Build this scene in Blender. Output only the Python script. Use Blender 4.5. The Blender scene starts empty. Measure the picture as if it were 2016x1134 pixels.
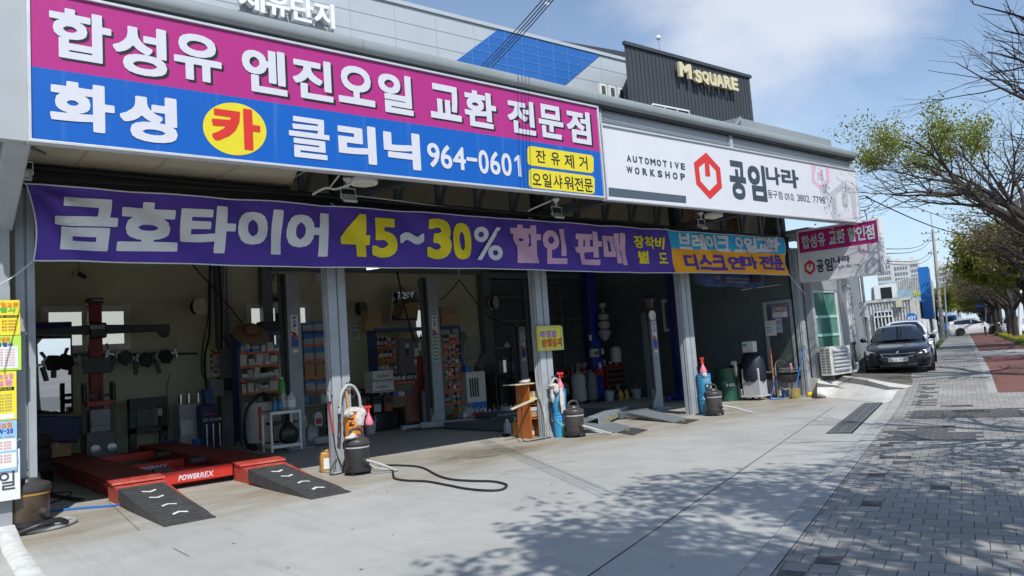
import bpy,math,random
from math import sin,cos,pi,radians,atan2,hypot
from mathutils import Vector,Matrix
random.seed(7)
SC=bpy.context.scene
COL=SC.collection
R=((0.76891971,-0.00343268,-0.63933614),(-0.63544746,-0.11435685,-0.76362886),(-0.07049118,0.99343381,-0.09011252))
CAM=Vector((0,0,1.6));FOC=1490.0
cam=bpy.data.cameras.new('Camera');cam.sensor_width=36;cam.lens=FOC/2016*36
cam.clip_start=0.05;cam.clip_end=4000
camo=bpy.data.objects.new('Camera',cam);COL.objects.link(camo)
m4=Matrix(R).to_4x4();m4.translation=CAM;camo.matrix_world=m4
SC.camera=camo
LDIR=Vector((0.33,0.82,-1.0)).normalized()
SUN_EL=math.asin(-LDIR.z);SUN_ROT=atan2(-LDIR.x,-LDIR.y)
w=bpy.data.worlds.new('World');SC.world=w;w.use_nodes=True
nt=w.node_tree;nt.nodes.clear()
out=nt.nodes.new('ShaderNodeOutputWorld');bg=nt.nodes.new('ShaderNodeBackground')
sky=nt.nodes.new('ShaderNodeTexSky');sky.sky_type='NISHITA';sky.sun_disc=False
sky.sun_elevation=SUN_EL;sky.sun_rotation=SUN_ROT%(2*pi);sky.air_density=1.0;sky.dust_density=0.2;sky.ozone_density=1.2
tc=nt.nodes.new('ShaderNodeTexCoord');mp=nt.nodes.new('ShaderNodeMapping');mp.inputs['Scale'].default_value=(1.5,1.5,3.4)
n1=nt.nodes.new('ShaderNodeTexNoise');n1.inputs['Scale'].default_value=1.9;n1.inputs['Detail'].default_value=9;n1.inputs['Roughness'].default_value=0.52
n1.inputs['Distortion'].default_value=0.35
nt.links.new(tc.outputs['Generated'],mp.inputs['Vector']);nt.links.new(mp.outputs[0],n1.inputs['Vector'])
vm=nt.nodes.new('ShaderNodeVectorMath');vm.operation='DOT_PRODUCT';vm.inputs[1].default_value=Vector((0.80,0.475,0.375)).normalized()
nrm=nt.nodes.new('ShaderNodeVectorMath');nrm.operation='NORMALIZE'
nt.links.new(tc.outputs['Generated'],nrm.inputs[0]);nt.links.new(nrm.outputs[0],vm.inputs[0])
mr=nt.nodes.new('ShaderNodeMapRange');mr.inputs[1].default_value=0.972;mr.inputs[2].default_value=0.999;mr.inputs[3].default_value=-0.06;mr.inputs[4].default_value=0.38
nt.links.new(vm.outputs['Value'],mr.inputs[0])
ad=nt.nodes.new('ShaderNodeMath');ad.operation='ADD';nt.links.new(n1.outputs['Fac'],ad.inputs[0]);nt.links.new(mr.outputs[0],ad.inputs[1])
cr=nt.nodes.new('ShaderNodeMapRange');cr.interpolation_type='SMOOTHSTEP'
cr.inputs[1].default_value=0.56;cr.inputs[2].default_value=0.90;cr.inputs[3].default_value=0.05;cr.inputs[4].default_value=0.66
nt.links.new(ad.outputs[0],cr.inputs[0])
mx=nt.nodes.new('ShaderNodeMix');mx.data_type='RGBA'
nt.links.new(cr.outputs[0],mx.inputs['Factor']);nt.links.new(sky.outputs[0],mx.inputs['A']);mx.inputs['B'].default_value=(5.9,6.05,6.4,1)
sxyz=nt.nodes.new('ShaderNodeSeparateXYZ');nt.links.new(nrm.outputs[0],sxyz.inputs[0])
hz=nt.nodes.new('ShaderNodeMapRange');hz.inputs[1].default_value=0.0;hz.inputs[2].default_value=0.28;hz.inputs[3].default_value=0.85;hz.inputs[4].default_value=0.0
nt.links.new(sxyz.outputs['Z'],hz.inputs[0])
hm=nt.nodes.new('ShaderNodeMix');hm.data_type='RGBA';hm.inputs['B'].default_value=(3.3,4.4,5.8,1)
nt.links.new(hz.outputs[0],hm.inputs['Factor']);nt.links.new(mx.outputs['Result'],hm.inputs['A'])
nt.links.new(hm.outputs['Result'],bg.inputs['Color']);bg.inputs['Strength'].default_value=0.15
nt.links.new(bg.outputs[0],out.inputs['Surface'])
sl=bpy.data.lights.new('Sun','SUN');sl.energy=3.9;sl.angle=radians(0.53);sl.color=(1,0.975,0.925)
so=bpy.data.objects.new('Sun',sl);COL.objects.link(so);so.rotation_euler=LDIR.to_track_quat('-Z','Y').to_euler()
SC.view_settings.view_transform='Standard';SC.view_settings.look='None';SC.view_settings.gamma=1;SC.view_settings.exposure=0.12
SC.cycles.max_bounces=8;SC.cycles.diffuse_bounces=5;SC.cycles.glossy_bounces=4;SC.cycles.transparent_max_bounces=12
SC.cycles.caustics_reflective=False;SC.cycles.caustics_refractive=False
def ray(px,py):
 v=(px-1008.0,-(py-567.0),-FOC)
 return Vector([sum(R[i][k]*v[k]for k in range(3))for i in range(3)])
def G(px,py,z=0.0):
 d=ray(px,py);return CAM+d*((z-CAM.z)/d.z)
def PY(px,py,Y):
 d=ray(px,py);return CAM+d*(Y/d.y)
def PX(px,py,X):
 d=ray(px,py);return CAM+d*(X/d.x)
def zp(px,scale,ox,oy):
 return lambda x,y:(ox+x*scale,oy+y*scale)
ST_U=Vector((cos(radians(19.6)),sin(radians(19.6)),0));ST_N=Vector((ST_U.y,-ST_U.x,0))
def sstep(a,b,x):
 t=min(1,max(0,(x-a)/(b-a)));return t*t*(3-2*t)
def prof(s):
 return 0.36*sstep(16,26,s)+0.0024*max(0,s-26)
def ST(s,t,dz=0.0):
 p=ST_U*s+ST_N*t;p.z=prof(s)+dz;return p
MATS={}
def mat(name,col=(0.5,0.5,0.5),rough=0.6,metal=0.0,var=0.12,scale=6.0,bump=0.0,bscale=60.0,spec=0.5,emit=0.0,coat=0.0,dirt=None,dscale=1.5,damt=0.5):
 if name in MATS:return MATS[name]
 m=bpy.data.materials.new(name);m.use_nodes=True;t=m.node_tree;b=t.nodes['Principled BSDF']
 b.inputs['Roughness'].default_value=rough;b.inputs['Metallic'].default_value=metal
 b.inputs['Specular IOR Level'].default_value=spec;b.inputs['Coat Weight'].default_value=coat
 c=(col[0],col[1],col[2],1)
 tcn=t.nodes.new('ShaderNodeTexCoord')
 if var>0 or dirt:
  n=t.nodes.new('ShaderNodeTexNoise');n.inputs['Scale'].default_value=scale;n.inputs['Detail'].default_value=6;n.inputs['Roughness'].default_value=0.6
  t.links.new(tcn.outputs['Object'],n.inputs['Vector'])
  mr=t.nodes.new('ShaderNodeMapRange');mr.inputs[1].default_value=0.3;mr.inputs[2].default_value=0.7
  mr.inputs[3].default_value=1-var;mr.inputs[4].default_value=1+var*0.6
  t.links.new(n.outputs['Fac'],mr.inputs[0])
  mu=t.nodes.new('ShaderNodeVectorMath');mu.operation='SCALE';mu.inputs[0].default_value=col
  t.links.new(mr.outputs[0],mu.inputs['Scale']);last=mu.outputs[0]
  if dirt:
   n2=t.nodes.new('ShaderNodeTexNoise');n2.inputs['Scale'].default_value=dscale;n2.inputs['Detail'].default_value=8;n2.inputs['Roughness'].default_value=0.65
   t.links.new(tcn.outputs['Object'],n2.inputs['Vector'])
   r2=t.nodes.new('ShaderNodeMapRange');r2.inputs[1].default_value=0.5;r2.inputs[2].default_value=0.75;r2.inputs[4].default_value=damt
   t.links.new(n2.outputs['Fac'],r2.inputs[0])
   mi=t.nodes.new('ShaderNodeMix');mi.data_type='RGBA';mi.inputs['B'].default_value=(*dirt,1)
   t.links.new(r2.outputs[0],mi.inputs['Factor']);t.links.new(last,mi.inputs['A']);last=mi.outputs['Result']
  t.links.new(last,b.inputs['Base Color'])
  rr=t.nodes.new('ShaderNodeMapRange');rr.inputs[3].default_value=max(0.02,rough-0.08);rr.inputs[4].default_value=min(1,rough+0.1)
  t.links.new(n.outputs['Fac'],rr.inputs[0]);t.links.new(rr.outputs[0],b.inputs['Roughness'])
 else:b.inputs['Base Color'].default_value=c
 if emit:b.inputs['Emission Color'].default_value=c;b.inputs['Emission Strength'].default_value=emit
 if bump:
  nb=t.nodes.new('ShaderNodeTexNoise');nb.inputs['Scale'].default_value=bscale;nb.inputs['Detail'].default_value=4
  t.links.new(tcn.outputs['Object'],nb.inputs['Vector'])
  bu=t.nodes.new('ShaderNodeBump');bu.inputs['Strength'].default_value=bump;bu.inputs['Distance'].default_value=0.01
  t.links.new(nb.outputs['Fac'],bu.inputs['Height']);t.links.new(bu.outputs[0],b.inputs['Normal'])
 MATS[name]=m;return m
def glass(name,col=(0.8,0.85,0.85),rough=0.02,trans=0.9):
 if name in MATS:return MATS[name]
 m=mat(name,col,rough,var=0);b=m.node_tree.nodes['Principled BSDF'];b.inputs['Transmission Weight'].default_value=trans;b.inputs['IOR'].default_value=1.45
 return m
class MB:
 def __init__(s):s.v=[];s.f=[];s.m=[]
 def add(s,vs,fs,mi=0):
  o=len(s.v);s.v+=[tuple(v)for v in vs];s.f+=[tuple(i+o for i in f)for f in fs];s.m+=[mi]*len(fs);return s
 def box(s,x0,x1,y0,y1,z0,z1,mi=0):
  return s.add([(x0,y0,z0),(x1,y0,z0),(x1,y1,z0),(x0,y1,z0),(x0,y0,z1),(x1,y0,z1),(x1,y1,z1),(x0,y1,z1)],[(0,3,2,1),(4,5,6,7),(0,1,5,4),(1,2,6,5),(2,3,7,6),(3,0,4,7)],mi)
 def cbox(s,c,sx,sy,sz,rz=0.0,mi=0,rx=0.0,ry=0.0):
  M=Matrix.Rotation(rz,3,'Z')@Matrix.Rotation(ry,3,'Y')@Matrix.Rotation(rx,3,'X');c=Vector(c);o=len(s.v)
  s.box(-sx/2,sx/2,-sy/2,sy/2,0,sz,mi)
  for i in range(o,len(s.v)):s.v[i]=tuple(c+M@Vector(s.v[i]))
  return s
 def bar(s,p,q,w,h=None,mi=0,up=(0,0,1)):
  h=h or w;p=Vector(p);q=Vector(q);d=(q-p).normalized();up=Vector(up)
  if abs(d.dot(up))>0.99:up=Vector((1,0,0))
  a=d.cross(up).normalized()*w/2;b=a.cross(d).normalized()*h/2
  vs=[p-a-b,p+a-b,p+a+b,p-a+b,q-a-b,q+a-b,q+a+b,q-a+b]
  return s.add(vs,[(0,1,2,3)[::-1],(4,5,6,7),(0,1,5,4),(1,2,6,5),(2,3,7,6),(3,0,4,7)],mi)
 def tube(s,pts,r,n=8,mi=0,caps=True):
  pts=[Vector(p)for p in pts];k=len(pts);rs=r if isinstance(r,(list,tuple))else[r]*k
  rings=[];pd=None;a=None
  for i,p in enumerate(pts):
   d=(pts[min(i+1,k-1)]-pts[max(i-1,0)])
   d=d.normalized()if d.length>1e-9 else Vector((0,0,1))
   if a is None:a=d.orthogonal().normalized()
   else:
    a=a-d*a.dot(d);a=a.normalized()if a.length>1e-6 else d.orthogonal().normalized()
   b=d.cross(a)
   rings.append([p+(a*cos(2*pi*j/n)+b*sin(2*pi*j/n))*rs[i]for j in range(n)])
  vs=[v for rg in rings for v in rg];fs=[]
  for i in range(k-1):
   for j in range(n):fs.append((i*n+j,i*n+(j+1)%n,(i+1)*n+(j+1)%n,(i+1)*n+j))
  if caps:fs.append(tuple(range(n))[::-1]);fs.append(tuple(range((k-1)*n,k*n)))
  return s.add(vs,fs,mi)
 def lathe(s,prof,n=20,c=(0,0,0),mi=0,axis=None,sy=1.0):
  c=Vector(c);vs=[];k=len(prof)
  if axis is None:A,B,Z=Vector((1,0,0)),Vector((0,1,0)),Vector((0,0,1))
  else:Z=Vector(axis).normalized();A=Z.orthogonal().normalized();B=Z.cross(A)
  for(r,z)in prof:
   for j in range(n):vs.append(c+Z*z+(A*cos(2*pi*j/n)+B*(sin(2*pi*j/n)*sy))*r)
  fs=[]
  for i in range(k-1):
   for j in range(n):fs.append((i*n+j,i*n+(j+1)%n,(i+1)*n+(j+1)%n,(i+1)*n+j))
  if prof[0][0]>1e-6:fs.append(tuple(range(n))[::-1])
  if prof[-1][0]>1e-6:fs.append(tuple(range((k-1)*n,k*n)))
  return s.add(vs,fs,mi)
 def cyl(s,c,r,h,n=20,mi=0,axis=None):return s.lathe([(r,0),(r,h)],n,c,mi,axis)
 def ball(s,c,r,sx=1,sy=1,sz=1,n=12,k=8,mi=0,jit=0.0):
  vs=[];fs=[]
  for i in range(k+1):
   th=pi*i/k
   for j in range(n):
    ph=2*pi*j/n;rr=r*(1+random.uniform(-jit,jit))
    vs.append((c[0]+rr*sin(th)*cos(ph)*sx,c[1]+rr*sin(th)*sin(ph)*sy,c[2]+rr*cos(th)*sz))
  for i in range(k):
   for j in range(n):fs.append((i*n+j,(i+1)*n+j,(i+1)*n+(j+1)%n,i*n+(j+1)%n))
  return s.add(vs,fs,mi)
 def prism(s,poly,d,mi=0):
  d=Vector(d);poly=[Vector(p)for p in poly];n=len(poly)
  nr=Vector((0,0,0))
  for i in range(n):nr+=(poly[i]).cross(poly[(i+1)%n])
  if nr.dot(d)>0:poly=poly[::-1]
  fs=[tuple(range(n)),tuple(range(n,2*n))[::-1]]+[(i,i+n,(i+1)%n+n,(i+1)%n)for i in range(n)]
  return s.add(poly+[p+d for p in poly],fs,mi)
 def extx(s,pr,x0,x1,tilt=0.0,close=True,mi=0):
  n=len(pr);vs=[(x0,y,z+tilt*x0)for y,z in pr]+[(x1,y,z+tilt*x1)for y,z in pr]
  fs=[(i,(i+1)%n,(i+1)%n+n,i+n)for i in range(n if close else n-1)]
  if close:fs+=[tuple(range(n))[::-1],tuple(range(n,2*n))]
  return s.add(vs,fs,mi)
 def grid(s,fn,nu,nv,mi=0):
  vs=[fn(i/nu,j/nv)for j in range(nv+1)for i in range(nu+1)]
  fs=[(j*(nu+1)+i,j*(nu+1)+i+1,(j+1)*(nu+1)+i+1,(j+1)*(nu+1)+i)for j in range(nv)for i in range(nu)]
  return s.add(vs,fs,mi)
 def quad(s,a,b,c,d,mi=0):return s.add([a,b,c,d],[(0,1,2,3)],mi)
 def loft(s,secs,mi=0,caps=True,closed=True):
  n=len(secs[0]);vs=[p for q in secs for p in q];fs=[]
  for i in range(len(secs)-1):
   for j in range(n if closed else n-1):fs.append((i*n+j,i*n+(j+1)%n,(i+1)*n+(j+1)%n,(i+1)*n+j))
  if caps:fs.append(tuple(range(n))[::-1]);fs.append(tuple(range((len(secs)-1)*n,len(secs)*n)))
  return s.add(vs,fs,mi)
 def xf(s,M):
  s.v=[tuple(M@Vector(v))for v in s.v];return s
ORG={}
def tag(o,label=None,cat=None,group=None,kind=None):
 if label:o['label']=label
 if cat:o['category']=cat
 if group:o['group']=group
 if kind:o['kind']=kind
 return o
def thing(name,label,cat,loc=(0,0,0),group=None):
 o=bpy.data.objects.new(name,None);COL.objects.link(o);o.empty_display_size=0.1
 o.location=loc;ORG[o]=Vector(loc);return tag(o,label,cat,group)
def obj(name,mb,mt,parent=None,smooth=38,bevel=0.0,label=None,cat=None,group=None,kind=None,origin=None,sub=0):
 if not isinstance(mt,(list,tuple)):mt=[mt]
 me=bpy.data.meshes.new(name)
 if parent is not None:
  o0=ORG[parent]
 elif origin is not None:o0=Vector(origin)
 elif kind in('structure',):o0=Vector((0,0,0))
 else:
  xs=[v[0]for v in mb.v];ys=[v[1]for v in mb.v];zs=[v[2]for v in mb.v]
  o0=Vector(((min(xs)+max(xs))/2,(min(ys)+max(ys))/2,min(zs)))
 me.from_pydata([(v[0]-o0.x,v[1]-o0.y,v[2]-o0.z)for v in mb.v],[],mb.f)
 for m in mt:me.materials.append(m)
 if len(mt)>1:me.polygons.foreach_set('material_index',mb.m)
 if smooth:
  me.polygons.foreach_set('use_smooth',[True]*len(me.polygons));me.set_sharp_from_angle(angle=radians(smooth))
 me.update()
 o=bpy.data.objects.new(name,me);COL.objects.link(o)
 if parent is not None:o.parent=parent;ORG[o]=o0
 else:o.location=o0;ORG[o]=o0
 if bevel:
  b=o.modifiers.new('bevel','BEVEL');b.width=bevel;b.segments=2;b.limit_method='ANGLE';b.angle_limit=radians(40)
 if sub:
  b=o.modifiers.new('sub','SUBSURF');b.levels=sub;b.render_levels=sub
 return tag(o,label,cat,group,kind)
KIDS={}
def dup(root,loc,rz=None,label=None,group=None):
 KIDS.clear()
 for o in COL.objects:
  if o.parent is not None:KIDS.setdefault(o.parent,[]).append(o)
 def cp(o,par):
  c=o.copy();COL.objects.link(c)
  if par is not None:c.parent=par
  for ch in KIDS.get(o,[]):cp(ch,c)
  return c
 r=cp(root,None);r.location=loc
 if rz is not None:r.rotation_euler=(0,0,rz)
 if label:r['label']=label
 if group:r['group']=group
 return r
def dup1(o,loc,rz=0.0,label=None,sc=None):
 c=o.copy();COL.objects.link(c);c.location=loc;c.rotation_euler=(0,0,rz)
 if sc:c.scale=sc
 if label:c['label']=label
 return c
import numpy as np
from mathutils.geometry import delaunay_2d_cdt
GL={}
def _rawglyph(ch,wgt):
 cu=bpy.data.curves.new('letter','FONT');cu.body=ch;cu.offset=wgt;cu.resolution_u=4
 o=bpy.data.objects.new('letter',cu);COL.objects.link(o)
 dg=bpy.context.evaluated_depsgraph_get();me=bpy.data.meshes.new_from_object(o.evaluated_get(dg))
 vs=[(v.co.x,v.co.y)for v in me.vertices];fs=[tuple(p.vertices)for p in me.polygons]
 bpy.data.objects.remove(o);bpy.data.curves.remove(cu);bpy.data.meshes.remove(me);return vs,fs
def _bold(vs,fs,w):
 """a clean heavy weight: distance field round the letter, contoured at w"""
 V=np.array(vs);cnt={}
 key=[(round(a*1e5),round(b*1e5))for a,b in vs]
 for f in fs:
  for i in range(len(f)):
   a,b=key[f[i]],key[f[(i+1)%len(f)]];k=(min(a,b),max(a,b));cnt[k]=cnt.get(k,0)+1
 seg=np.array([[*k[0],*k[1]]for k,c in cnt.items()if c==1])/1e5
 x0,y0=V.min(0)-w*1.6;x1,y1=V.max(0)+w*1.6;n=104
 h=max(x1-x0,y1-y0)/n;nx=int((x1-x0)/h)+2;ny=int((y1-y0)/h)+2
 gx,gy=np.meshgrid(x0+h*np.arange(nx),y0+h*np.arange(ny));P=np.stack([gx.ravel(),gy.ravel()],1)
 best=np.full(len(P),1e9);bd=np.zeros((len(P),2));wn=np.zeros(len(P),bool)
 for ax,ay,bx,by in seg:
  d=np.array([bx-ax,by-ay]);L=d@d;t=np.clip(((P-(ax,ay))@d)/max(L,1e-12),0,1)
  q=P-(np.array([ax,ay])+t[:,None]*d);l2=(q**2).sum(1);m=l2<best;best[m]=l2[m];bd[m]=q[m]
  if ay!=by:
   c=((ay>P[:,1])!=(by>P[:,1]));xi=ax+(P[:,1]-ay)*(bx-ax)/(by-ay);wn^=c&(P[:,0]<xi)
 D=(np.abs(bd)**5).sum(1)**0.2;D[wn]=-np.sqrt(best)[wn];D=(D-w).reshape(ny,nx)
 D[0,:]=D[-1,:]=1;D[:,0]=D[:,-1]=1;D[D==0]=1e-9
 nxt={}
 def ep(i,j,e):
  (ia,ja),(ib,jb)={0:((i,j),(i,j+1)),1:((i,j+1),(i+1,j+1)),2:((i+1,j+1),(i+1,j)),3:((i+1,j),(i,j))}[e]
  k=(min((ia,ja),(ib,jb)),max((ia,ja),(ib,jb)));return k
 for i in range(ny-1):
  row=D[i:i+2];act=np.nonzero((np.minimum(np.minimum(row[0,:-1],row[0,1:]),np.minimum(row[1,:-1],row[1,1:]))<0)&(np.maximum(np.maximum(row[0,:-1],row[0,1:]),np.maximum(row[1,:-1],row[1,1:]))>0))[0]
  for j in act:
   c=[D[i,j]<0,D[i,j+1]<0,D[i+1,j+1]<0,D[i+1,j]<0]
   ent=[e for e in range(4)if(not c[e])and c[(e+1)%4]];ext=[e for e in range(4)if c[e]and not c[(e+1)%4]]
   for e in ext:
    k=(e-1)%4
    while k not in ent:k=(k-1)%4
    nxt[ep(i,j,e)]=ep(i,j,k)
 polys=[]
 while nxt:
  k0=next(iter(nxt));lp=[];k=k0
  while k in nxt:
   n_=nxt.pop(k);(a,b)=k;da,db=D[a],D[b];t=da/(da-db)
   lp.append((x0+h*(a[1]+(b[1]-a[1])*t),y0+h*(a[0]+(b[0]-a[0])*t)));k=n_
  out=[lp[0]]
  for q in range(1,len(lp)-1):
   a,b,c=out[-1],lp[q],lp[q+1]
   ar=abs((b[0]-a[0])*(c[1]-a[1])-(b[1]-a[1])*(c[0]-a[0]));L=math.hypot(c[0]-a[0],c[1]-a[1])
   if L>0.12 or ar>0.0009*L:out.append(b)
  if len(lp)>1:out.append(lp[-1])
  if len(out)>4:polys.append(out)
 pts=[Vector(p)for pl in polys for p in pl];ed=[];o_=0
 for pl in polys:
  ed+=[(o_+i,o_+(i+1)%len(pl))for i in range(len(pl))];o_+=len(pl)
 for i in range(2,ny-2,9):
  for j in range(2,nx-2,9):
   if D[i,j]<-2.2*h:pts.append(Vector((x0+h*j,y0+h*i)))
 ov,_,of,*_r=delaunay_2d_cdt(pts,ed,[],0,1e-6)
 SG=np.array([(*pts[a],*pts[b])for a,b in ed]);tri=[]
 for f in of:
  cx=sum(ov[i][0]for i in f)/3;cy=sum(ov[i][1]for i in f)/3
  m=(SG[:,1]>cy)!=(SG[:,3]>cy);q=SG[m]
  if(q[:,0]+(cy-q[:,1])*(q[:,2]-q[:,0])/(q[:,3]-q[:,1])>cx).sum()%2:tri.append(tuple(f))
 return[(p[0],p[1])for p in ov],tri
def glyph(ch,wgt=0.0):
 k=(ch,round(wgt,4))
 if k in GL:return GL[k]
 if ch=='1':
  GL[k]=([(0.5,0),(1,0),(1,1),(0.58,1),(0,0.80),(0,0.64),(0.5,0.79)],[(0,1,2,3,6),(3,4,5,6)],0.34+wgt,0.72+wgt*2);return GL[k]
 if wgt>0.016:vs,fs=_bold(*_rawglyph(ch,0.0),wgt)
 else:vs,fs=_rawglyph(ch,wgt)
 x0=min(v[0]for v in vs);x1=max(v[0]for v in vs);y0=min(v[1]for v in vs);y1=max(v[1]for v in vs)
 fs2=[]
 for f in fs:
  ar=sum(vs[f[i]][0]*vs[f[(i+1)%len(f)]][1]-vs[f[(i+1)%len(f)]][0]*vs[f[i]][1]for i in range(len(f)))
  fs2.append(f if ar>0 else f[::-1])
 GL[k]=([((v[0]-x0)/(x1-x0),(v[1]-y0)/max(1e-6,y1-y0))for v in vs],fs2,(x1-x0),(y1-y0));return GL[k]
def put(mb,ch,fn,wgt=0.0,mi=0,slant=0.0):
 vs,fs,a,b=glyph(ch,wgt)
 mb.add([fn(u+slant*(v-0.5),v)for u,v in vs],fs,mi)
def line(mb,text,fn,wgt=0.0,mi=0,gap=0.12,space=0.5,base=True):
 items=[];x=0.0
 tall=set('bdfhklt')
 for ch in text:
  if ch==' ':x+=space;continue
  vs,fs,a,b=glyph(ch,wgt);items.append((ch,x,a,b));x+=a+gap
 x-=gap;H=max(i[3]for i in items)
 for ch,x0,a,b in items:
  h=b/H
  lo=0.0 if ch not in '-~' else 0.42
  vs,fs,_,_=glyph(ch,wgt)
  mb.add([fn((x0+u*a)/x,lo+v*h)for u,v in vs],fs,mi)
# ======================= THE SETTING: ground ==============================
def nodes_of(name):
 m=bpy.data.materials.new(name);m.use_nodes=True;MATS[name]=m
 t=m.node_tree;return m,t,t.nodes['Principled BSDF']
def N(t,typ,**kw):
 n=t.nodes.new(typ)
 for k,v in kw.items():
  if k.startswith('i_'):
   key=k[2:];n.inputs[int(key)if key.isdigit()else key.replace('_',' ')].default_value=v
  else:setattr(n,k,v)
 return n
def rng(t,src,a,b,c,d,sm=False):
 n=N(t,'ShaderNodeMapRange');n.inputs[1].default_value=a;n.inputs[2].default_value=b;n.inputs[3].default_value=c;n.inputs[4].default_value=d
 if sm:n.interpolation_type='SMOOTHSTEP'
 t.links.new(src,n.inputs[0]);return n.outputs[0]
def noise(t,vec,sc,det=6,ro=0.55,dist=0.0):
 n=N(t,'ShaderNodeTexNoise');n.inputs['Scale'].default_value=sc;n.inputs['Detail'].default_value=det;n.inputs['Roughness'].default_value=ro;n.inputs['Distortion'].default_value=dist
 t.links.new(vec,n.inputs['Vector']);return n.outputs['Fac']
def mixc(t,fac,a,b,blend='MIX'):
 n=N(t,'ShaderNodeMix',data_type='RGBA',blend_type=blend)
 if isinstance(fac,(int,float)):n.inputs['Factor'].default_value=fac
 else:t.links.new(fac,n.inputs['Factor'])
 for key,x in(('A',a),('B',b)):
  if isinstance(x,tuple):n.inputs[key].default_value=(*x,1)
  else:t.links.new(x,n.inputs[key])
 return n.outputs['Result']
def mth(t,op,a,b=None):
 n=N(t,'ShaderNodeMath',operation=op)
 for i,x in enumerate((a,b)):
  if x is None:continue
  if isinstance(x,(int,float)):n.inputs[i].default_value=x
  else:t.links.new(x,n.inputs[i])
 return n.outputs[0]
def stretch(t,vec,sc,rot=0.0,loc=(0,0,0)):
 n=N(t,'ShaderNodeMapping');n.inputs['Scale'].default_value=sc;n.inputs['Rotation'].default_value=(0,0,rot);n.inputs['Location'].default_value=loc
 t.links.new(vec,n.inputs['Vector']);return n.outputs[0]
def bump(t,b,h,st=0.3,dist=0.01):
 n=N(t,'ShaderNodeBump');n.inputs['Strength'].default_value=st;n.inputs['Distance'].default_value=dist
 t.links.new(h,n.inputs['Height']);t.links.new(n.outputs[0],b.inputs['Normal'])
m,t,b=nodes_of('concrete');o=N(t,'ShaderNodeTexCoord').outputs['Object']
base=mixc(t,rng(t,noise(t,o,0.35,5),0.35,0.65,0,1),(0.42,0.424,0.40),(0.50,0.498,0.468))
base=mixc(t,rng(t,noise(t,o,2.2,9,0.7),0.50,0.72,0,0.5),base,(0.34,0.345,0.325))
sx=N(t,'ShaderNodeSeparateXYZ');t.links.new(o,sx.inputs[0])
band=mth(t,'MULTIPLY',rng(t,sx.outputs[1],8.4,9.9,0,1,True),rng(t,sx.outputs[1],11.0,13.0,1,0,True))
d1=mth(t,'MULTIPLY',band,rng(t,noise(t,stretch(t,o,(0.5,1.3,1)),1.1,8,0.65),0.34,0.62,0,0.9))
base=mixc(t,d1,base,(0.31,0.25,0.165))
def blob(cx,cy,rx,ry):
 v=N(t,'ShaderNodeVectorMath',operation='SUBTRACT');v.inputs[1].default_value=(cx,cy,0);t.links.new(o,v.inputs[0])
 ln=N(t,'ShaderNodeVectorMath',operation='LENGTH');t.links.new(stretch(t,v.outputs[0],(1/rx,1/ry,0)),ln.inputs[0])
 return rng(t,ln.outputs['Value'],0.2,1.0,1,0,True)
oil=mth(t,'MULTIPLY',blob(*G(955,893).xy,1.7,0.9),rng(t,noise(t,stretch(t,o,(0.8,2.0,1),0.1),2.6,10,0.7),0.36,0.60,0,0.85))
base=mixc(t,oil,base,(0.10,0.085,0.065))
oil2=mth(t,'MULTIPLY',blob(*G(1045,923).xy,1.3,0.3),rng(t,noise(t,stretch(t,o,(0.6,3.0,1)),4.0,8,0.7),0.48,0.7,0,0.7))
base=mixc(t,oil2,base,(0.11,0.095,0.075))
dr=rng(t,noise(t,stretch(t,o,(1,2.4,1),-0.15),3.1,6,0.6),0.66,0.74,0,0.6)
base=mixc(t,dr,base,(0.12,0.115,0.10))
for ang,ph,am in((1.35,0.0,0.32),(1.9,3.0,0.26),(0.5,7.0,0.22)):
 st=noise(t,stretch(t,o,(3.2,0.22,1),ang,(ph,0,0)),1.7,7,0.62,0.4)
 base=mixc(t,rng(t,st,0.57,0.72,0,am),base,(0.27,0.26,0.24))
hair=noise(t,stretch(t,o,(0.25,7,1),0.25),3.0,8,0.7)
base=mixc(t,rng(t,hair,0.58,0.7,0,0.18),base,(0.46,0.47,0.46))
t.links.new(base,b.inputs['Base Color'])
t.links.new(rng(t,noise(t,o,1.3,6),0.3,0.7,0.42,0.72),b.inputs['Roughness'])
bump(t,b,noise(t,o,90,4),0.12,0.004)
BW,BH=0.18,0.22
m,t,b=nodes_of('pavers');o=N(t,'ShaderNodeTexCoord').outputs['Object']
bk=N(t,'ShaderNodeTexBrick');bk.offset=0.5
for k,v in(('Scale',1.0),('Mortar Size',0.0045),('Mortar Smooth',0.2),('Bias',0.0),('Brick Width',BW),('Row Height',BH)):bk.inputs[k].default_value=v
bk.inputs['Color1'].default_value=(0.30,0.288,0.265,1);bk.inputs['Color2'].default_value=(0.385,0.372,0.345,1);bk.inputs['Mortar'].default_value=(0.06,0.058,0.052,1)
t.links.new(o,bk.inputs['Vector'])
br=rng(t,noise(t,o,0.8,6),0.3,0.7,0.82,1.12)
sc_=N(t,'ShaderNodeVectorMath',operation='SCALE');t.links.new(bk.outputs['Color'],sc_.inputs[0]);t.links.new(br,sc_.inputs['Scale'])
c=mixc(t,rng(t,noise(t,o,60,3,0.7),0.42,0.66,0,0.45),sc_.outputs[0],(0.26,0.26,0.25))
t.links.new(c,b.inputs['Base Color']);b.inputs['Roughness'].default_value=0.9
h=mth(t,'SUBTRACT',mth(t,'MULTIPLY',noise(t,o,120,3),0.35),bk.outputs['Fac'])
bump(t,b,h,0.6,0.006)
mat('dark_paver',(0.105,0.107,0.107),0.9,var=0.35,scale=9,bump=0.4,bscale=120)
mat('granite',(0.42,0.42,0.41),0.85,var=0.3,scale=45,bump=0.2,bscale=150,dirt=(0.2,0.2,0.19),dscale=2,damt=0.5)
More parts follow.
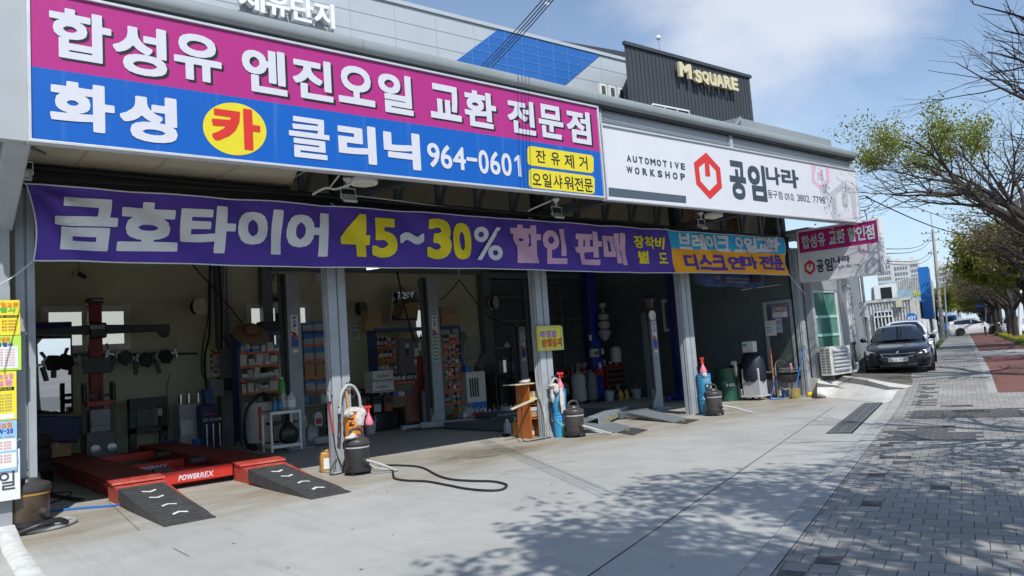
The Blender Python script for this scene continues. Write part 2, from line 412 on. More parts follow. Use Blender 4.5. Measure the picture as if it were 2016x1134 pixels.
mat('bike_red',(0.20,0.085,0.07),0.92,var=0.2,scale=1.2,bump=0.4,bscale=150,dirt=(0.22,0.14,0.12),dscale=0.8,damt=0.6)
mat('asphalt',(0.075,0.075,0.077),0.9,var=0.25,scale=1.0,bump=0.4,bscale=140)
mat('white_concrete',(0.60,0.59,0.56),0.85,var=0.16,scale=1.5,dirt=(0.36,0.33,0.28),dscale=1.8,damt=0.6,bump=0.2)
mat('lot_dirt',(0.15,0.135,0.11),0.95,var=0.35,scale=2.5,bump=0.6,bscale=40,dirt=(0.25,0.24,0.2),dscale=1.0)
mat('soil',(0.12,0.095,0.062),0.95,var=0.4,scale=3,bump=0.6,bscale=30)
mat('ground_far',(0.17,0.165,0.15),0.95,var=0.3,scale=0.05)
def strip(name,s0,s1,t0,t1,dz,mt,n=None,z0=None):
 n=n or max(1,int((s1-s0)/1.5));mb=MB()
 mb.grid(lambda u,v:tuple(ST(s0+(s1-s0)*u,t0+(t1-t0)*v,dz)),n,1)
 mb.f=[f[::-1]for f in mb.f]
 return obj(name,mb,mt,kind='structure',smooth=0)
mb=MB()
def terr(u,v):
 s=-120+1900*u**1.6;tt=-900+1500*v
 p=ST_U*s+ST_N*tt;p.z=prof(s)*sstep(30,60,s)-0.09;return tuple(p)
mb.grid(terr,120,8);mb.f=[f[::-1]for f in mb.f];obj('ground',mb,MATS['ground_far'],kind='structure',smooth=0)
KT=-1.49
a=ST(-14,KT);bq=ST(19.95,KT)
mb=MB()
def conc(poly,z=0.0):mb.add([(p[0],p[1],z)for p in poly],[tuple(range(len(poly)))])
conc([(-25,-10),(a.x,a.y),(bq.x,bq.y),(19.0,9.4),(19.0,21.5),(-25,21.5)])
obj('forecourt',mb,MATS['concrete'],kind='structure',smooth=0)
mat('joint_dark',(0.055,0.053,0.048),0.95,var=0.2)
mb=MB()
def joint(p,q,w=0.008):
 p=Vector((*p,0.004));q=Vector((*q,0.004));d=(q-p).normalized();nn=Vector((-d.y,d.x,0))*w/2
 mb.add([p-nn,q-nn,q+nn,p+nn],[(0,1,2,3)])
p1=G(1217,1094);p2=G(1596,832);dd=(p2-p1).normalized();q1=p1-dd*12;q2=p2+dd*3.2
joint((q1.x,q1.y),(q2.x,q2.y),0.012)
for px,py,qx,qy in((340,1079,372,1096),(210,985,275,1045),(1660,800,1560,806)):
 A_=G(px,py);B_=G(qx,qy);joint((A_.x,A_.y),(B_.x,B_.y),0.006)
obj('forecourt_joints',mb,MATS['joint_dark'],kind='structure',smooth=0)
mb=MB();s=-12.0
while s<42:
 L=0.994;mb.add([tuple(ST(s,KT,0.012)),tuple(ST(s+L,KT,0.012)),tuple(ST(s+L,KT+0.196,0.012)),tuple(ST(s,KT+0.196,0.012))],[(3,2,1,0)]);s+=1.0
obj('kerb',mb,MATS['granite'],kind='structure',smooth=0)
strip('kerb_bed',-12,42,KT-0.01,-1.27,0.005,MATS['joint_dark'])
def paved(name,s0,s1,t0,t1,dz,mt):
 mb=MB();n=max(1,int((s1-s0)/1.5))
 mb.grid(lambda u,v:(t0+(t1-t0)*v,s0+(s1-s0)*u,prof(s0+(s1-s0)*u)+dz),n,1)
 o=obj(name,mb,mt,kind='structure',smooth=0)
 M=Matrix(((ST_N.x,ST_U.x,0,0),(ST_N.y,ST_U.y,0,0),(0,0,1,0),(0,0,0,1)));o.matrix_world=M;return o
paved('pavement',-14,120,-1.286,0.36,0.010,MATS['pavers'])
paved('pavement_border',19.3,120,0.33,0.49,0.012,MATS['granite'])
paved('driveway_paving',-14,19.3,0.36,3.6,0.010,MATS['pavers'])
paved('cross_paving',33,38.5,0.49,3.6,0.016,MATS['granite'])
strip('bike_lane',19.3,120,0.49,2.3,0.011,MATS['bike_red'])
strip('planting_strip',38.5,160,2.3,3.6,0.03,MATS['soil'])
strip('verge',19.3,33,2.3,3.6,0.012,MATS['pavers'])
mb=MB()
for s in range(-14,160,1):mb.prism([ST(s,3.6,-0.1),ST(s+0.99,3.6,-0.1),ST(s+0.99,3.75,-0.1),ST(s,3.75,-0.1)],(0,0,0.13))
obj('road_kerb',mb,MATS['granite'],kind='structure',smooth=0)
strip('road',-60,400,3.75,22,-0.08,MATS['asphalt'])
mat('road_paint',(0.75,0.75,0.72),0.8,var=0.2)
mb=MB()
for s in range(-20,200,8):mb.add([tuple(ST(s,7.0,-0.075)),tuple(ST(s+3,7.0,-0.075)),tuple(ST(s+3,7.12,-0.075)),tuple(ST(s,7.12,-0.075))],[(3,2,1,0)])
obj('road_markings',mb,MATS['road_paint'],kind='structure',smooth=0)
mb=MB();rr=random.Random(3)
def blk(i,j,n=1):
 x0=(i+(0.5 if j%2 else 0))*BW;s0=j*BH
 e=0.004
 for k in range(n):
  a_=x0+k*BW+e;b_=a_+BW-2*e
  if a_<-1.28 or b_>3.4:continue
  mb.add([tuple(ST(s0+e,a_,0.0145)),tuple(ST(s0+BH-e,a_,0.0145)),tuple(ST(s0+BH-e,b_,0.0145)),tuple(ST(s0+e,b_,0.0145))],[(3,2,1,0)])
def stcoord(px,py):
 q=G(px,py,0.0)
 for _ in range(4):q=G(px,py,prof(q.dot(ST_U)))
 return q.dot(ST_U),q.dot(ST_N)
def patch(px0,px1,py0,py1,ragged=2):
 s1,_=stcoord((px0+px1)/2,py0);s0,_=stcoord((px0+px1)/2,py1)
 _,ta=stcoord(px0,(py0+py1)/2);_,tb=stcoord(px1,(py0+py1)/2)
 for j in range(int(s0/BH),int(s1/BH)+1):
  i0=int(ta/BW)+rr.randint(-ragged,ragged);i1=int(tb/BW)+rr.randint(-ragged,ragged)
  blk(i0,j,max(1,i1-i0))
patch(1770,2016,808,824,0);patch(1745,1870,846,866,1);patch(1860,1960,806,812,0);patch(1850,1900,800,803,0)
for px,py,n in((1730,875,2),(1712,903,2),(1745,915,1),(1690,938,1),(1560,1108,1),(1640,995,1),(1800,965,1),(1945,880,1),(1835,842,1),(1690,880,1),(1905,755,2),(1795,770,2),(1860,800,2),(1985,930,1),(1520,1128,1)):
 s_,t_=stcoord(px,py);blk(int(t_/BW),int(s_/BH),n)
for k in range(16):
 s_,_=stcoord(1700+k*5,812-k*3.0);blk(-6,int(s_/BH),1+k%2)
for k in range(26):
 blk(rr.randint(-5,1),int(rr.uniform(22,60)/BH),rr.choice((1,1,2)))
obj('replaced_pavers',mb,MATS['dark_paver'],kind='structure',smooth=0)
def drain_at(s,t_):return ST_U*s+ST_N*t_
gs0,gs1,gt0,gt1=13.25,18.7,-2.06,-1.72
t_=thing('drain_grate','long dark grey drain grate set into the concrete beside the kerb','drain',tuple(drain_at(gs0,gt0)))
mat('grate',(0.19,0.20,0.21),0.6,metal=0.3,var=0.3,scale=8);mat('drain_pit',(0.012,0.012,0.012),0.9,var=0)
mb=MB()
def gq(s0,s1,t0,t1,z0,z1):
 P=[drain_at(s0,t0),drain_at(s1,t0),drain_at(s1,t1),drain_at(s0,t1)];mb.prism([(p.x,p.y,z0)for p in P],(0,0,z1-z0))
k=gs0
while k<gs1-0.02:
 gq(k,k+0.022,gt0,gt1,0.007,0.012);k+=0.05
for tt in(gt0,(gt0+gt1)/2-0.015,gt1-0.03):gq(gs0,gs1,tt,tt+0.03,0.0125,0.016)
k=gs0
while k<gs1+0.1:
 gq(k,k+0.04,gt0,gt1,0.0165,0.018);k+=0.5
obj('bars',mb,MATS['grate'],t_,smooth=0)
mb=MB();gq(gs0-0.03,gs1+0.03,gt0-0.03,gt1+0.03,0.002,0.005);obj('pit',mb,MATS['drain_pit'],t_,smooth=0)
RC=[[G(1609,783,0.004),G(1609,765,.25),G(1610,739,.50)],[G(1645,784,0.004),G(1645,762,.22),G(1652,739,.48)],[G(1694,789,0.004),G(1697,768,.18),G(1704,744,.42)],[G(1742,793,0.004),G(1746,777,.11),G(1750,753,.31)],[G(1781,783,0.016),G(1788,772,.10),G(1796,759,.20)]]
def ramp_pt(u,v,dz=0.0):
 i=min(3,int(u*4));fu=u*4-i;fu=fu*fu*(3-2*fu)*0.5+fu*0.5
 def col(c):
  a_,m_,b_=c;q=2*m_-0.5*(a_+b_);return a_*(1-v)**2+q*2*v*(1-v)+b_*v*v
 p=col(RC[i]).lerp(col(RC[i+1]),fu);p.z+=dz;return tuple(p)
mb=MB();mb.grid(ramp_pt,24,14);obj('ramp',mb,MATS['white_concrete'],kind='structure',smooth=60)
mb=MB();mb.grid(lambda u,v:ramp_pt(u,(0.99-0.22*u**1.5)-(0.04+0.16*sin(pi*min(1,u*0.9+0.12)))*(1-v),0.008),24,3);mb.grid(lambda u,v:ramp_pt(0.36*u,(0.72-0.25*u)-0.16*(1-u)*(1-v),0.008),10,2);obj('dark_strip',mb,mat('patch_grey',(0.12,0.115,0.11),0.9,var=0.2),kind='structure',smooth=0)  # two darker grey bands laid just above the ramp surface
def lot_pt(u,v):
 a_=Vector(ramp_pt(u,1.0));b_=ST(33,-4.6+(KT+4.6)*u,0.0);p=a_.lerp(b_,v);p.z=a_.z+(b_.z-a_.z)*min(1,v*3)+0.001;return tuple(p)
mb=MB();mb.grid(lot_pt,12,14);obj('parking_lot',mb,MATS['lot_dirt'],kind='structure',smooth=60)
mb=MB();mb.prism([Vector((18.99,10.38,0)),Vector((20.6,10.38,0)),Vector((20.6,12,0)),Vector((18.99,12,0))],(0,0,0.46));obj('plinth',mb,MATS['white_concrete'],kind='structure',smooth=0)
mat('white_paint_worn',(0.72,0.72,0.69),0.7,var=0.15,scale=8,bump=0.3,dirt=(0.35,0.34,0.31),dscale=5,damt=0.6)
mb=MB()
path=[G(-160,860),G(-60,930),G(-12,990),G(8,1040),G(28,1085),G(66,1140),G(130,1230)]
path=[p+Vector((0,0,0))for p in path]
secs=[]
for i,p in enumerate(path):
 d=(path[min(i+1,len(path)-1)]-path[max(0,i-1)]).normalized();nn=Vector((-d.y,d.x,0))
 hgt=0.16*(1-sstep(2,5,i))+0.012
 secs.append([tuple(p-nn*0.10),tuple(p-nn*0.07+Vector((0,0,hgt))),tuple(p+nn*0.07+Vector((0,0,hgt))),tuple(p+nn*0.10)])
mb.loft(secs);obj('painted_kerb',mb,MATS['white_paint_worn'],kind='structure',smooth=60)
# ======================= THE WORKSHOP BUILDING ============================
TILT=0.0098
def TZ(x,z):return z+TILT*x
mat('steel_grey',(0.345,0.375,0.40),0.5,var=0.10,scale=3,spec=0.4,dirt=(0.22,0.22,0.21),dscale=3.5,damt=0.35)
mat('steel_dark',(0.035,0.038,0.04),0.55,var=0.2)
mat('steel_strut',(0.17,0.19,0.205),0.55,var=0.2)
mat('panel_yellow',(0.57,0.57,0.40),0.6,var=0.08,scale=1.2,dirt=(0.3,0.28,0.2),dscale=1.0,damt=0.35)
mat('panel_soffit',(0.50,0.46,0.35),0.6,var=0.08,scale=1.5)
mat('corrugated_dark',(0.15,0.175,0.18),0.6,var=0.15)
mat('wall_green_grey',(0.105,0.128,0.132),0.75,var=0.15,scale=2)
mat('cladding',(0.30,0.325,0.34),0.5,var=0.10,scale=1.4,dirt=(0.2,0.2,0.19),dscale=2.0,damt=0.4)
mat('gutter',(0.31,0.335,0.335),0.42,var=0.08,scale=1.2,metal=0.15,dirt=(0.22,0.225,0.22),dscale=1.5,damt=0.35)
mat('fascia_rib',(0.40,0.425,0.44),0.45,var=0.06,scale=2)
mat('white_pvc',(0.72,0.72,0.72),0.4,var=0.06,dirt=(0.4,0.3,0.3),dscale=9,damt=0.35)
mat('red_brick',(0.33,0.12,0.075),0.85,var=0.2)
m,t,b=nodes_of('brick_wall');o_=N(t,'ShaderNodeTexCoord').outputs['Object']
bk=N(t,'ShaderNodeTexBrick')
for k,v in(('Scale',1.0),('Mortar Size',0.012),('Brick Width',0.24),('Row Height',0.085)):bk.inputs[k].default_value=v
bk.inputs['Color1'].default_value=(0.40,0.15,0.09,1);bk.inputs['Color2'].default_value=(0.30,0.10,0.065,1);bk.inputs['Mortar'].default_value=(0.3,0.27,0.24,1)
mpn=N(t,'ShaderNodeMapping');mpn.inputs['Rotation'].default_value=(radians(90),0,0);t.links.new(o_,mpn.inputs['Vector']);t.links.new(mpn.outputs[0],bk.inputs['Vector'])
t.links.new(bk.outputs['Color'],b.inputs['Base Color']);b.inputs['Roughness'].default_value=0.9
glass('clear_glass',(0.75,0.82,0.82));glass('green_glass',(0.13,0.36,0.28),0.05,0.5)
mat('window_bright',(0.78,0.80,0.78),0.25,var=0.04)
WS=thing('workshop','long grey steel car workshop with open bays and signs along its roof edge','building',(10,10.7,0))
XL,XR,YF,YB=1.2,19.05,10.6,19.0
COLS=[(1.31,10.62,0.2)]
for pa,pb,py,yf in((661,697,920,10.98),(1074,1098,858,11.0),(1362,1380,812,10.83),(1592,1608,776,10.68)):
 xa,xb=PY(pa,py,yf).x,PY(pb,py,yf).x;COLS.append(((xa+xb)/2,yf,xb-xa))
for i,(x,YF_,wd)in enumerate(COLS):
 mb=MB();z1=4.06-0.004*x;g=x+wd*0.02
 mb.box(x-wd/2,g-0.012,YF_-0.02,YF_+0.17,0,z1);mb.box(g+0.012,x+wd/2,YF_-0.02,YF_+0.17,0,z1)
 mb.box(g-0.012,g+0.012,YF_+0.01,YF_+0.15,0,z1)
 if i:
  mb.box(x-wd/2-0.02,x-wd/2+0.003,YF_+0.08,YF_+0.16,0,z1)
  mb.tube([(x-wd/2-0.012,YF_+0.03,0.03),(x-wd/2-0.012,YF_+0.03,z1)],0.014,6)
 mb.box(x-wd/2-0.06,x+wd/2+0.05,YF_-0.05,YF_+0.32,0.0,0.02)
 obj('column',mb,MATS['steel_grey'],WS,bevel=0.006)
BT=-0.004
mb=MB();mb.extx([(10.86,4.07),(10.86,4.36),(11.2,4.36),(11.2,4.07)],1.2,XR,BT)
mb.extx([(10.80,4.345),(10.80,4.385),(11.25,4.385),(11.25,4.345)],1.2,XR,BT);mb.extx([(10.80,4.045),(10.80,4.085),(11.25,4.085),(11.25,4.045)],1.2,XR,BT)
obj('front_beam',mb,MATS['steel_dark'],WS)
mb=MB()
for x in[5.05+0.86*k for k in range(17)]:
 mb.bar((x,11.0,4.36-0.004*x),(x,11.0,TZ(x,5.72)),0.085,0.06,up=(0,1,0))
 mb.bar((x+0.04,11.02,4.36-0.004*x),(x+0.62,11.02,TZ(x,5.72)),0.06,0.06,up=(0,1,0))
 mb.bar((x+0.05,11.1,TZ(x,4.9)),(x+0.05,8.98,TZ(x,4.55)),0.06,0.05)
mb.extx([(8.98,4.14),(8.98,4.22),(9.06,4.22),(9.06,4.14)],1.2,XR,TILT)
obj('truss',mb,MATS['steel_strut'],WS,smooth=0)
mb=MB()
for x in(5.6,9.9,14.2):
 mb.bar((x+0.0,10.85,4.36-0.004*x),(x+1.05,9.0,TZ(x,4.42)),0.2,0.14);mb.bar((x,10.9,4.34-0.004*x),(x,10.9,TZ(x,5.72)),0.2,0.16)
obj('bracket',mb,MATS['steel_dark'],WS,smooth=0)
mb=MB();mb.add([(0.9,8.98,5.70),(XR,8.98,5.70+TILT*XR),(XR,21.3,6.5+TILT*XR),(0.9,21.3,6.5)],[(0,1,2,3)])
mb.add([(0.9,8.98,5.78),(XR,8.98,5.78+TILT*XR),(XR,21.3,6.58+TILT*XR),(0.9,21.3,6.58)],[(0,3,2,1)])
obj('roof',mb,MATS['panel_soffit'],WS,smooth=0)
mb=MB()
for y in(11.8,13.2,14.6,16.0,17.4):mb.extx([(y,5.70+(y-8.98)*0.065-0.18),(y,5.70+(y-8.98)*0.065-0.02),(y+0.07,5.70+(y-8.98)*0.065-0.02),(y+0.07,5.70+(y-8.98)*0.065-0.18)],1.2,XR,TILT)
for x in(5.53,9.86,14.22):mb.bar((x,10.8,TZ(x,5.5)),(x,19,TZ(x,6.1)),0.2,0.35)
obj('roof_beam',mb,MATS['steel_grey'],WS,smooth=0)
mb=MB();mb.add([(1.2,8.95,4.42),(4.2,8.95,4.45),(5.0,11.4,4.45),(1.2,11.4,4.42)],[(0,1,2,3)])
for k in range(4):mb.bar((1.9+k*0.9,9.0,4.41),(1.9+k*0.9,11.3,4.42),0.012,0.006)
mb.add([(4.2,8.95,4.45),(5.0,11.4,4.45),(5.0,11.4,4.8),(4.2,8.95,4.8)],[(0,1,2,3)])
obj('soffit',mb,MATS['panel_soffit'],WS,smooth=0)
mb=MB();bA=PY(1332,420,11.6).x;bB=PY(1455,430,11.6).x
for xa,xb in((4.95,bA),(bB,XR)):mb.box(xa,xb,11.6,11.66,4.2,6.0)
obj('infill_panel',mb,MATS['panel_soffit'],WS,smooth=0)
pr=[];z=4.95
while z<5.80:
 for dz in(0.0,0.032):pr+=[(8.93,z+dz),(8.905,z+dz+0.006),(8.905,z+dz+0.016),(8.93,z+dz+0.022)]
 z+=0.15
mb=MB();mb.extx(pr,0.72,XR-0.12,TILT,close=False);obj('fascia_panel',mb,MATS['fascia_rib'],WS,smooth=0)
mb=MB()
for x in(0.78,5.17,9.72,13.72,XR-0.1):mb.box(x-0.05,x-0.006,8.87,8.95,TZ(x,4.15),TZ(x,5.80));mb.box(x+0.006,x+0.05,8.87,8.95,TZ(x,4.15),TZ(x,5.80));mb.box(x-0.006,x+0.006,8.885,8.95,TZ(x,4.15),TZ(x,5.80))
mb.box(0.70,1.16,8.86,8.94,4.13,5.80)
mb.extx([(8.87,4.125),(8.87,4.16),(9.0,4.16),(9.0,4.125)],0.7,XR-0.05,TILT)
obj('fascia_trim',mb,MATS['fascia_rib'],WS,bevel=0.004)
gp=[(8.98,5.80),(8.80,5.80),(8.755,5.82),(8.735,5.865),(8.735,5.935),(8.76,5.98),(8.82,6.0),(9.3,6.03),(9.8,6.045),(9.8,5.86)]
mb=MB();xg=0.4
while xg<XR-0.1:
 xe=min(XR-0.02,xg+4.6);mb.extx(gp,xg,xe-0.006,TILT);xg=xe
obj('gutter',mb,MATS['gutter'],WS,smooth=50)
mb=MB();mb.extx([(8.80,5.765),(8.80,5.797),(8.96,5.797),(8.96,5.765)],0.4,XR-0.02,TILT);obj('gutter_shade_strip',mb,MATS['steel_dark'],WS,smooth=0)  # thin dark strip standing in for the shade line under the gutter
mb=MB()
x0=PY(1458,232,9.2).x;zf=PY(1458,230,9.2).z-TILT*x0;mb.extx([(9.2,5.9),(9.2,zf-0.04),(9.26,zf),(9.9,zf+0.05),(9.9,5.9)],x0,XR-0.35,TILT);mb.prism([(x0-0.5,9.18,TZ(x0,5.96)),(x0,9.18,TZ(x0,zf+0.01)),(x0,9.18,TZ(x0,zf-0.07))],(0,0.05,0))
obj('ridge_flashing',mb,MATS['gutter'],WS,smooth=0)
mb=MB()
for k in range(26):
 y=8.96+k*0.12
 mb.add([(0.72,y,0.0),(0.70,y+0.03,0),(0.70,y+0.07,0),(0.72,y+0.1,0),(0.72,y+0.12,0),(0.72,y,5.74),(0.70,y+0.03,5.74),(0.70,y+0.07,5.74),(0.72,y+0.1,5.74),(0.72,y+0.12,5.74)],[(j,j+1,j+6,j+5)for j in range(4)])
mb.v=[(v[0],v[1],v[2]if v[2]>1 else 4.15)for v in mb.v]
obj('end_cladding',mb,MATS['cladding'],WS,smooth=0)
mb=MB();mb.box(-6,1.05,10.75,10.95,0,6.2);mb.box(0.2,1.14,10.45,10.75,0,4.14)
for k in range(9):mb.box(-4.0+k*0.55,-3.96+k*0.55,10.735,10.75,0,6.2)
obj('side_wall',mb,MATS['cladding'],WS,smooth=0)
mb=MB();mb.bar((1.06,10.56,3.6),(1.06,9.0,4.25),0.24,0.26);mb.box(1.0,1.22,9.7,10.55,3.98,4.24)
obj('bracket',mb,MATS['steel_grey'],WS,bevel=0.02)
def wallband(x0,x1,y,z0,z1,mt,name,groove=1.0):
 mb=MB();z=z0
 while z<z1-0.01:
  zz=min(z+groove-0.012,z1);mb.box(x0,x1,y,y+0.12,z,zz);mb.box(x0,x1,y+0.02,y+0.1,zz,min(zz+0.012,z1));z+=groove
 obj(name,mb,mt,WS,smooth=0)
wallband(1.2,14.72,YB,0,6.9,MATS['panel_yellow'],'rear_wall',1.15)
mb=MB();mb.box(1.08,1.2,11.0,19.1,0,6.6);obj('inner_wall',mb,MATS['panel_yellow'],WS,smooth=0)
mb=MB();n=60;
pts=[]
for k in range(n):
 x=14.72+k*(19.0-14.72)/n;d=(19.0-14.72)/n
 pts+=[(x,19.0),(x+d*0.2,19.04),(x+d*0.5,19.04),(x+d*0.7,19.0)]
nn=len(pts);mb.add([(x,y,0)for x,y in pts]+[(x,y,4.3)for x,y in pts],[(i,i+1,i+1+nn,i+nn)for i in range(nn-1)])
mb.box(14.72,19.0,19.1,19.15,0,4.9)
obj('corrugated_wall',mb,MATS['corrugated_dark'],WS,smooth=0)
mb=MB()
for x in(14.86,16.35,17.95):mb.box(x-0.05,x+0.05,18.86,18.98,0,4.3)
for z in(1.9,2.75,3.55,4.05):mb.box(14.8,18.9,18.88,18.97,z-0.03,z+0.03)
mb.box(14.5,18.9,18.7,18.95,4.12,4.3);mb.box(7.6,14.5,18.72,18.95,4.25,4.42)
for x in(6.42,7.55,14.58):mb.box(x-0.13,x+0.13,18.72,18.99,0,6.5)
obj('wall_frame',mb,MATS['steel_strut'],WS,smooth=0)
mb=MB();k=0.0
mb.box(XR-0.05,XR+0.08,10.95,19.1,0,6.6)
while k<4.2:
 mb.box(XR-0.06,XR-0.045,13.2,19.0,k+0.004,k+0.29);k+=0.3
obj('partition_wall',mb,MATS['wall_green_grey'],WS,smooth=0)
mb=MB()
for k in range(14):
 for j in range(5):
  y=11.95+j*0.42+(0.21 if k%2 else 0);mb.box(XR-0.062,XR-0.045,y,y+0.415,0.2*k+0.85,0.2*k+1.045)
obj('block_wall',mb,MATS['wall_green_grey'],WS,smooth=0)
def window(x0,x1,z0,z1,y,mid=True):
 mb=MB();f=0.09
 mb.box(x0,x1,y-0.05,y-0.004,z1-f,z1);mb.box(x0,x1,y-0.05,y-0.004,z0,z0+f)
 mb.box(x0,x0+f,y-0.05,y-0.004,z0+f,z1-f);mb.box(x1-f,x1,y-0.05,y-0.004,z0+f,z1-f)
 c=(x0+x1)/2
 if mid:mb.box(c-0.06,c+0.06,y-0.055,y-0.004,z0+f,z1-f)
 w_=obj('window',mb,MATS['white_pvc'],WS,bevel=0.004)
 mb=MB()
 for a_,b_ in((x0+f,c-0.06),(c+0.06,x1-f)):mb.box(a_+0.05,b_-0.05,y-0.03,y-0.006,z0+f+0.05,z1-f-0.05)
 g_=obj('pane',mb,MATS['lit_pane'],w_,smooth=0)
 mb=MB()
 for a_,b_ in((x0+f,c-0.06),(c+0.06,x1-f)):
  mb.box(a_,b_,y-0.045,y-0.01,z1-f-0.05,z1-f);mb.box(a_,b_,y-0.045,y-0.01,z0+f,z0+f+0.05);mb.box(a_,a_+0.05,y-0.045,y-0.01,z0+f+0.05,z1-f-0.05);mb.box(b_-0.05,b_,y-0.045,y-0.01,z0+f+0.05,z1-f-0.05)
 obj('sash',mb,MATS['white_pvc'],w_,bevel=0.003)
mm,t,b=nodes_of('lit_pane');o_=N(t,'ShaderNodeTexCoord').outputs['Object']
sx=N(t,'ShaderNodeSeparateXYZ');t.links.new(o_,sx.inputs[0])
b.inputs['Base Color'].default_value=(0.6,0.62,0.6,1);b.inputs['Roughness'].default_value=0.15
b.inputs['Emission Color'].default_value=(0.80,0.86,0.80,1)
b.inputs['Emission Strength'].default_value=0.55
pw=[PY(*p,19.0)for p in((80,603),(255,598),(160,692),(482,597),(608,596),(540,668))]
window(pw[0].x,pw[1].x,pw[2].z,pw[0].z,19.0)
window(pw[3].x,pw[4].x,pw[5].z-0.3,pw[3].z,19.0)
pw=[PY(*p,19.0)for p in((808,602),(850,600),(830,660))]
window(pw[0].x,pw[1].x+0.25,pw[2].z-0.2,pw[0].z,19.0)
mb=MB();q0=PX(1305,590,XR);q1=PX(1342,650,XR)
mb.box(XR-0.09,XR-0.052,q1.y-0.2,q0.y,q1.z,q0.z);fw=obj('window',mb,MATS['white_pvc'],WS,bevel=0.004)
mb=MB();mb.box(XR-0.105,XR-0.092,q1.y-0.1,q0.y-0.12,q1.z+0.08,q0.z-0.12);obj('pane',mb,mat('dark_pane',(0.10,0.12,0.12),0.12,var=0),fw,smooth=0)
d0=PX(1505,605,XR);d1=PX(1560,600,XR);db=0.72
mb=MB()
for a_,b_ in((d0.y-0.10,d0.y),(d1.y-0.02,d1.y+0.06)):mb.box(XR-0.10,XR-0.052,a_,b_,db,2.62)
mb.box(XR-0.10,XR-0.052,d1.y+0.06,d0.y-0.10,2.54,2.62);mb.box(XR-0.10,XR-0.052,d1.y+0.06,d0.y-0.10,db,db+0.05)
of=obj('office_window',mb,mat('alu_frame',(0.5,0.53,0.54),0.35,metal=0.4,var=0.08),WS,bevel=0.004)
mb=MB();mb.box(XR-0.08,XR-0.06,d1.y+0.06,d0.y-0.10,db+0.05,2.54);obj('pane',mb,mat('dim_glass',(0.10,0.12,0.115),0.05,var=0.3,scale=2.5,spec=0.8),of,smooth=0)
mb=MB();b0=PY(1332,402,12.4);b1=PY(1452,440,12.4);mb.box(b0.x,b1.x+0.6,12.4,12.62,4.3,6.0);obj('brick_wall',mb,MATS['brick_wall'],WS,smooth=0)
mb=MB();mb.box(b0.x+0.7,b0.x+1.6,12.2,12.38,4.3,6.0);obj('flashing_sheet',mb,MATS['steel_grey'],WS,smooth=0)
mb=MB();ox0,ox1=19.1,20.55
gx0=PY(1603,600,10.4).x;gx1=PY(1650,600,10.4).x;gz0,gz1=0.95,PY(1625,572,10.4).z
mb.box(ox0,gx0,10.4,10.6,0,4.4);mb.box(gx1,ox1,10.4,10.6,0,4.4);mb.box(gx0,gx1,10.4,10.6,0,gz0);mb.box(gx0,gx1,10.4,10.6,gz1,4.4)
obj('office_front',mb,MATS['cladding'],WS,smooth=0)
mb=MB();f=0.05
mb.box(gx0,gx0+f,10.42,10.5,gz0,gz1);mb.box(gx1-f,gx1,10.42,10.5,gz0,gz1);mb.box(gx0,gx1,10.42,10.5,gz1-f,gz1);mb.box(gx0,gx1,10.42,10.5,gz0,gz0+f)
tw=obj('tall_window',mb,MATS['white_pvc'],WS,bevel=0.004)
mb=MB();mb.box(gx0+f,gx1-f,10.46,10.47,gz0+f,gz1-f);obj('pane',mb,MATS['green_glass'],tw,smooth=0)
mb=MB()
for py in(626,662):
 z=PY(1625,py,10.5).z;mb.box(gx0+f,gx1-f,10.43,10.458,z,z+0.07)
obj('transom',mb,mat('mint',(0.32,0.58,0.48),0.5,var=0.05),tw,smooth=0)
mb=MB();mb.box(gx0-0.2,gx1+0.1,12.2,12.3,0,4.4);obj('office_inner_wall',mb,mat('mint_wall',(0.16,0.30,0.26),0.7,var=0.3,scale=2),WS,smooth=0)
mb=MB()
w0=Vector((20.55,10.5,0));u=ST_U;n_=ST_N
def wz(d):return prof((w0+u*d).dot(ST_U))
for k in range(26):
 a_=w0+u*(k*0.26);b_=w0+u*(k*0.26+0.25)
 if 5<=k*0.26/0.5<7.2:continue
 mb.prism([a_+n_*0.0,b_+n_*0.0,b_-n_*0.12,a_-n_*0.12],(0,0,4.6))
a_=w0;b_=w0+u*6.6;mb.prism([a_-n_*0.02,b_-n_*0.02,b_-n_*0.2,a_-n_*0.2],(0,0,4.6))
mb.prism([a_+n_*0.04,b_+n_*0.04,b_-n_*0.2,a_-n_*0.2],(0,0,0.45))
obj('lot_wall',mb,MATS['cladding'],WS,smooth=0)
mb=MB();b_=w0+u*6.6;mb.prism([b_,b_+u*0.1,b_+u*0.1-n_*6,b_-n_*6],(0,0,4.6));obj('end_wall',mb,MATS['cladding'],WS,smooth=0)
mb=MB();c=w0+u*3.05
for da,db_,z0,z1 in((-0.52,-0.44,1.4,3.1),(0.44,0.52,1.4,3.1),(-0.44,0.44,3.02,3.1),(-0.6,0.6,1.3,1.4),(-0.03,0.03,1.4,3.02)):
 mb.prism([c+u*da+n_*0.05,c+u*db_+n_*0.05,c+u*db_-n_*0.02,c+u*da-n_*0.02],(0,0,z1-z0));mb.v[-8:]=[(v[0],v[1],v[2]+z0)for v in mb.v[-8:]]
lw=obj('lot_window',mb,MATS['white_pvc'],WS,smooth=0)
mb=MB();mb.prism([c-u*0.44+n_*0.012,c+u*0.44+n_*0.012,c+u*0.44,c-u*0.44],(0,0,1.62));mb.v=[(v[0],v[1],v[2]+1.4)for v in mb.v];obj('pane',mb,MATS['dark_pane'],lw,smooth=0)
mb=MB();mb.box(19.1,20.7,10.3,19,4.4,4.5);obj('office_roof',mb,MATS['gutter'],WS,smooth=0)
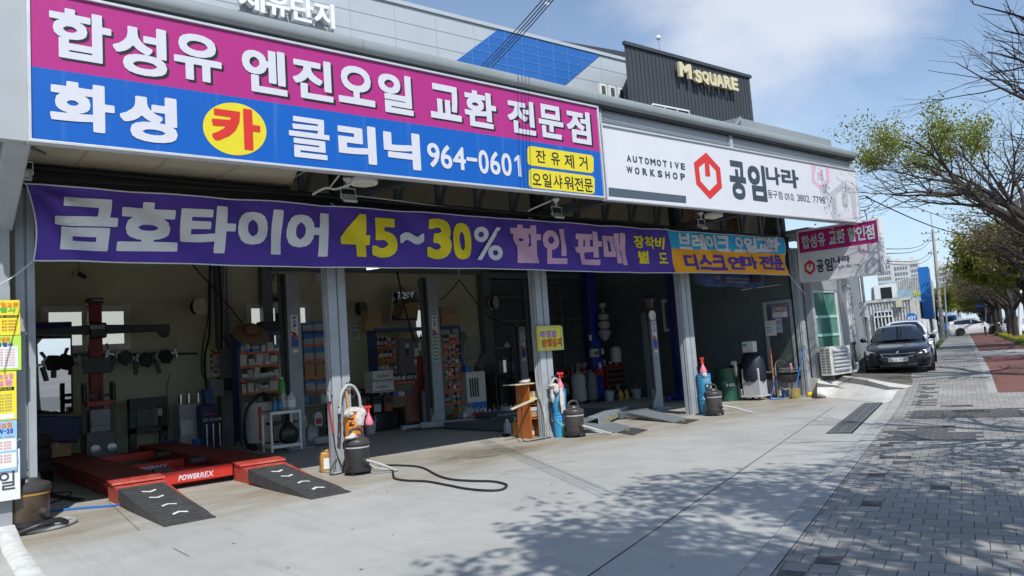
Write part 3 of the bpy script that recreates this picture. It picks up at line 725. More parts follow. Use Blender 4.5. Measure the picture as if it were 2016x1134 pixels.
# ======================= SIGNS ===========================================
def streaky(name,col,rough=0.35,amt=0.5,tint=(0.75,0.75,0.75),spec=0.5):
 m,t,b=nodes_of(name);o=N(t,'ShaderNodeTexCoord').outputs['Object']
 st=noise(t,stretch(t,o,(2.6,1,0.10)),2.2,8,0.68)
 f=rng(t,st,0.56,0.78,0,amt)
 c=mixc(t,f,tuple(col),tint)
 c=mixc(t,rng(t,noise(t,o,1.1,5),0.35,0.65,0,0.12),c,tuple(x*0.75 for x in col))
 t.links.new(c,b.inputs['Base Color']);b.inputs['Roughness'].default_value=rough;b.inputs['Specular IOR Level'].default_value=spec
 return m
streaky('sign_pink',(0.43,0.021,0.20),0.4,0.22,(0.52,0.16,0.36));streaky('sign_blue',(0.0,0.105,0.46),0.4,0.30,(0.22,0.38,0.66))
streaky('sign_white',(0.68,0.68,0.71),0.4,0.22,(0.60,0.58,0.52));mat('letter_white',(0.64,0.64,0.69),0.4,var=0.03)
mat('letter_black',(0.012,0.012,0.014),0.5,var=0);mat('sign_yellow',(0.74,0.62,0.02),0.4,var=0.05);mat('sign_red',(0.65,0.03,0.02),0.4,var=0.03)
mat('letter_slate',(0.045,0.062,0.085),0.45,var=0.03);mat('pale_pink',(0.70,0.44,0.56),0.4,var=0.03);mat('pale_grey',(0.50,0.50,0.545),0.4,var=0.03)
mat('alu_edge',(0.66,0.67,0.68),0.35,metal=0.3,var=0.08)
ZV=(-157.0,-15859.0)
def pxrect(P,x0,x1,yt,yb,vp,slant=0.0):
 """reader that lays a letter's box (given in photo pixels at its middle) on the plane P"""
 xc=(x0+x1)/2;yc=(yt+yb)/2
 def fn(u,v):
  x=x0+u*(x1-x0);y=yb+(yt-yb)*v
  s=(vp[1]-y)/(vp[0]-x);lean=(xc-ZV[0])/(yc-ZV[1])+slant
  return tuple(P(x+lean*(y-yc),y+s*(x-xc)))
 return fn
VF=(2800,553);YS=8.80
def sp(dy=0.0):return lambda x,y:PY(x,y,YS-dy)
def zrect(z,r):
 (a,c),(b,d)=z(r[0],r[2]),z(r[1],r[3]);return a,b,c,d
Z1=zp(0,0.3474,0,0);Z2=zp(0,0.3474,600,0);Z3=zp(0,0.3474,1100,150)
def chars(mb,rows,z,P,vp,wgt,mi=0,grow=0.0,slant=0.0):
 for r in rows:
  x0,x1,yt,yb=zrect(z,r[1:5]);put(mb,r[0],pxrect(P,x0,x1,yt,yb,vp,slant),wgt,mi)
def vround(P,xs0,ys0,xs1,ys1,vp,r=8,n=5):
 """outline of a rounded rectangle lying in a plane, given at its middle"""
 xc,yc=(xs0+xs1)/2,(ys0+ys1)/2;out=[]
 for cx,cy,a0 in((xs1-r,ys0+r,-pi/2),(xs1-r,ys1-r,0),(xs0+r,ys1-r,pi/2),(xs0+r,ys0+r,pi)):
  for k in range(n+1):
   a=a0+k*pi/2/n;x=cx+r*cos(a);y=cy+r*sin(a);s=(vp[1]-y)/(vp[0]-x)
   out.append(tuple(P(x,y+s*(x-xc))))
 return out
x0=PY(62,275,YS).x;x1=PY(1188,388,YS).x
zb0=PY(62,274,YS).z;zb1=PY(1188,387,YS).z;zt1=PY(1178.5,214,YS).z;zt0=zt1-(zb1-zb0)+0.02
zm0=PY(61,130,YS).z;zm1=PY(1183,299,YS).z
S=thing('shop_sign','wide pink and blue sign with white Korean lettering over the left bays','sign',(5.4,8.8,4.2))
def tq(mb,xa,za0,za1,xb,zb0_,zb1_,y0,y1,mi=0):
 mb.prism([(xa,y0,za0),(xb,y0,zb0_),(xb,y0,zb1_),(xa,y0,za1)],(0,y1-y0,0),mi)
mb=MB();e=0.03
tq(mb,x0-e,zb0-e,zb0,x1+e,zb1-e,zb1,YS-0.03,8.89);tq(mb,x0-e,zt0,zt0+e,x1+e,zt1,zt1+e,YS-0.03,8.89)
tq(mb,x0-e,zb0,zt0,x0,zb0+0.0003,zt0+0.0003,YS-0.03,8.89);tq(mb,x1,zb1,zt1,x1+e,zb1,zt1,YS-0.03,8.89)
obj('frame',mb,MATS['alu_edge'],S,bevel=0.003)
mb=MB();tq(mb,x0,zm0,zt0,x1,zm1,zt1,YS,8.88);obj('face',mb,MATS['sign_pink'],S,smooth=0)
mb=MB();tq(mb,x0,zb0,zm0,x1,zb1,zm1,YS,8.88);obj('face',mb,MATS['sign_blue'],S,smooth=0)
row1=[('합',280,632,62,342),('성',640,945,143,425),('유',985,1255,195,458),('엔',1372,1625,276,528),('진',1660,1885,333,564)]
row1b=[('오',188,395,375,592),('일',418,612,418,643),('교',710,885,482,678),('환',905,1085,518,722),('전',1150,1305,566,758),('문',1325,1465,596,784),('점',1485,1620,626,812)]
for dx,dy,lift,mt in((14,15,0.004,'letter_black'),(0,0,0.009,'letter_white')):
 mb=MB()
 sh=lambda rows:[(c,a+dx*k,b+dx*k,d+dy*k,e_+dy*k)for(c,a,b,d,e_)in rows for k in[1-0.0*a]]
 chars(mb,sh(row1),Z1,sp(lift),VF,0.034)
 s2=[(c,a+dx*0.72,b+dx*0.72,d+dy*0.72,e_+dy*0.72)for(c,a,b,d,e_)in row1b];chars(mb,s2,Z2,sp(lift),VF,0.034)
 if mt=='letter_white':
  obj('lettering',mb,MATS[mt],S,smooth=0);mb=MB()
  chars(mb,[('화',283,650,470,742),('성',680,1005,538,805),],Z1,sp(lift),VF,0.046)
  chars(mb,[('클',1638,1868,668,898)],Z1,sp(lift),VF,0.024)
  chars(mb,[('리',190,405,706,924),('닉',448,655,746,956)],Z2,sp(lift),VF,0.046)
  obj('lettering',mb,MATS[mt],S,smooth=0);mb=MB()
  chars(mb,[('9',695,765,810,948),('6',770,835,822,956),('4',840,912,832,962),('-',917,977,893,914),('0',985,1042,850,985),('6',1050,1107,858,990),('0',1115,1172,868,998),('1',1190,1224,878,1000)],Z2,sp(lift),VF,0.02)
 obj('lettering' if mt=='letter_white' else 'lettering_shadow',mb,MATS[mt],S,smooth=0)
mb=MB();c=Z1(1330,731)
mb.add([tuple(PY(c[0]+62.5*cos(a),c[1]+51.5*sin(a)+0.10*62*cos(a),YS-0.004))for a in[2*pi*k/48 for k in range(48)]],[tuple(range(48))[::-1]]);obj('yellow_disc',mb,MATS['sign_yellow'],S,smooth=0)
for(a,b_,cc,d)in((1262,1637,852,958),(1270,1643,975,1081)):
 q=zrect(Z2,(a,b_,cc,d));mb=MB();pl=vround(sp(0.004),q[0],q[2],q[1],q[3],VF,7);mb.add(pl,[tuple(range(len(pl)))]);obj('yellow_panel',mb,MATS['sign_yellow'],S,smooth=0)
mb=MB();chars(mb,[('카',1200,1476,608,842)],Z1,sp(0.008),VF,0.046);obj('lettering',mb,MATS['sign_red'],S,smooth=0)
mb=MB()
chars(mb,[('잔',1310,1366,850,922),('유',1396,1446,863,936),('제',1472,1526,874,952),('거',1555,1602,885,960),('오',1290,1340,983,1048),('일',1350,1398,984,1060),('샤',1410,1460,990,1066),('워',1470,1522,998,1074),('전',1530,1578,1006,1082),('문',1585,1632,1013,1088)],Z2,sp(0.008),VF,0.012)
obj('lettering',mb,MATS['letter_black'],S,smooth=0)
S2=thing('shop_sign','white sign with red wrench hexagon and AUTOMOTIVE WORKSHOP lettering over the far bays','sign',(14.5,8.8,4.3))
a0=PY(1196,391,YS);a1=PY(1693,437,YS);t0_=PY(1187,248,YS);t1_=PY(1681,337,YS)
mb=MB()
tq(mb,a0.x-e,a0.z-e,a0.z,a1.x+e,a1.z-e,a1.z,YS-0.03,8.89);tq(mb,a0.x-e,t0_.z,t0_.z+e,a1.x+e,t1_.z,t1_.z+e,YS-0.03,8.89)
tq(mb,a0.x-e,a0.z,t0_.z,a0.x,a0.z,t0_.z,YS-0.03,8.89);tq(mb,a1.x,a1.z,t1_.z,a1.x+e,a1.z,t1_.z,YS-0.03,8.89)
obj('frame',mb,MATS['alu_edge'],S2,bevel=0.003)
mb=MB();tq(mb,a0.x,a0.z,t0_.z,a1.x,a1.z,t1_.z,YS,8.88);obj('face',mb,MATS['sign_white'],S2,smooth=0)
def poly(mb,pts,z,P,mi=0):
 v=[tuple(P(*z(x,y)))for x,y in pts];mb.add(v,[tuple(range(len(v)))],mi)
def hexring(mb,z,P,outer,k,notch=True):
 cx=sum(p[0]for p in outer)/6;cy=sum(p[1]for p in outer)/6
 inner=[(cx+(x-cx)*k,cy+(y-cy)*k)for x,y in outer]
 for i in range(6):
  j=(i+1)%6;poly(mb,[outer[i],outer[j],inner[j],inner[i]],z,P)
mb=MB()
HX=[(835,432),(915,520),(926,632),(858,698),(780,612),(766,490)]
hexring(mb,Z3,sp(0.004),HX,0.64);poly(mb,[(826,470),(853,496),(859,568),(832,566)],Z3,sp(0.006))
obj('wrench_emblem',mb,MATS['sign_red'],S2,smooth=0)
mb=MB();AW='AUTOMOTIVE'
for i,ch in enumerate(AW):
 xc=398+i*34.0;w_={'I':8,'M':30}.get(ch,24);y=466+(xc-398)*0.150;put(mb,ch,pxrect(sp(0.004),*zrect(Z3,(xc-w_/2,xc+w_/2,y-19,y+19)),VF),0.045)
for i,ch in enumerate('WORKSHOP'):
 xc=402+i*43.0;w_=34 if ch=='W' else 26;y=531+(xc-402)*0.132;put(mb,ch,pxrect(sp(0.004),*zrect(Z3,(xc-w_/2,xc+w_/2,y-20,y+20)),VF),0.045)
chars(mb,[('공',970,1062,480,700),('임',1075,1175,500,708),('나',1175,1256,513,614),('라',1262,1360,526,632)],Z3,sp(0.004),VF,0.042)
chars(mb,[('동',1185,1212,646,692),('구',1214,1240,650,692),('점',1243,1268,652,697)],Z3,sp(0.004),VF,0.006)
xx=1281
for ch,w_ in zip('010.3802.7798',(20,12,20,4,20,20,20,20,4,20,20,20,20)):
 if ch=='.':yt,yb=699+(xx-1330)*0.11,706+(xx-1330)*0.11;put(mb,ch,pxrect(sp(0.004),*zrect(Z3,(xx,xx+5,yt,yb)),VF),0.0);xx+=19;continue
 ym=682+(xx-1285)*0.105;put(mb,ch,pxrect(sp(0.004),*zrect(Z3,(xx,xx+w_-4,ym-19,ym+19)),VF),0.004);xx+=16 if ch=='1' else 17.6
obj('lettering',mb,MATS['letter_slate'],S2,smooth=0)
mb=MB();poly(mb,[(283,630),(722,679),(722,720),(284,680)],Z3,sp(0.004));obj('slate_bar',mb,mat('slate',(0.075,0.10,0.125),0.4,var=0.04),S2,smooth=0)
mb=MB()
for q in([(1432,490),(1448,492),(1452,592),(1437,600)],[(1437,600),(1452,592),(1494,625),(1494,648)],[(1494,648),(1494,625),(1518,598),(1535,606)],[(1535,606),(1518,598),(1513,498),(1530,500)],[(1476,532),(1495,535),(1497,588),(1478,585)]):poly(mb,q,Z3,sp(0.004))
obj('pale_emblem',mb,MATS['pale_pink'],S2,smooth=0)
mb=MB()
for q in([(1543,655),(1612,595),(1612,638),(1572,672)],[(1612,595),(1683,650),(1655,675),(1612,638)],[(1543,655),(1572,672),(1578,808),(1553,806)],[(1683,650),(1691,806),(1670,812),(1655,675)],[(1605,650),(1638,655),(1640,742),(1608,740)]):poly(mb,q,Z3,sp(0.004))
obj('pale_emblem',mb,MATS['pale_grey'],S2,smooth=0)
XP=19.07;VP2=(-720,785)
def pp(d=0.0):return lambda x,y:PX(x,y,XP-d)
Z4=zp(0,0.12346,1540,420)
S3=thing('projecting_sign','box sign with pink band and small wrench hexagon sticking out beside the office window','sign',(19.15,9.5,3.05))
P4=[pp()(*Z4(x,y))for x,y in((250,300),(1515,95),(1590,945),(310,1090))]
PM=[pp()(*Z4(x,y))for x,y in((284,636),(1536,461))]
mb=MB();mb.prism([PM[0],PM[1],P4[2],P4[3]],(0.08,0,0));obj('face',mb,streaky('sign_white_b',(0.74,0.74,0.77),0.5,0.1),S3,smooth=0)
mb=MB();mb.prism([P4[0],P4[1],PM[1],PM[0]],(0.08,0,0));obj('face',mb,streaky('sign_pink_b',(0.48,0.012,0.20),0.5,0.06),S3,smooth=0)
mb=MB();cen=sum(P4,Vector())/4
for i in range(4):
 a_,b_=P4[i],P4[(i+1)%4];d_=Vector((0.09,0,0));mb.bar(a_+d_+(a_-cen).normalized()*0.02,b_+d_+(b_-cen).normalized()*0.02,0.05,0.22,up=(1,0,0))
mb.prism([p+Vector((0.10,0,0))for p in P4],(0.08,0,0));obj('frame',mb,mat('frame_white',(0.78,0.78,0.77),0.4,var=0.05),S3,smooth=0)
mb=MB();mb.bar(P4[0]+Vector((0.1,0.15,-0.2)),P4[0]+Vector((0.1,-0.1,-0.2)),0.06);mb.bar(P4[3]+Vector((0.1,0.15,0.2)),P4[3]+Vector((0.1,-0.1,0.2)),0.06);obj('bracket',mb,MATS['steel_grey'],S3,smooth=0)
rowp=[('합',310,437,352,566),('성',440,552,330,552),('유',570,686,305,528),('교',740,864,285,492),('환',865,1002,255,476),('할',1045,1182,222,452),('인',1182,1322,202,432),('점',1325,1470,182,414)]
mb=MB();chars(mb,[(c,a+10,b+10,d+10,e_+10)for c,a,b,d,e_ in rowp],Z4,pp(0.003),VP2,0.034);obj('lettering_shadow',mb,MATS['letter_black'],S3,smooth=0)
mb=MB();chars(mb,rowp,Z4,pp(0.006),VP2,0.034);obj('lettering',mb,MATS['letter_white'],S3,smooth=0)
mb=MB();chars(mb,[('공',550,662,740,945),('임',682,802,712,922),('나',808,938,690,800),('라',946,1085,672,776)],Z4,pp(0.003),VP2,0.042)
xx=822
for ch,w_ in zip('동구점 010. 3802. 7798',[32]*3+[12]+[24,16,24,12,10]+[24]*4+[12,10]+[24]*4):
 if ch!=' ':
  ym=866-(xx-822)*0.105;h_=22 if ch!='.' else 4;dy_=0 if ch!='.' else 18
  put(mb,ch,pxrect(pp(0.003),*zrect(Z4,(xx,xx+(w_-5 if ch!='.' else 6),ym-h_+dy_,ym+h_+dy_)),VP2),0.004)
 xx+=w_*1.04
obj('lettering',mb,MATS['letter_slate'],S3,smooth=0)
mb=MB();HX2=[(434,740),(520,800),(526,905),(450,985),(360,925),(354,815)]
hexring(mb,Z4,pp(0.003),HX2,0.62);poly(mb,[(424,778),(452,795),(452,856),(424,860)],Z4,pp(0.0045));obj('wrench_emblem',mb,MATS['sign_red'],S3,smooth=0)
mb=MB()
for q in([(1212,505),(1240,500),(1250,610),(1225,625)],[(1225,625),(1250,610),(1305,635),(1310,672)],[(1310,672),(1305,635),(1360,590),(1385,590)],[(1385,590),(1360,590),(1355,490),(1380,485)],[(1286,560),(1312,557),(1314,612),(1290,615)]):poly(mb,q,Z4,pp(0.003))
obj('pale_emblem',mb,MATS['pale_pink'],S3,smooth=0)
mb=MB()
for q in([(1315,775),(1440,688),(1440,740),(1362,792)],[(1440,688),(1560,742),(1530,775),(1440,740)],[(1315,775),(1362,792),(1372,960),(1325,965)],[(1560,742),(1575,940),(1545,942),(1530,775)],[(1420,768),(1474,762),(1476,848),(1424,852)]):poly(mb,q,Z4,pp(0.003))
obj('pale_emblem',mb,MATS['pale_grey'],S3,smooth=0)
YBN=10.34
BC=[PY(*p,YBN)for p in((51,361),(1541,469),(1551,541),(67,514))]
bx0,bx1=BC[0].x,BC[1].x
def bwave(x,z):
 d=hypot(x-bx0,(z-BC[0].z)*1.2);ang=atan2(BC[0].z-z,x-bx0+1e-6)
 f=0.075*math.exp(-d/0.8)*sin(ang*10)+0.019*sin(x*5.1+z*6.5)+0.012*sin(x*2.3-z*3.1+1)+0.007*sin(x*9.3+z*12)
 e2=max(0,(x-15.6)/2.4);f+=e2*0.022*sin(x*6.2+(z-3.2)*9+0.6)
 return YBN+f
mb=MB();NX,NZ=230,14
D0=PY(*Z3(615,875),YBN);D1=PY(*Z3(666,1110),YBN)
def bpt(i,j):
 v=j/NZ
 a_=BC[3].lerp(BC[0],v);b_=BC[2].lerp(BC[1],v);dm=D1.lerp(D0,v)
 k=170
 if i<=k:q=i/k;x=a_.x+(dm.x-a_.x)*q
 else:q=(i-k)/(NX-k);x=dm.x+(b_.x-dm.x)*q
 fr=(x-a_.x)/(b_.x-a_.x);z=a_.z+(b_.z-a_.z)*fr
 z+=0.012*(1-v)*sin(x*0.9+0.5)-0.02*v*(1-abs(2*((x/1.45)%1)-1))*0.6+0.06*(2*v-1)*0
 x+=0.06*(1-(2*v-1)**2)*max(0,1-fr*30)
 return(x,bwave(x,z),z)
vs=[bpt(i,j)for j in range(NZ+1)for i in range(NX+1)]
for j in range(NZ):
 for i in range(NX):
  a_=j*(NX+1)+i;mi=0 if i<170 else(2 if j<NZ*0.51 else 1);mb.f.append((a_,a_+1,a_+NX+2,a_+NX+1));mb.m.append(mi)
mb.v=vs
B=thing('banner','long purple cloth banner with yellow 45 to 30 percent discount lettering below the signs','banner',(9,YBN,3.1))
obj('cloth',mb,[mat('cloth_purple',(0.078,0.036,0.32),0.75,var=0.05),mat('cloth_cyan',(0.02,0.42,0.74),0.75,var=0.05),mat('cloth_orange',(0.90,0.38,0.01),0.75,var=0.05)],B,smooth=180)
mb=MB()
for j0,(jj)in(('b',0),('t',NZ)):mb.tube([(p[0],p[1]-0.004,p[2])for p in[bpt(i,jj)for i in range(0,NX+1,2)]],0.009,5)
mb.tube([(p[0],p[1]-0.004,p[2])for p in[bpt(0,j)for j in range(NZ+1)]],0.008,5)
mb.tube([(p[0],p[1]-0.004,p[2])for p in[bpt(NX,j)for j in range(NZ+1)]],0.008,5)
obj('hem',mb,mat('rope_white',(0.66,0.66,0.68),0.8,var=0.1),B,smooth=60)
def bp(x,y):
 p=PY(x,y,YBN);return Vector((p.x,bwave(p.x,p.z)-0.014,p.z))
def blet(rows,z,wgt,slant=0.0):
 mb=MB()
 for r in rows:put(mb,r[0],pxrect(bp,*zrect(z,r[1:5]),VF,slant),r[5]if len(r)>5 else wgt)
 return mb
ZB1=zp(0,0.3474,0,340);ZB2=zp(0,0.3474,600,340);ZB3=zp(0,0.15873,1300,380)
mat('cloth_white',(0.72,0.72,0.75),0.8,var=0.05);mat('cloth_yellow',(0.80,0.66,0.02),0.8,var=0.05);mat('cloth_pink',(0.68,0.40,0.56),0.8,var=0.05)
mb=blet([('금',308,665,145,441),('호',670,1008,165,447),('타',1022,1330,188,455),('이',1342,1595,206,463),('어',1622,1860,224,474)],ZB1,0.05,-0.10)
m2=blet([('~',535,676,340,406,0.03),('%',962,1120,308,496,0.016)],ZB2,0.03,-0.05);mb.add(m2.v,m2.f)
m2=blet([('브',222,390,497,700),('레',395,545,507,708),('이',552,692,520,716),('크',697,852,532,730),('오',902,1045,544,736),('일',1047,1196,554,736),('교',1187,1352,560,732),('환',1318,1470,560,730)],ZB3,0.04,0.08);mb.add(m2.v,m2.f)
obj('lettering',mb,MATS['cloth_white'],B,smooth=0)
mb=blet([('4',202,368,233,478),('5',382,518,258,482),('3',692,828,262,490),('0',836,946,284,492)],ZB2,0.045,-0.04)
m2=blet([('장',418,476,904,976),('착',482,542,908,980),('비',546,596,912,980),('별',446,506,990,1062),('도',566,622,1000,1062)],Z3,0.035,0.0);mb.add(m2.v,m2.f)
obj('lettering',mb,MATS['cloth_yellow'],B,smooth=0)
mb=blet([('할',1170,1336,296,514),('인',1346,1480,316,517),('판',1536,1682,332,523),('매',1688,1815,340,524)],ZB2,0.046);obj('lettering',mb,MATS['cloth_pink'],B,smooth=0)
mb=blet([('디',288,456,757,955),('스',476,642,766,952),('크',630,816,772,962),('연',846,1042,784,950),('마',1020,1196,784,946),('전',1238,1392,778,948),('문',1392,1517,774,962)],ZB3,0.040,0.10);obj('lettering',mb,MATS['cloth_purple'],B,smooth=0)
mb=MB()
pA=Vector(bpt(0,0));pB=PY(-40,575,9.6);mb.tube([pA.lerp(pB,k/6)-Vector((0,0,0.05*sin(pi*k/6)))for k in range(7)],0.008,5)
pA=Vector(bpt(NX,0));pB=PY(1586,580,10.5);mb.tube([pA,pB],0.008,5)
for fr in(0,57,114,171,228):
 p=Vector(bpt(fr,NZ));mb.tube([p,p+Vector((-0.02 if fr else-0.12,0.1,0.07))],0.012,5)
obj('tie_rope',mb,MATS['rope_white'],B,smooth=60)
ZS=zp(0,0.2381,1360,530);YB2=11.2
C4=[PY(*ZS(x,y),YB2)for x,y in((22,-30),(612,-40),(610,150),(40,118))]
def b2(u,v):
 a_=C4[3].lerp(C4[0],v);b_=C4[2].lerp(C4[1],v);p=a_.lerp(b_,u);p.z-=(1-v)*0.10*sin(pi*u)*(0.6+0.4*sin(u*9));p.y+=0.03*sin(u*14+v*3);return tuple(p)
B2=thing('banner','small faded blue cloth banner hanging inside the bay behind the orange banner end','banner',tuple(C4[3]))
mb=MB();mb.grid(b2,30,8);obj('cloth',mb,mat('cloth_blue',(0.045,0.075,0.19),0.8,var=0.5,scale=3),B2,smooth=180)
mb=MB()
for txt,x_,y_,w_,h_ in(('H7',205,52,38,34),('용품점검',285,64,62,20),('타이어',360,68,50,20),('세차광택',420,74,56,20),('배터리교환',295,94,72,20),('오일',372,96,40,20),('정비',420,100,48,20)):
 x0_,x1_,yt_,yb_=zrect(ZS,(x_,x_+w_,y_,y_+h_));line(mb,txt,pxrect(lambda x,y:PY(x,y,YB2-0.06),x0_,x1_,yt_,yb_,VF),0.01)
obj('lettering',mb,mat('cloth_grey',(0.35,0.36,0.4),0.8,var=0.1),B2,smooth=0)
mb=MB();q=[PY(*ZS(x,y),YB2-0.06)for x,y in((505,30),(575,34),(585,105),(505,112))];mb.add([tuple(p)for p in q],[(0,1,2,3)]);obj('printed_picture',mb,mat('print_dark',(0.03,0.03,0.035),0.7,var=0.6,scale=9),B2,smooth=0)
mb=MB();pA=PY(*ZS(415,172),YB2);pB=PY(*ZS(830,115),YB2);mb.tube([pA,pB],0.007,5);obj('tie_rope',mb,MATS['rope_white'],B2)
# ======================= WORKSHOP EQUIPMENT ==============================
def bx(px0,px1,py0,py1,Y):
 a=PY(px0,(py0+py1)/2,Y);b=PY(px1,(py0+py1)/2,Y);t_=PY((px0+px1)/2,py0,Y);d=PY((px0+px1)/2,py1,Y)
 return a.x,b.x,max(0.0,d.z),t_.z
def arc(c,r,a0,a1,n=10,ax=(1,0,0),ay=(0,0,1)):
 c=Vector(c);ax=Vector(ax);ay=Vector(ay);return[c+ax*r*cos(a0+(a1-a0)*k/n)+ay*r*sin(a0+(a1-a0)*k/n)for k in range(n+1)]
def spline(pts,n=8):
 P=[Vector(p)for p in pts];out=[]
 for i in range(len(P)-1):
  p0,p1,p2,p3=P[max(0,i-1)],P[i],P[i+1],P[min(len(P)-1,i+2)]
  for k in range(n):
   t=k/n;out.append(0.5*((2*p1)+(p2-p0)*t+(2*p0-5*p1+4*p2-p3)*t*t+(3*p1-p0-3*p2+p3)*t**3))
 return out+[P[-1]]
mat('lift_red',(0.60,0.03,0.02),0.42,var=0.12,scale=4,dirt=(0.22,0.10,0.075),dscale=4,damt=0.55)
mat('lift_red_worn',(0.50,0.06,0.045),0.55,var=0.2,scale=7,dirt=(0.33,0.20,0.15),dscale=7,damt=0.8)
mat('rubber',(0.055,0.056,0.058),0.8,var=0.3,scale=12,bump=0.4,bscale=60,dirt=(0.11,0.105,0.095),dscale=5,damt=0.6)
mat('black_plastic',(0.022,0.022,0.024),0.4,var=0.2);mat('black_rubber',(0.018,0.018,0.018),0.7,var=0.2)
mat('dark_plastic',(0.055,0.05,0.05),0.38,var=0.15,scale=5,dirt=(0.12,0.11,0.1),dscale=6,damt=0.3)
mat('lift_grey',(0.27,0.305,0.335),0.45,var=0.12,scale=4,dirt=(0.13,0.13,0.13),dscale=5,damt=0.5)
mat('lift_grey_dark',(0.12,0.132,0.15),0.5,var=0.15);mat('lift_blue',(0.025,0.05,0.36),0.42,var=0.12,scale=3,dirt=(0.03,0.035,0.1),dscale=4)
mat('rack_blue',(0.022,0.06,0.20),0.5,var=0.1);mat('rack_orange',(0.62,0.13,0.035),0.5,var=0.1)
mat('chrome',(0.62,0.62,0.62),0.22,metal=0.9,var=0.1);mat('steel_bright',(0.45,0.46,0.47),0.35,metal=0.6,var=0.2)
mat('cardboard',(0.40,0.26,0.14),0.85,var=0.12,scale=3);mat('paper_white',(0.74,0.74,0.72),0.7,var=0.05);mat('box_white',(0.62,0.62,0.60),0.7,var=0.15)
mat('box_cream',(0.60,0.56,0.43),0.7,var=0.15);mat('box_blue',(0.045,0.22,0.50),0.5,var=0.15);mat('box_grey',(0.42,0.43,0.45),0.7,var=0.12)
mat('label_blue',(0.03,0.05,0.35),0.4,var=0);mat('label_red',(0.65,0.04,0.03),0.4,var=0.05);mat('mirror',(0.86,0.88,0.88),0.015,metal=1.0,var=0)
mat('tank_white',(0.66,0.66,0.63),0.4,var=0.08,dirt=(0.4,0.38,0.33),dscale=5);mat('yellow_paint',(0.80,0.55,0.02),0.5,var=0.1);mat('jug_amber',(0.42,0.215,0.045),0.35,var=0.1)
mat('pail_blue',(0.045,0.32,0.62),0.4,var=0.06);mat('drum_green',(0.006,0.062,0.036),0.4,var=0.12);mat('orange_box',(0.45,0.13,0.03),0.5,var=0.12)
mat('tool_red',(0.33,0.02,0.02),0.4,var=0.12);mat('navy',(0.014,0.017,0.034),0.55,var=0.2,scale=8);mat('cloth_rag',(0.62,0.57,0.54),0.9,var=0.3,scale=9,dirt=(0.36,0.3,0.27),dscale=14,damt=0.7,bump=0.5,bscale=90)
mat('hose_grey',(0.42,0.43,0.43),0.5,var=0.15);mat('pink_liquid',(0.72,0.20,0.27),0.3,var=0.08);mat('red_plastic',(0.62,0.03,0.025),0.35,var=0.1)
mat('straw',(0.24,0.18,0.11),0.85,var=0.25,scale=20);mat('wood',(0.40,0.24,0.11),0.7,var=0.25,scale=7);mat('paper_yellow',(0.80,0.68,0.04),0.55,var=0.05)
mat('green_plastic',(0.06,0.36,0.07),0.4,var=0.1);mat('blue_plastic',(0.02,0.16,0.52),0.45,var=0.08);mat('brown_rubber',(0.17,0.055,0.035),0.65,var=0.3,scale=4)
K=MATS
def T1(name,label,cat,mb,mt,group=None,**kw):return obj(name,mb,mt,label=label,cat=cat,group=group,**kw)
L=thing('alignment_lift','low red alignment lift with two runways standing in the first bay','car lift',(3.6,12,0))
ZP=0.285
for xa,xb in((2.43,3.08),(4.18,4.86)):
 mb=MB();mb.box(xa,xb,11.98,17.7,ZP-0.02,ZP);mb.box(xa,xa+0.03,11.98,17.7,0.16,ZP-0.021);mb.box(xb-0.03,xb,11.98,17.7,0.16,ZP-0.021)
 mb.box(xa-0.02,xa,12.0,17.7,0.215,0.24);mb.box(xb,xb+0.02,12.0,17.7,0.215,0.24)
 mb.box(xa,xb,11.97,12.0,0.03,ZP-0.021);obj('runway',mb,mat('runway_red',(0.27,0.026,0.022),0.55,var=0.25,scale=5,dirt=(0.085,0.045,0.035),dscale=3,damt=0.8),L,bevel=0.004)
 mb=MB();mb.box(xa+0.08,xb-0.08,12.6,16.6,0.02,0.14);mb.bar((xa+0.2,12.8,0.06),(xa+0.2,16.0,0.2),0.06);mb.bar((xb-0.2,16.0,0.06),(xb-0.2,12.8,0.2),0.06);obj('scissor',mb,K['lift_red'],L,smooth=0)
 mb=MB();mb.prism([(xa,11.96,0),(xa,11.96,0.262),(xa,10.2,0.012),(xa,10.2,0)],(0.018,0,0));mb.prism([(xb-0.018,11.96,0),(xb-0.018,11.96,0.262),(xb-0.018,10.2,0.012),(xb-0.018,10.2,0)],(0.018,0,0))
 mb.prism([(xa+0.018,11.96,0.262),(xa+0.018,10.2,0.012),(xa+0.018,10.2,0.0),(xa+0.018,11.96,0.242)],(xb-xa-0.036,0,0))
 mb.prism([(xa-0.02,12.01,ZP+0.003),(xa-0.02,11.66,0.265),(xa-0.02,11.64,0.235),(xa-0.02,12.01,0.265)],(xb-xa+0.04,0,0))
 obj('wedge',mb,K['lift_red_worn'],L,bevel=0.004)
for yy,zz in((11.97,1),(14.4,0.75)):
 mb=MB();mb.box(3.10,4.16,yy,yy+0.05,0.09*zz,0.27*zz);mb.box(3.10,4.16,yy+0.05,yy+0.16,0.25*zz,0.27*zz)
 c_=obj('crossbar',mb,K['lift_red'],L,bevel=0.006)
 mb=MB();z0_=0.125*zz;z1_=0.205*zz
 X0=3.36;X1=3.86
 line(mb,'POWER',lambda u,v:(X0+(X1-X0)*0.6*u+0.014*v,yy-0.004,z0_+(z1_-z0_)*v),0.045,gap=0.05);line(mb,'REX',lambda u,v:(X0+(X1-X0)*(0.62+0.38*u)+0.014*v,yy-0.004,z0_+(z1_-z0_)*v),0.02,gap=0.06)
 obj('lettering',mb,K['letter_white'],c_,smooth=0)
mb=MB();mb.box(3.12,4.14,12.3,14.2,0.02,0.10);mb.bar((3.2,13.2,0.13),(4.1,13.2,0.13),0.07);mb.box(3.0,4.2,16.4,16.6,0.1,0.24);obj('centre_frame',mb,K['lift_red'],L,smooth=0)
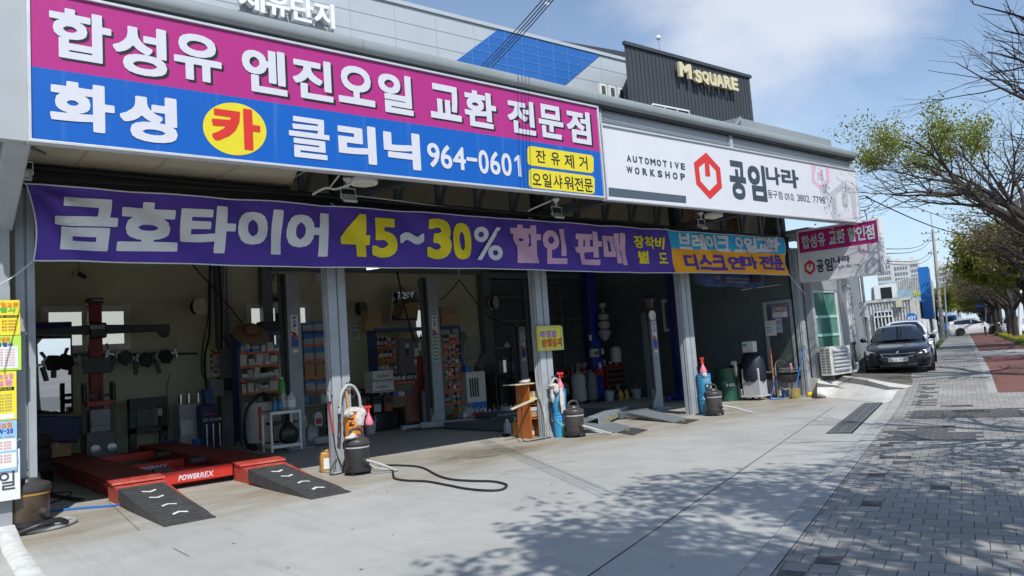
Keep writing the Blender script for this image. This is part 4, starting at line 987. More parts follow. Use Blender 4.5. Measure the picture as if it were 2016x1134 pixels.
for x,y in((3.22,12.3),(3.98,13.1),(3.95,15.0)):
 mb=MB();mb.cbox((x,y,ZP-0.04),0.24,0.14,0.07,0.1);obj('rubber_pad',mb,K['rubber'],L,bevel=0.012)
for xa,xb,lab in((2.40,2.96,'black rubber ramp mat with white chevrons on the red wedge nearer the posters'),(4.13,4.68,'black rubber ramp mat with white chevrons on the red wedge nearer the oil drums')):
 mt_=thing('ramp_mat',lab,'ramp mat',(xa,9.1,0),'rubber ramp mats in front of the red lift')
 def mz(y):return 0.175*sstep(9.05,11.25,y)+0.035*max(0,(y-9.05))*0.5+0.012+0.018*sin((y-9.1)*3.1)*(1 if y>9.3 else 0)
 mb=MB();yy_=[9.12+2.13*k/24 for k in range(25)];secs=[]
 for y in yy_:z=mz(y);secs.append([(xa,y,max(0.002,z-0.16 if y>10 else 0.002)),(xa,y,z),(xb,y,z),(xb,y,max(0.002,z-0.16 if y>10 else 0.002))])
 mb.loft(secs);obj('mat',mb,K['rubber'],mt_,smooth=30)
 mb=MB()
 for k in range(20):
  y=9.25+k*0.1
  mb.add([(xa+0.03,y,mz(y)+0.002),(xb-0.03,y+0.02,mz(y+0.02)+0.002),(xb-0.03,y+0.05,mz(y+0.05)+0.006),(xa+0.03,y+0.03,mz(y+0.03)+0.006)],[(0,1,2,3)])
 obj('ribs',mb,K['rubber'],mt_,smooth=0)
 for y,s_ in((9.5,1),(9.95,1),(10.5,-1),(10.85,-1)):
  mb=MB();xc=(xa+xb)/2
  def cp(x,yo):return(x,y+yo,mz(y+yo)+0.009)
  for q in([(xc-0.085,-0.035*s_),(xc,0.03*s_),(xc,0.09*s_),(xc-0.085,0.025*s_)],[(xc,0.03*s_),(xc+0.085,-0.035*s_),(xc+0.085,0.025*s_),(xc,0.09*s_)]):mb.add([cp(*p)for p in q],[(0,1,2,3)])
  obj('chevron',mb,K['paper_white'],mt_,smooth=0)
Ya=18.1
A=thing('wheel_aligner','red post carrying a long black camera beam behind the red lift','wheel aligner',(PY(190,850,Ya).x,Ya,0))
x0,x1,z0,z1=bx(175,201,592,850,Ya);mb=MB();mb.box(x0,x1,Ya-0.1,Ya+0.1,0.0,z1);obj('post',mb,mat('post_red',(0.22,0.012,0.014),0.45,var=0.12),A,bevel=0.01)
mb=MB();a_=bx(171,203,587,598,Ya-0.1);mb.box(a_[0],a_[1],Ya-0.16,Ya+0.12,a_[2],a_[3]);obj('cap',mb,K['black_plastic'],A,bevel=0.012)
mb=MB();line(mb,'POWERREX',lambda u,v:(a_[0]+0.1+0.2*u,Ya-0.164,a_[2]+0.05+0.04*v),0.02);obj('lettering',mb,K['paper_white'],A,smooth=0)
def beam(p):q=PY(p[0],p[1],Ya-0.15);return(q.x,Ya-0.15,q.z)
mb=MB();mb.prism([beam(p)for p in((176,641),(120,644),(60,650),(60,660),(90,660),(176,659))],(0,-0.14,0));mb.prism([beam(p)for p in((206,640),(300,640),(330,639),(332,646),(330,662),(322,665),(314,662),(308,653),(206,658))],(0,-0.14,0));obj('camera_beam',mb,K['black_plastic'],A,bevel=0.012)
mb=MB();a_=bx(174,208,636,666,Ya-0.2);mb.box(a_[0],a_[1],Ya-0.34,Ya-0.1,a_[2],a_[3]);obj('carriage',mb,K['black_plastic'],A,bevel=0.03)
mb=MB();a_=bx(177,206,640,648,Ya-0.34);mb.box(a_[0],a_[1],Ya-0.35,Ya-0.336,a_[2],a_[3]);obj('badge',mb,K['box_grey'],A,bevel=0.004)
mb=MB();a_=bx(163,219,705,735,Ya-0.3);mb.box(a_[0],a_[1],Ya-0.34,Ya-0.28,a_[2],a_[3]);mb.box((a_[0]+a_[1])/2-0.05,(a_[0]+a_[1])/2+0.05,Ya-0.28,Ya-0.1,a_[2]+0.1,a_[2]+0.2);obj('monitor',mb,mat('screen_off',(0.008,0.008,0.009),0.4,var=0),A,bevel=0.006)
mi_=thing('mirror','tall standing mirror reflecting the street beside the wheel aligner','mirror',(2.6,18.7,0.4))
def mirr(px0,px1,py0,py1,Y,tilt,fr=0.03,yaw=0.0):
 x0,x1,z0,z1=bx(px0,px1,py0,py1,Y);w_,h_=x1-x0,z1-z0
 M=Matrix.Translation(((x0+x1)/2,Y,z0))@Matrix.Rotation(yaw,4,'Z')@Matrix.Rotation(tilt,4,'X')
 a=MB().box(-w_/2,w_/2,-0.004,0.004,0,h_).xf(M);b=MB().box(-w_/2-fr,w_/2+fr,0.005,0.025,-fr,h_+fr).box(-w_/2-fr,-w_/2,-0.012,0.005,-fr,h_+fr).box(w_/2,w_/2+fr,-0.012,0.005,-fr,h_+fr).box(-w_/2,w_/2,-0.012,0.005,-fr,0).box(-w_/2,w_/2,-0.012,0.005,h_,h_+fr).xf(M);return a,b
a,b=mirr(72,139,637,812,18.75,0.015,yaw=-0.02);obj('mirror_plate',a,K['mirror'],mi_,smooth=0);obj('frame',b,K['steel_dark'],mi_,smooth=0)
mi_=thing('mirror','tilted mirror leaning against the wall above the oil rack','mirror',(9.9,18.6,3.0))
a,b=mirr(766,821,575,631,18.55,0.22,0.012,yaw=0.12);obj('mirror_plate',a,K['mirror'],mi_,smooth=0);obj('frame',b,K['paper_white'],mi_,smooth=0)
mb=MB();p0=PY(75,700,18.85);p1=PY(388,696,18.85);mb.bar(p0,p1,0.06,0.05);T1('clamp_rail','dark steel rail fixed across the yellow rear wall','rail',mb,K['steel_dark'])
def clamp_mesh():
 c=thing('wheel_clamp','','wheel clamp',(0,0,0),'wheel clamps hanging from the rail')
 mb=MB();mb.box(-0.42,0.30,-0.05,0.0,-0.03,0.03);mb.box(-0.40,-0.34,-0.10,0.0,-0.14,0.10);mb.box(0.22,0.28,-0.10,0.0,-0.14,0.10);mb.bar((-0.37,-0.08,0.08),(-0.45,-0.14,0.2),0.04);mb.bar((0.25,-0.08,0.08),(0.33,-0.14,0.2),0.04);mb.box(-0.2,-0.05,-0.12,0.0,-0.08,0.08);obj('bracket',mb,K['steel_bright'],c,bevel=0.006)
 mb=MB();mb.lathe([(0.0,-0.02),(0.17,-0.02),(0.19,0.0),(0.17,0.03),(0.0,0.03)],6,(0.0,-0.14,-0.03),0,(0.3,-1,0.15));obj('target',mb,mat('target_dark',(0.03,0.035,0.035),0.4,var=0.9,scale=22),c,smooth=0)
 mb=MB();mb.box(-0.26,-0.18,-0.14,-0.06,-0.36,-0.05);obj('grip',mb,K['black_plastic'],c,bevel=0.015);return c
cl=clamp_mesh()
for i,(px,py,lab)in enumerate(((104,712,'black wheel clamp hanging in front of the tall mirror'),(128,710,'second wheel clamp from the tall mirror on the rail'),(245,702,'wheel clamp with bright arms right of the black monitor'),(322,700,'wheel clamp with patterned round target near the wall column'),(285,706,'wheel clamp between the bright armed one and the patterned target'))):
 p=PY(px,py,18.75);c=cl if i==0 else dup(cl,p,label=lab);c.location=p;c['label']=lab;c.rotation_euler=(0,0.25*((i*7)%3-1),0)
def cabinet(name,label,cat,px0,px1,py0,py1,Y,dep,mt,extra=None,group=None,zb=0.0):
 x0,x1,z0,z1=bx(px0,px1,py0,py1,Y);t=thing(name,label,cat,((x0+x1)/2,Y,zb),group)
 mb=MB();mb.box(x0,x1,Y,Y+dep,zb+0.0,z1);obj('body',mb,mt,t,bevel=0.012)
 return t,x0,x1,zb,z1
t,x0,x1,_,z1=cabinet('tyre_balancer','grey machine with red front plate and black uprights beside the red lift','machine',170,228,850,895,17.2,0.6,K['lift_grey_dark'])
mb=MB();mb.box(x0+0.1,x1-0.1,17.18,17.2,z1+0.12,z1+0.22);mb.box(x0+0.08,x1-0.08,17.22,17.7,z1,z1+0.45);obj('hood',mb,K['lift_grey'],t,bevel=0.02)
mb=MB();mb.box(x0+0.02,x1-0.02,17.16,17.3,z1+0.52,z1+0.62);obj('front_plate',mb,K['tool_red'],t,bevel=0.006)
mb=MB()
for x in(x0,x1):mb.bar((x,17.4,0.2),(x,17.4,z1+1.0),0.09);mb.cyl((x,17.3,z1+0.6),0.045,0.35)
mb.bar((x0,17.4,z1+0.72),(x1,17.4,z1+0.72),0.07);mb.cyl((x0+0.3,17.3,z1+0.6),0.03,0.25);obj('upright',mb,K['black_plastic'],t)
for dx in(0.15,0.45):mb=MB();mb.lathe([(0.02,0),(0.09,0.0),(0.09,0.04),(0.04,0.05)],16,(x0+dx,17.19,0.35),0,(0,-1,0));obj('roller',mb,K['steel_bright'],t)
t=thing('shop_press','dark H frame press standing against the yellow rear wall','press',(PY(290,850,18.4).x,18.4,0))
x0,x1,z0,z1=bx(253,327,783,880,18.4);mb=MB()
for x in(x0+0.07,x1-0.07):mb.box(x-0.07,x+0.07,18.3,18.5,0,z1)
mb.box(x0,x1,18.28,18.52,z1-0.22,z1);mb.box(x0,x1,18.3,18.5,0.5,0.62);mb.box(x0-0.1,x1+0.1,18.1,18.7,0,0.08);obj('frame',mb,mat('press_dark',(0.055,0.06,0.065),0.5,var=0.2),t,bevel=0.008)
mb=MB();mb.box(x0+0.2,x1-0.25,18.52,18.55,0.62,z1-0.24);obj('back_sheet',mb,K['corrugated_dark'],t);mb=MB();mb.cbox((x1-0.16,18.26,z1-0.42),0.1,0.01,0.16,0.3);obj('tag',mb,K['paper_white'],t)
t,x0,x1,_,z1=cabinet('parts_washer','light grey steel cabinet with flasks on top beside the navy machine','cabinet',354,393,795,880,17.6,0.5,K['box_grey'])
mb=MB();mb.box(x0+0.02,x1-0.02,17.585,17.6,0.4,z1-0.36);obj('lower_panel',mb,mat('steel_panel',(0.32,0.36,0.40),0.3,metal=0.4,var=0.2),t)
for k in range(3):
 x=x0+0.08+0.19*k;mb=MB();mb.lathe([(0.05,0),(0.055,0.16),(0.055,0.22),(0.03,0.25),(0.035,0.29),(0.0,0.29)],14,(x,17.75+0.06*(k%2),z1));T1('metal_flask','shiny metal flask on the light grey cabinet, one of three alike','flask',mb,K['chrome'],'metal flasks on the grey cabinet')
t,x0,x1,_,z1=cabinet('coolant_machine','navy blue service machine with red and white lettering below the wall column','machine',396,432,797,885,17.3,0.55,mat('machine_navy',(0.012,0.02,0.09),0.45,var=0.15))
mb=MB();line(mb,'ATF CHANGER',lambda u,v:(x0+0.04+0.4*u,17.296,z1-0.36+0.07*v),0.02);obj('lettering',mb,K['paper_white'],t,smooth=0)
mb=MB();line(mb,'Automatic',lambda u,v:(x0+0.07+0.3*u,17.296,z1-0.22+0.05*v),0.02);obj('lettering',mb,K['label_red'],t,smooth=0)
mb=MB()
for k in range(3):mb.cyl((x0+0.1+0.14*k,17.25,0.1),0.025,0.5)
obj('gauge_tube',mb,K['chrome'],t);mb=MB();mb.box(x1-0.28,x1-0.1,17.32,17.6,z1,z1+0.35);obj('bottle',mb,K['rack_blue'],t,bevel=0.02)
p=Vector((6.35,16.3,0));t=thing('oil_tank','light grey oil tank on castors with one red stripe behind the white trolley','tank',tuple(p))
mb=MB();mb.lathe([(0.0,0.16),(0.36,0.16),(0.38,0.2),(0.38,0.92),(0.34,1.0),(0.0,1.02)],28,p);obj('drum',mb,K['tank_white'],t)
mb=MB();a0=radians(235);mb.grid(lambda u,v:(p.x+0.383*cos(a0+0.2*u),p.y+0.383*sin(a0+0.2*u),0.2+0.72*v),3,1);obj('stripe',mb,K['label_red'],t)
mb=MB();mb.grid(lambda u,v:(p.x+0.385*cos(a0+0.5+0.2*u),p.y+0.385*sin(a0+0.5+0.2*u),0.72+0.12*v),3,1);obj('label',mb,K['paper_white'],t)
mb=MB()
for k in range(4):a_=k*pi/2+0.6;mb.lathe([(0.0,-0.03),(0.07,-0.03),(0.07,0.03),(0.0,0.03)],14,(p.x+0.36*cos(a_),p.y+0.36*sin(a_),0.07),0,(1,0.3,0));mb.bar((p.x+0.36*cos(a_),p.y+0.36*sin(a_),0.09),(p.x+0.3*cos(a_),p.y+0.3*sin(a_),0.19),0.04)
obj('castor',mb,K['black_rubber'],t)
mb=MB();mb.tube(spline([(p.x+0.1,p.y-0.1,1.0),(p.x-0.1,p.y-0.3,1.2),(p.x-0.45,p.y-0.3,0.9),(p.x-0.5,p.y-0.25,0.4),(p.x-0.4,p.y-0.1,0.1)]),0.03,8);obj('hose',mb,K['black_rubber'],t)
mb=MB();mb.bar((p.x+0.25,p.y-0.4,0.95),(p.x+0.42,p.y-0.3,1.25),0.04);obj('handle',mb,K['tool_red'],t)
mb=MB();mb.lathe([(0.02,0.0),(0.05,0.1),(0.36,0.22),(0.37,0.26),(0.34,0.26),(0.03,0.12)],24,(p.x+0.0,p.y+0.1,1.30));mb.cyl((p.x,p.y+0.1,1.02),0.03,0.3);obj('funnel',mb,K['box_grey'],t)
p=G(546,892);p=Vector((6.18,14.9,0));t=thing('trolley','white angle iron trolley with a black tray of bottles beside the grey lift post','trolley',tuple(p))
mb=MB()
for dx in(-0.30,0.30):
 for dy in(-0.22,0.22):mb.bar((p.x+dx,p.y+dy,0.06),(p.x+dx,p.y+dy,0.84),0.04)
for z in(0.82,0.16):
 for dy in(-0.22,0.22):mb.bar((p.x-0.3,p.y+dy,z),(p.x+0.3,p.y+dy,z),0.035,0.06)
 for dx in(-0.3,0.3):mb.bar((p.x+dx,p.y-0.22,z),(p.x+dx,p.y+0.22,z),0.035,0.06)
obj('frame',mb,K['tank_white'],t,smooth=0)
mb=MB();mb.box(p.x-0.3,p.x+0.3,p.y-0.22,p.y+0.22,0.84,0.86);mb.box(p.x-0.28,p.x+0.28,p.y-0.2,p.y+0.2,0.14,0.16);obj('tray',mb,K['black_plastic'],t)
mb=MB();mb.ball((p.x+0.1,p.y-0.12,0.38),0.2,1,0.8,1.1,jit=0.12);T1('tool_bag','black crumpled bag stuffed under the white trolley tray','bag',mb,K['black_plastic'])
def bottle(name,mb_h,prof,mt,cap,lab,loc,grp=None,cat='bottle',sy=1.0,band=None):
 t=thing(name,lab,cat,(0,0,0),grp)
 mb=MB();mb.lathe(prof,14,sy=sy);obj('body',mb,mt,t)
 h=prof[-1][1];r=prof[-1][0];mb=MB();mb.lathe([(r+0.004,h-0.01),(r+0.004,h+0.022),(0,h+0.024)],12);obj('cap',mb,cap,t)
 if band:
  R0=max(q[0]for q in prof)+0.0012;mb=MB();mb.lathe([(R0,h*0.15),(R0,h*0.55)],14,sy=sy);mb.f=mb.f[:14];obj('label',mb,band,t)
 t.location=loc;return t
PR1=[(0.0,0.0),(0.048,0.0),(0.052,0.015),(0.052,0.16),(0.046,0.20),(0.018,0.235),(0.016,0.255)]
PR2=[(0.0,0.0),(0.036,0.0),(0.038,0.012),(0.038,0.14),(0.034,0.17),(0.014,0.185),(0.013,0.21)]
PRJ=[(0.0,0.0),(0.085,0.0),(0.09,0.02),(0.09,0.22),(0.075,0.27),(0.03,0.31),(0.026,0.34)]
bt=bottle('oil_bottle',0,PR1,mat('bottle_teal',(0.02,0.16,0.24),0.4,var=0.1),K['red_plastic'],'teal oil bottle with red cap on the white trolley',(p.x-0.16,p.y-0.1,0.86),band=K['box_blue'])
dup(bt,(p.x-0.03,p.y-0.04,0.86),label='teal oil bottle in the middle of the white trolley')
wb=bottle('oil_bottle',0,PRJ,mat('bottle_silver',(0.50,0.52,0.53),0.4,var=0.1),K['box_grey'],'large silver oil bottle on the trolley corner by the lift post',(p.x+0.2,p.y-0.08,0.86),band=K['paper_white'],sy=0.6)
dup(wb,(p.x+0.1,p.y+0.06,0.86),label='silver oil bottle standing behind the other on the white trolley')
q=PY(556,783,15.4);bottle('spray_bottle',0,[(0.0,0),(0.075,0.0),(0.08,0.03),(0.07,0.30),(0.05,0.36),(0.03,0.40)],K['green_plastic'],K['paper_white'],'bright green bottle in front of the filter rack',(q.x,15.4,q.z))
mb=MB();mb.bar((q.x,15.4,0.6),(q.x,15.4,q.z-0.001),0.05);mb.box(q.x-0.3,q.x+0.25,15.2,15.6,0.55,0.6);mb.bar((q.x-0.25,15.4,0),(q.x-0.25,15.4,0.55),0.05);mb.bar((q.x+0.2,15.4,0),(q.x+0.2,15.4,0.55),0.05);T1('side_stand','dark steel stand holding up the bright green bottle','stand',mb,K['steel_dark'])
def lift_post(px,Y,H,lab,mt,sticker=True,face=1,w=0.30,grp=None,lz=None,base=True,name='lift_post'):
 x=PY(px,700,Y).x;t=thing(name,lab,'car lift',(x,Y,0),grp)
 mb=MB();mb.box(x-w/2,x+w/2,Y-0.005,Y+0.04,0.02,H);mb.box(x-w/2,x-w/2+0.04,Y+0.04,Y+0.28,0.02,H);mb.box(x+w/2-0.04,x+w/2,Y+0.04,Y+0.28,0.02,H)
 obj('column',mb,mt,t,bevel=0.008)
 mb=MB();mb.box(x-w/2-0.10,x-w/2-0.005,Y+0.06,Y+0.22,0.25,H);obj('guide',mb,K['lift_grey_dark']if mt is not K['lift_blue']else mat('lift_blue_dark',(0.012,0.02,0.13),0.5,var=0.1),t,bevel=0.005)
 mb=MB();mb.tube([(x-w/2-0.05,Y+0.03,0.5),(x-w/2-0.05,Y+0.03,H)],0.018,8);mb.tube([(x-w/2-0.085,Y+0.04,0.5),(x-w/2-0.085,Y+0.04,H)],0.008,6);obj('lift_cable',mb,K['black_rubber'],t)
 if base:
  mb=MB();mb.box(x-0.3,x+0.26,Y-0.15,Y+0.45,0.0,0.025);mb.prism([(x-w/2,Y,0.025),(x-w/2-0.15,Y,0.025),(x-w/2-0.15,Y,0.12),(x-w/2,Y,0.42)],(0,0.05,0));obj('base_plate',mb,mt,t,smooth=0)
 if sticker:
  z1=lz;z0=z1-0.68;xs0,xs1=x-0.075,x+0.075;yy=Y-0.008
  mb=MB();mb.box(xs0,xs1,yy,yy+0.002,z0+0.24,z1);st=obj('sticker',mb,K['paper_white'],t,smooth=0)
  mb=MB();mb.add([(xs0,yy-0.001,z0),(xs1,yy-0.001,z0),(xs1,yy-0.001,z0+0.16),(x+0.02,yy-0.001,z0+0.17),(x-0.03,yy-0.001,z0+0.24),(xs0,yy-0.001,z0+0.26)],[(0,1,2,3,4,5)]);obj('sticker_blue',mb,K['label_blue'],st,smooth=0)
  mb=MB();mb.add([(x-0.03,yy-0.002,z0+0.24),(xs1,yy-0.002,z0+0.16),(xs1,yy-0.002,z0+0.22),(x,yy-0.002,z0+0.31),(xs0,yy-0.002,z0+0.34),(xs0,yy-0.002,z0+0.29)],[(0,1,2,3,4,5)]);obj('sticker_red',mb,K['label_red'],st,smooth=0)
  mb=MB()
  for i,ch in enumerate('KOR'):put(mb,ch,lambda u,v,i=i:(xs0+0.03+0.09*v,yy-0.002,z1-0.03-0.085*(i+u*0.85)),0.05)
  obj('lettering',mb,K['label_blue'],st,smooth=0)
  mb=MB()
  for i,ch in enumerate('ITIA'):put(mb,ch,lambda u,v,i=i:(xs0+0.035+0.075*v,yy-0.002,z1-0.30-0.042*(i+u*0.8)),0.0)
  obj('lettering',mb,K['box_grey'],st,smooth=0)
  mb=MB();mb.box(xs0+0.02,xs1-0.02,yy-0.004,yy,z0-0.12,z0-0.06);obj('serial_plate',mb,K['paper_white'],t,smooth=0)
  mb=MB()
  for k in range(7):mb.cyl((x+(0.03 if k%2 else-0.02),Y-0.007,z1+0.12+0.16*k),0.008,0.004,6,0,(0,-1,0))
  obj('bolt',mb,K['black_plastic'],t)
 return t,x
g_='grey two post lift columns'
lt1,lx1=lift_post(582,15.35,3.7,'grey lift column beside the white trolley and the filter racks',K['lift_grey'],lz=PY(585,620,15.35).z,grp=g_)
lt2,lx2=lift_post(859,15.6,3.7,'grey lift column in front of the oil bottle rack',K['lift_grey'],lz=PY(861,621,15.6).z,grp=g_)
lt3,lx3=lift_post(1031,17.2,PY(1030,643,17.2).z,'short dark grey lift column just behind the column with the yellow sign',K['lift_grey'],lz=PY(1031,657,17.2).z,grp=g_,w=0.26)
lt4,lx4=lift_post(1292,12.95,PY(1289,615,12.95).z,'grey lift column carrying the round clock and the old lantern',K['lift_grey'],lz=PY(1290,634,12.95).z,grp=g_,w=0.24)
mb=MB();mb.box(lx2-0.09,lx2+0.07,15.585,15.59,1.62,2.25);wl=obj('warning_label',mb,K['box_cream'],lt2,smooth=0)
mb=MB()
for k in range(7):mb.box(lx2-0.08,lx2+0.055,15.582,15.584,1.64+k*0.088,1.70+k*0.088)
obj('pictogram',mb,mat('picto_green',(0.12,0.25,0.16),0.5,var=0.6,scale=25),wl,smooth=0)
def arm(t,x,y,a,ln,mt):
 d=Vector((cos(a),sin(a),0));n_=Vector((-d.y,d.x,0));o=Vector((x,y,0));mb=MB()
 mb.prism([o+n_*0.10+Vector((0,0,0.06)),o-n_*0.10+Vector((0,0,0.06)),o+d*ln*0.6-n_*0.07+Vector((0,0,0.07)),o+d*ln*0.6+n_*0.07+Vector((0,0,0.07))],(0,0,0.13));mb.bar(o+d*ln*0.55+Vector((0,0,0.13)),o+d*ln+Vector((0,0,0.12)),0.10,0.07);mb.cyl(o+d*ln+Vector((0,0,0.05)),0.07,0.12,14);obj('arm',mb,mt,t,bevel=0.006)
arm(lt2,lx2-0.1,15.25,radians(-38),1.15,K['lift_grey']);arm(lt2,lx2-0.1,15.25,radians(155),1.0,K['lift_grey'])
arm(lt1,lx1+0.3,15.3,radians(-20),0.75,K['lift_grey'])
g_='blue two post lift columns'
lb1,lxb=lift_post(1176,17.0,4.4,'blue lift column with wrapped grey bundles strapped to it',K['lift_blue'],sticker=False,w=0.42,grp=g_)
lb2,lxc=lift_post(1345,14.0,4.4,'blue lift column half hidden behind the fourth grey steel column',K['lift_blue'],sticker=False,w=0.30,grp=g_)
arm(lb1,lxb+0.3,16.7,radians(-8),1.5,K['lift_blue']);arm(lb2,lxc-0.1,14.2,radians(200),0.9,K['lift_blue'])
mb=MB();q=PY(1170,695,16.9);mb.box(q.x-0.13,q.x+0.17,16.85,16.99,q.z-0.13,q.z+0.13);cb=obj('control_box',mb,K['box_cream'],lb1,bevel=0.01)
mb=MB();
for k in range(3):mb.box(q.x-0.06+0.07*k,q.x-0.02+0.07*k,16.84,16.85,q.z-0.06,q.z+0.05)
obj('button',mb,K['black_plastic'],cb)
mb=MB();q=PY(1178,735,16.9);mb.box(q.x-0.1,q.x+0.12,16.8,16.98,q.z-0.1,q.z+0.14);obj('red_pendant',mb,K['red_plastic'],lb1,bevel=0.02)
mb=MB()
for px,py in((1187,692),(1182,720),(1163,665)):q=PY(px,py,16.98);mb.box(q.x-0.06,q.x+0.05,16.985,16.994,q.z-0.09,q.z+0.09)
obj('label',mb,K['paper_white'],lb1)
q=PY(1190,640,16.7);t=thing('wrapped_bundle','three bulging wrapped grey bundles tied one above another on the blue column','bundle',(q.x,16.75,q.z-0.5))
mb=MB();mb.lathe([(0.03,-0.5),(0.12,-0.42),(0.19,-0.30),(0.20,-0.2),(0.13,-0.12),(0.19,-0.04),(0.19,0.08),(0.12,0.15),(0.18,0.22),(0.17,0.32),(0.09,0.38),(0.03,0.40)],18,(q.x,16.72,q.z));obj('wrapping',mb,mat('plastic_wrap',(0.40,0.40,0.38),0.35,var=0.3,scale=14,bump=0.6,bscale=18),t)
mb=MB()
for z in(-0.13,0.145):mb.tube(arc((q.x,16.72,q.z+z),0.14,0,2*pi,18,ay=(0,1,0)),0.015,6)
obj('strap',mb,K['black_rubber'],t)
mb=MB();mb.cyl((q.x,16.72,q.z+0.40),0.03,0.16);mb.lathe([(0.10,0.55),(0.13,0.58),(0.12,0.70),(0.0,0.70)],14,(q.x,16.72,q.z));obj('top_cap',mb,K['steel_bright'],t)
def clock(name,label,c,r,ax=(0,-1,0),h=(10,10)):
 t=thing(name,label,'clock',tuple(c));A=Vector(ax).normalized();X=Vector((0,0,1)).cross(A).normalized();Z=Vector((0,0,1));c=Vector(c)
 mb=MB();mb.lathe([(r*0.93,0.0),(r,0.0),(r*1.02,0.03),(r*0.9,0.045),(r*0.88,0.03),(0,0.03)],32,c,0,A);obj('case',mb,K['paper_white'],t)
 mb=MB()
 for k in range(12):
  a=k*pi/6;d=X*sin(a)+Z*cos(a);mb.bar(c+A*0.033+d*r*0.70,c+A*0.033+d*r*0.80,r*0.05,0.002,up=A)
 for a,ln in((radians(h[0]),0.45),(radians(h[1]),0.68)):d=X*sin(a)+Z*cos(a);mb.bar(c+A*0.036,c+A*0.036+d*r*ln,r*0.06,0.002,up=A)
 obj('hands',mb,K['letter_black'],t,smooth=0)
q=PY(1273,621,12.9);clock('wall_clock','white round clock fixed to the grey lift column below the lantern',(lx4-0.18,12.84,q.z),0.125,h=(40,155))
q=PY(631,546,18.9);clock('wall_clock','white round clock high on the yellow rear wall',(q.x,18.98,q.z),0.15,h=(50,275))
q=PY(1278,593,13.05);t=thing('lantern','old dark hexagonal lantern standing on the grey lift column','lantern',(lx4,13.05,q.z-0.25))
mb=MB();mb.lathe([(0.06,-0.25),(0.05,-0.2),(0.10,-0.19)],6,(lx4,13.05,q.z));mb.lathe([(0.22,0.06),(0.16,0.10),(0.06,0.17),(0.02,0.20),(0.0,0.2)],6,(lx4,13.05,q.z))
for k in range(6):a=k*pi/3;mb.bar((lx4+0.10*cos(a),13.05+0.10*sin(a),q.z-0.19),(lx4+0.17*cos(a),13.05+0.17*sin(a),q.z+0.07),0.02)
obj('frame',mb,K['steel_dark'],t,smooth=0)
mb=MB();mb.lathe([(0.09,-0.18),(0.155,0.06)],6,(lx4,13.05,q.z));obj('glass',mb,mat('smoked_glass',(0.10,0.10,0.09),0.08,var=0),t,smooth=0)
def rack(label,x0,x1,Y,zs,ztop,dep=0.45):
 t=thing('storage_rack',label,'rack',((x0+x1)/2,Y,0))
 mb=MB()
 for x in(x0,x1-0.045):
  for y in(Y,Y+dep-0.045):mb.box(x,x+0.045,y,y+0.045,0,ztop)
 mb.box(x0,x1,Y+0.01,Y+dep,ztop-0.08,ztop);mb.box(x0+0.002,x0+0.008,Y+0.04,Y+dep-0.04,0.1,ztop-0.08);obj('uprights',mb,K['rack_blue'],t,smooth=0)
 for z in zs:
  mb=MB();mb.box(x0+0.046,x1-0.046,Y-0.012,Y+0.02,z-0.055,z);mb.box(x0+0.046,x1-0.046,Y+0.02,Y+dep-0.03,z-0.012,z);obj('shelf',mb,K['rack_orange'],t,smooth=0)
 return t
def zat(px,py,Y):return PY(px,py,Y).z
YR=17.5
xa0,xa1=PY(468,700,YR).x,PY(574,700,YR).x
rA=rack('blue and orange rack of small filter cartons behind the first lift column',xa0,xa1,YR,[zat(520,y,YR)for y in(692,718,746,770)],zat(500,653,YR))
xb0,xb1=PY(594,700,YR).x,PY(654,700,YR).x
rB=rack('blue and orange rack of blue topped cartons between lift column and steel column',xb0,xb1,YR,[zat(620,y,YR)for y in(678,708,741,768)],zat(620,651,YR))
xc0,xc1=PY(741,700,YR).x,PY(858,700,YR).x
rC=rack('wide blue and orange rack of oil bottles behind the grey control panel',xc0,xc1,YR,[zat(790,y,YR)for y in(680,704,728,751,779,803)],zat(790,645,YR))
xd0,xd1=PY(868,700,YR).x,PY(910,700,YR).x
rD=rack('narrow blue and orange rack of bottles beside the second lift column',xd0,xd1,YR,[zat(890,y,YR)for y in(674,695,718,742,769,792)],zat(890,641,YR))
rq=random.Random(11)
protos={}
def carton(name,sx,sy,sz,mt,lab,loc,grp,rz=0.0):
 k=(name,sx,sy,sz,mt.name)
 if k not in protos:mb=MB();mb.box(-sx/2,sx/2,-sy/2,sy/2,0,sz);o=obj(name,mb,mt,label=lab,cat='carton',group=grp,origin=(0,0,0),smooth=0);o.location=loc;o.rotation_euler.z=rz;protos[k]=o;return o
 return dup1(protos[k],loc,rz,lab)
ORD=('top','second','third','lowest')
GA='small filter cartons on the first rack'
for i,(z,rows)in enumerate(zip([zat(520,y,YR)for y in(692,718,746,770)],(4,4,4,4))):
 x=xa0+0.07
 while x<xa1-0.08:
  w_=rq.choice((0.13,0.16,0.19,0.11));zz=z
  for r in range(rq.randint(max(1,rows-2),rows)):
   h_=rq.choice((0.07,0.085,0.065));mt=rq.choice((K['box_white'],K['box_white'],K['box_cream'],K['box_grey']))
   if i==0 and rq.random()<0.3:mt=K['box_blue']
   tilt_=rq.uniform(-0.12,0.12)
   carton('filter_carton',w_-0.012,0.2,h_,mt,'small pale filter carton on the %s orange shelf of the rack by the straw hat'%ORD[i],(x+w_/2,YR+0.13+rq.uniform(-0.02,0.03),zz),GA,tilt_);zz+=h_+0.001
  x+=w_+rq.choice((0.003,0.01,0.03))
GB='cartons on the second rack'
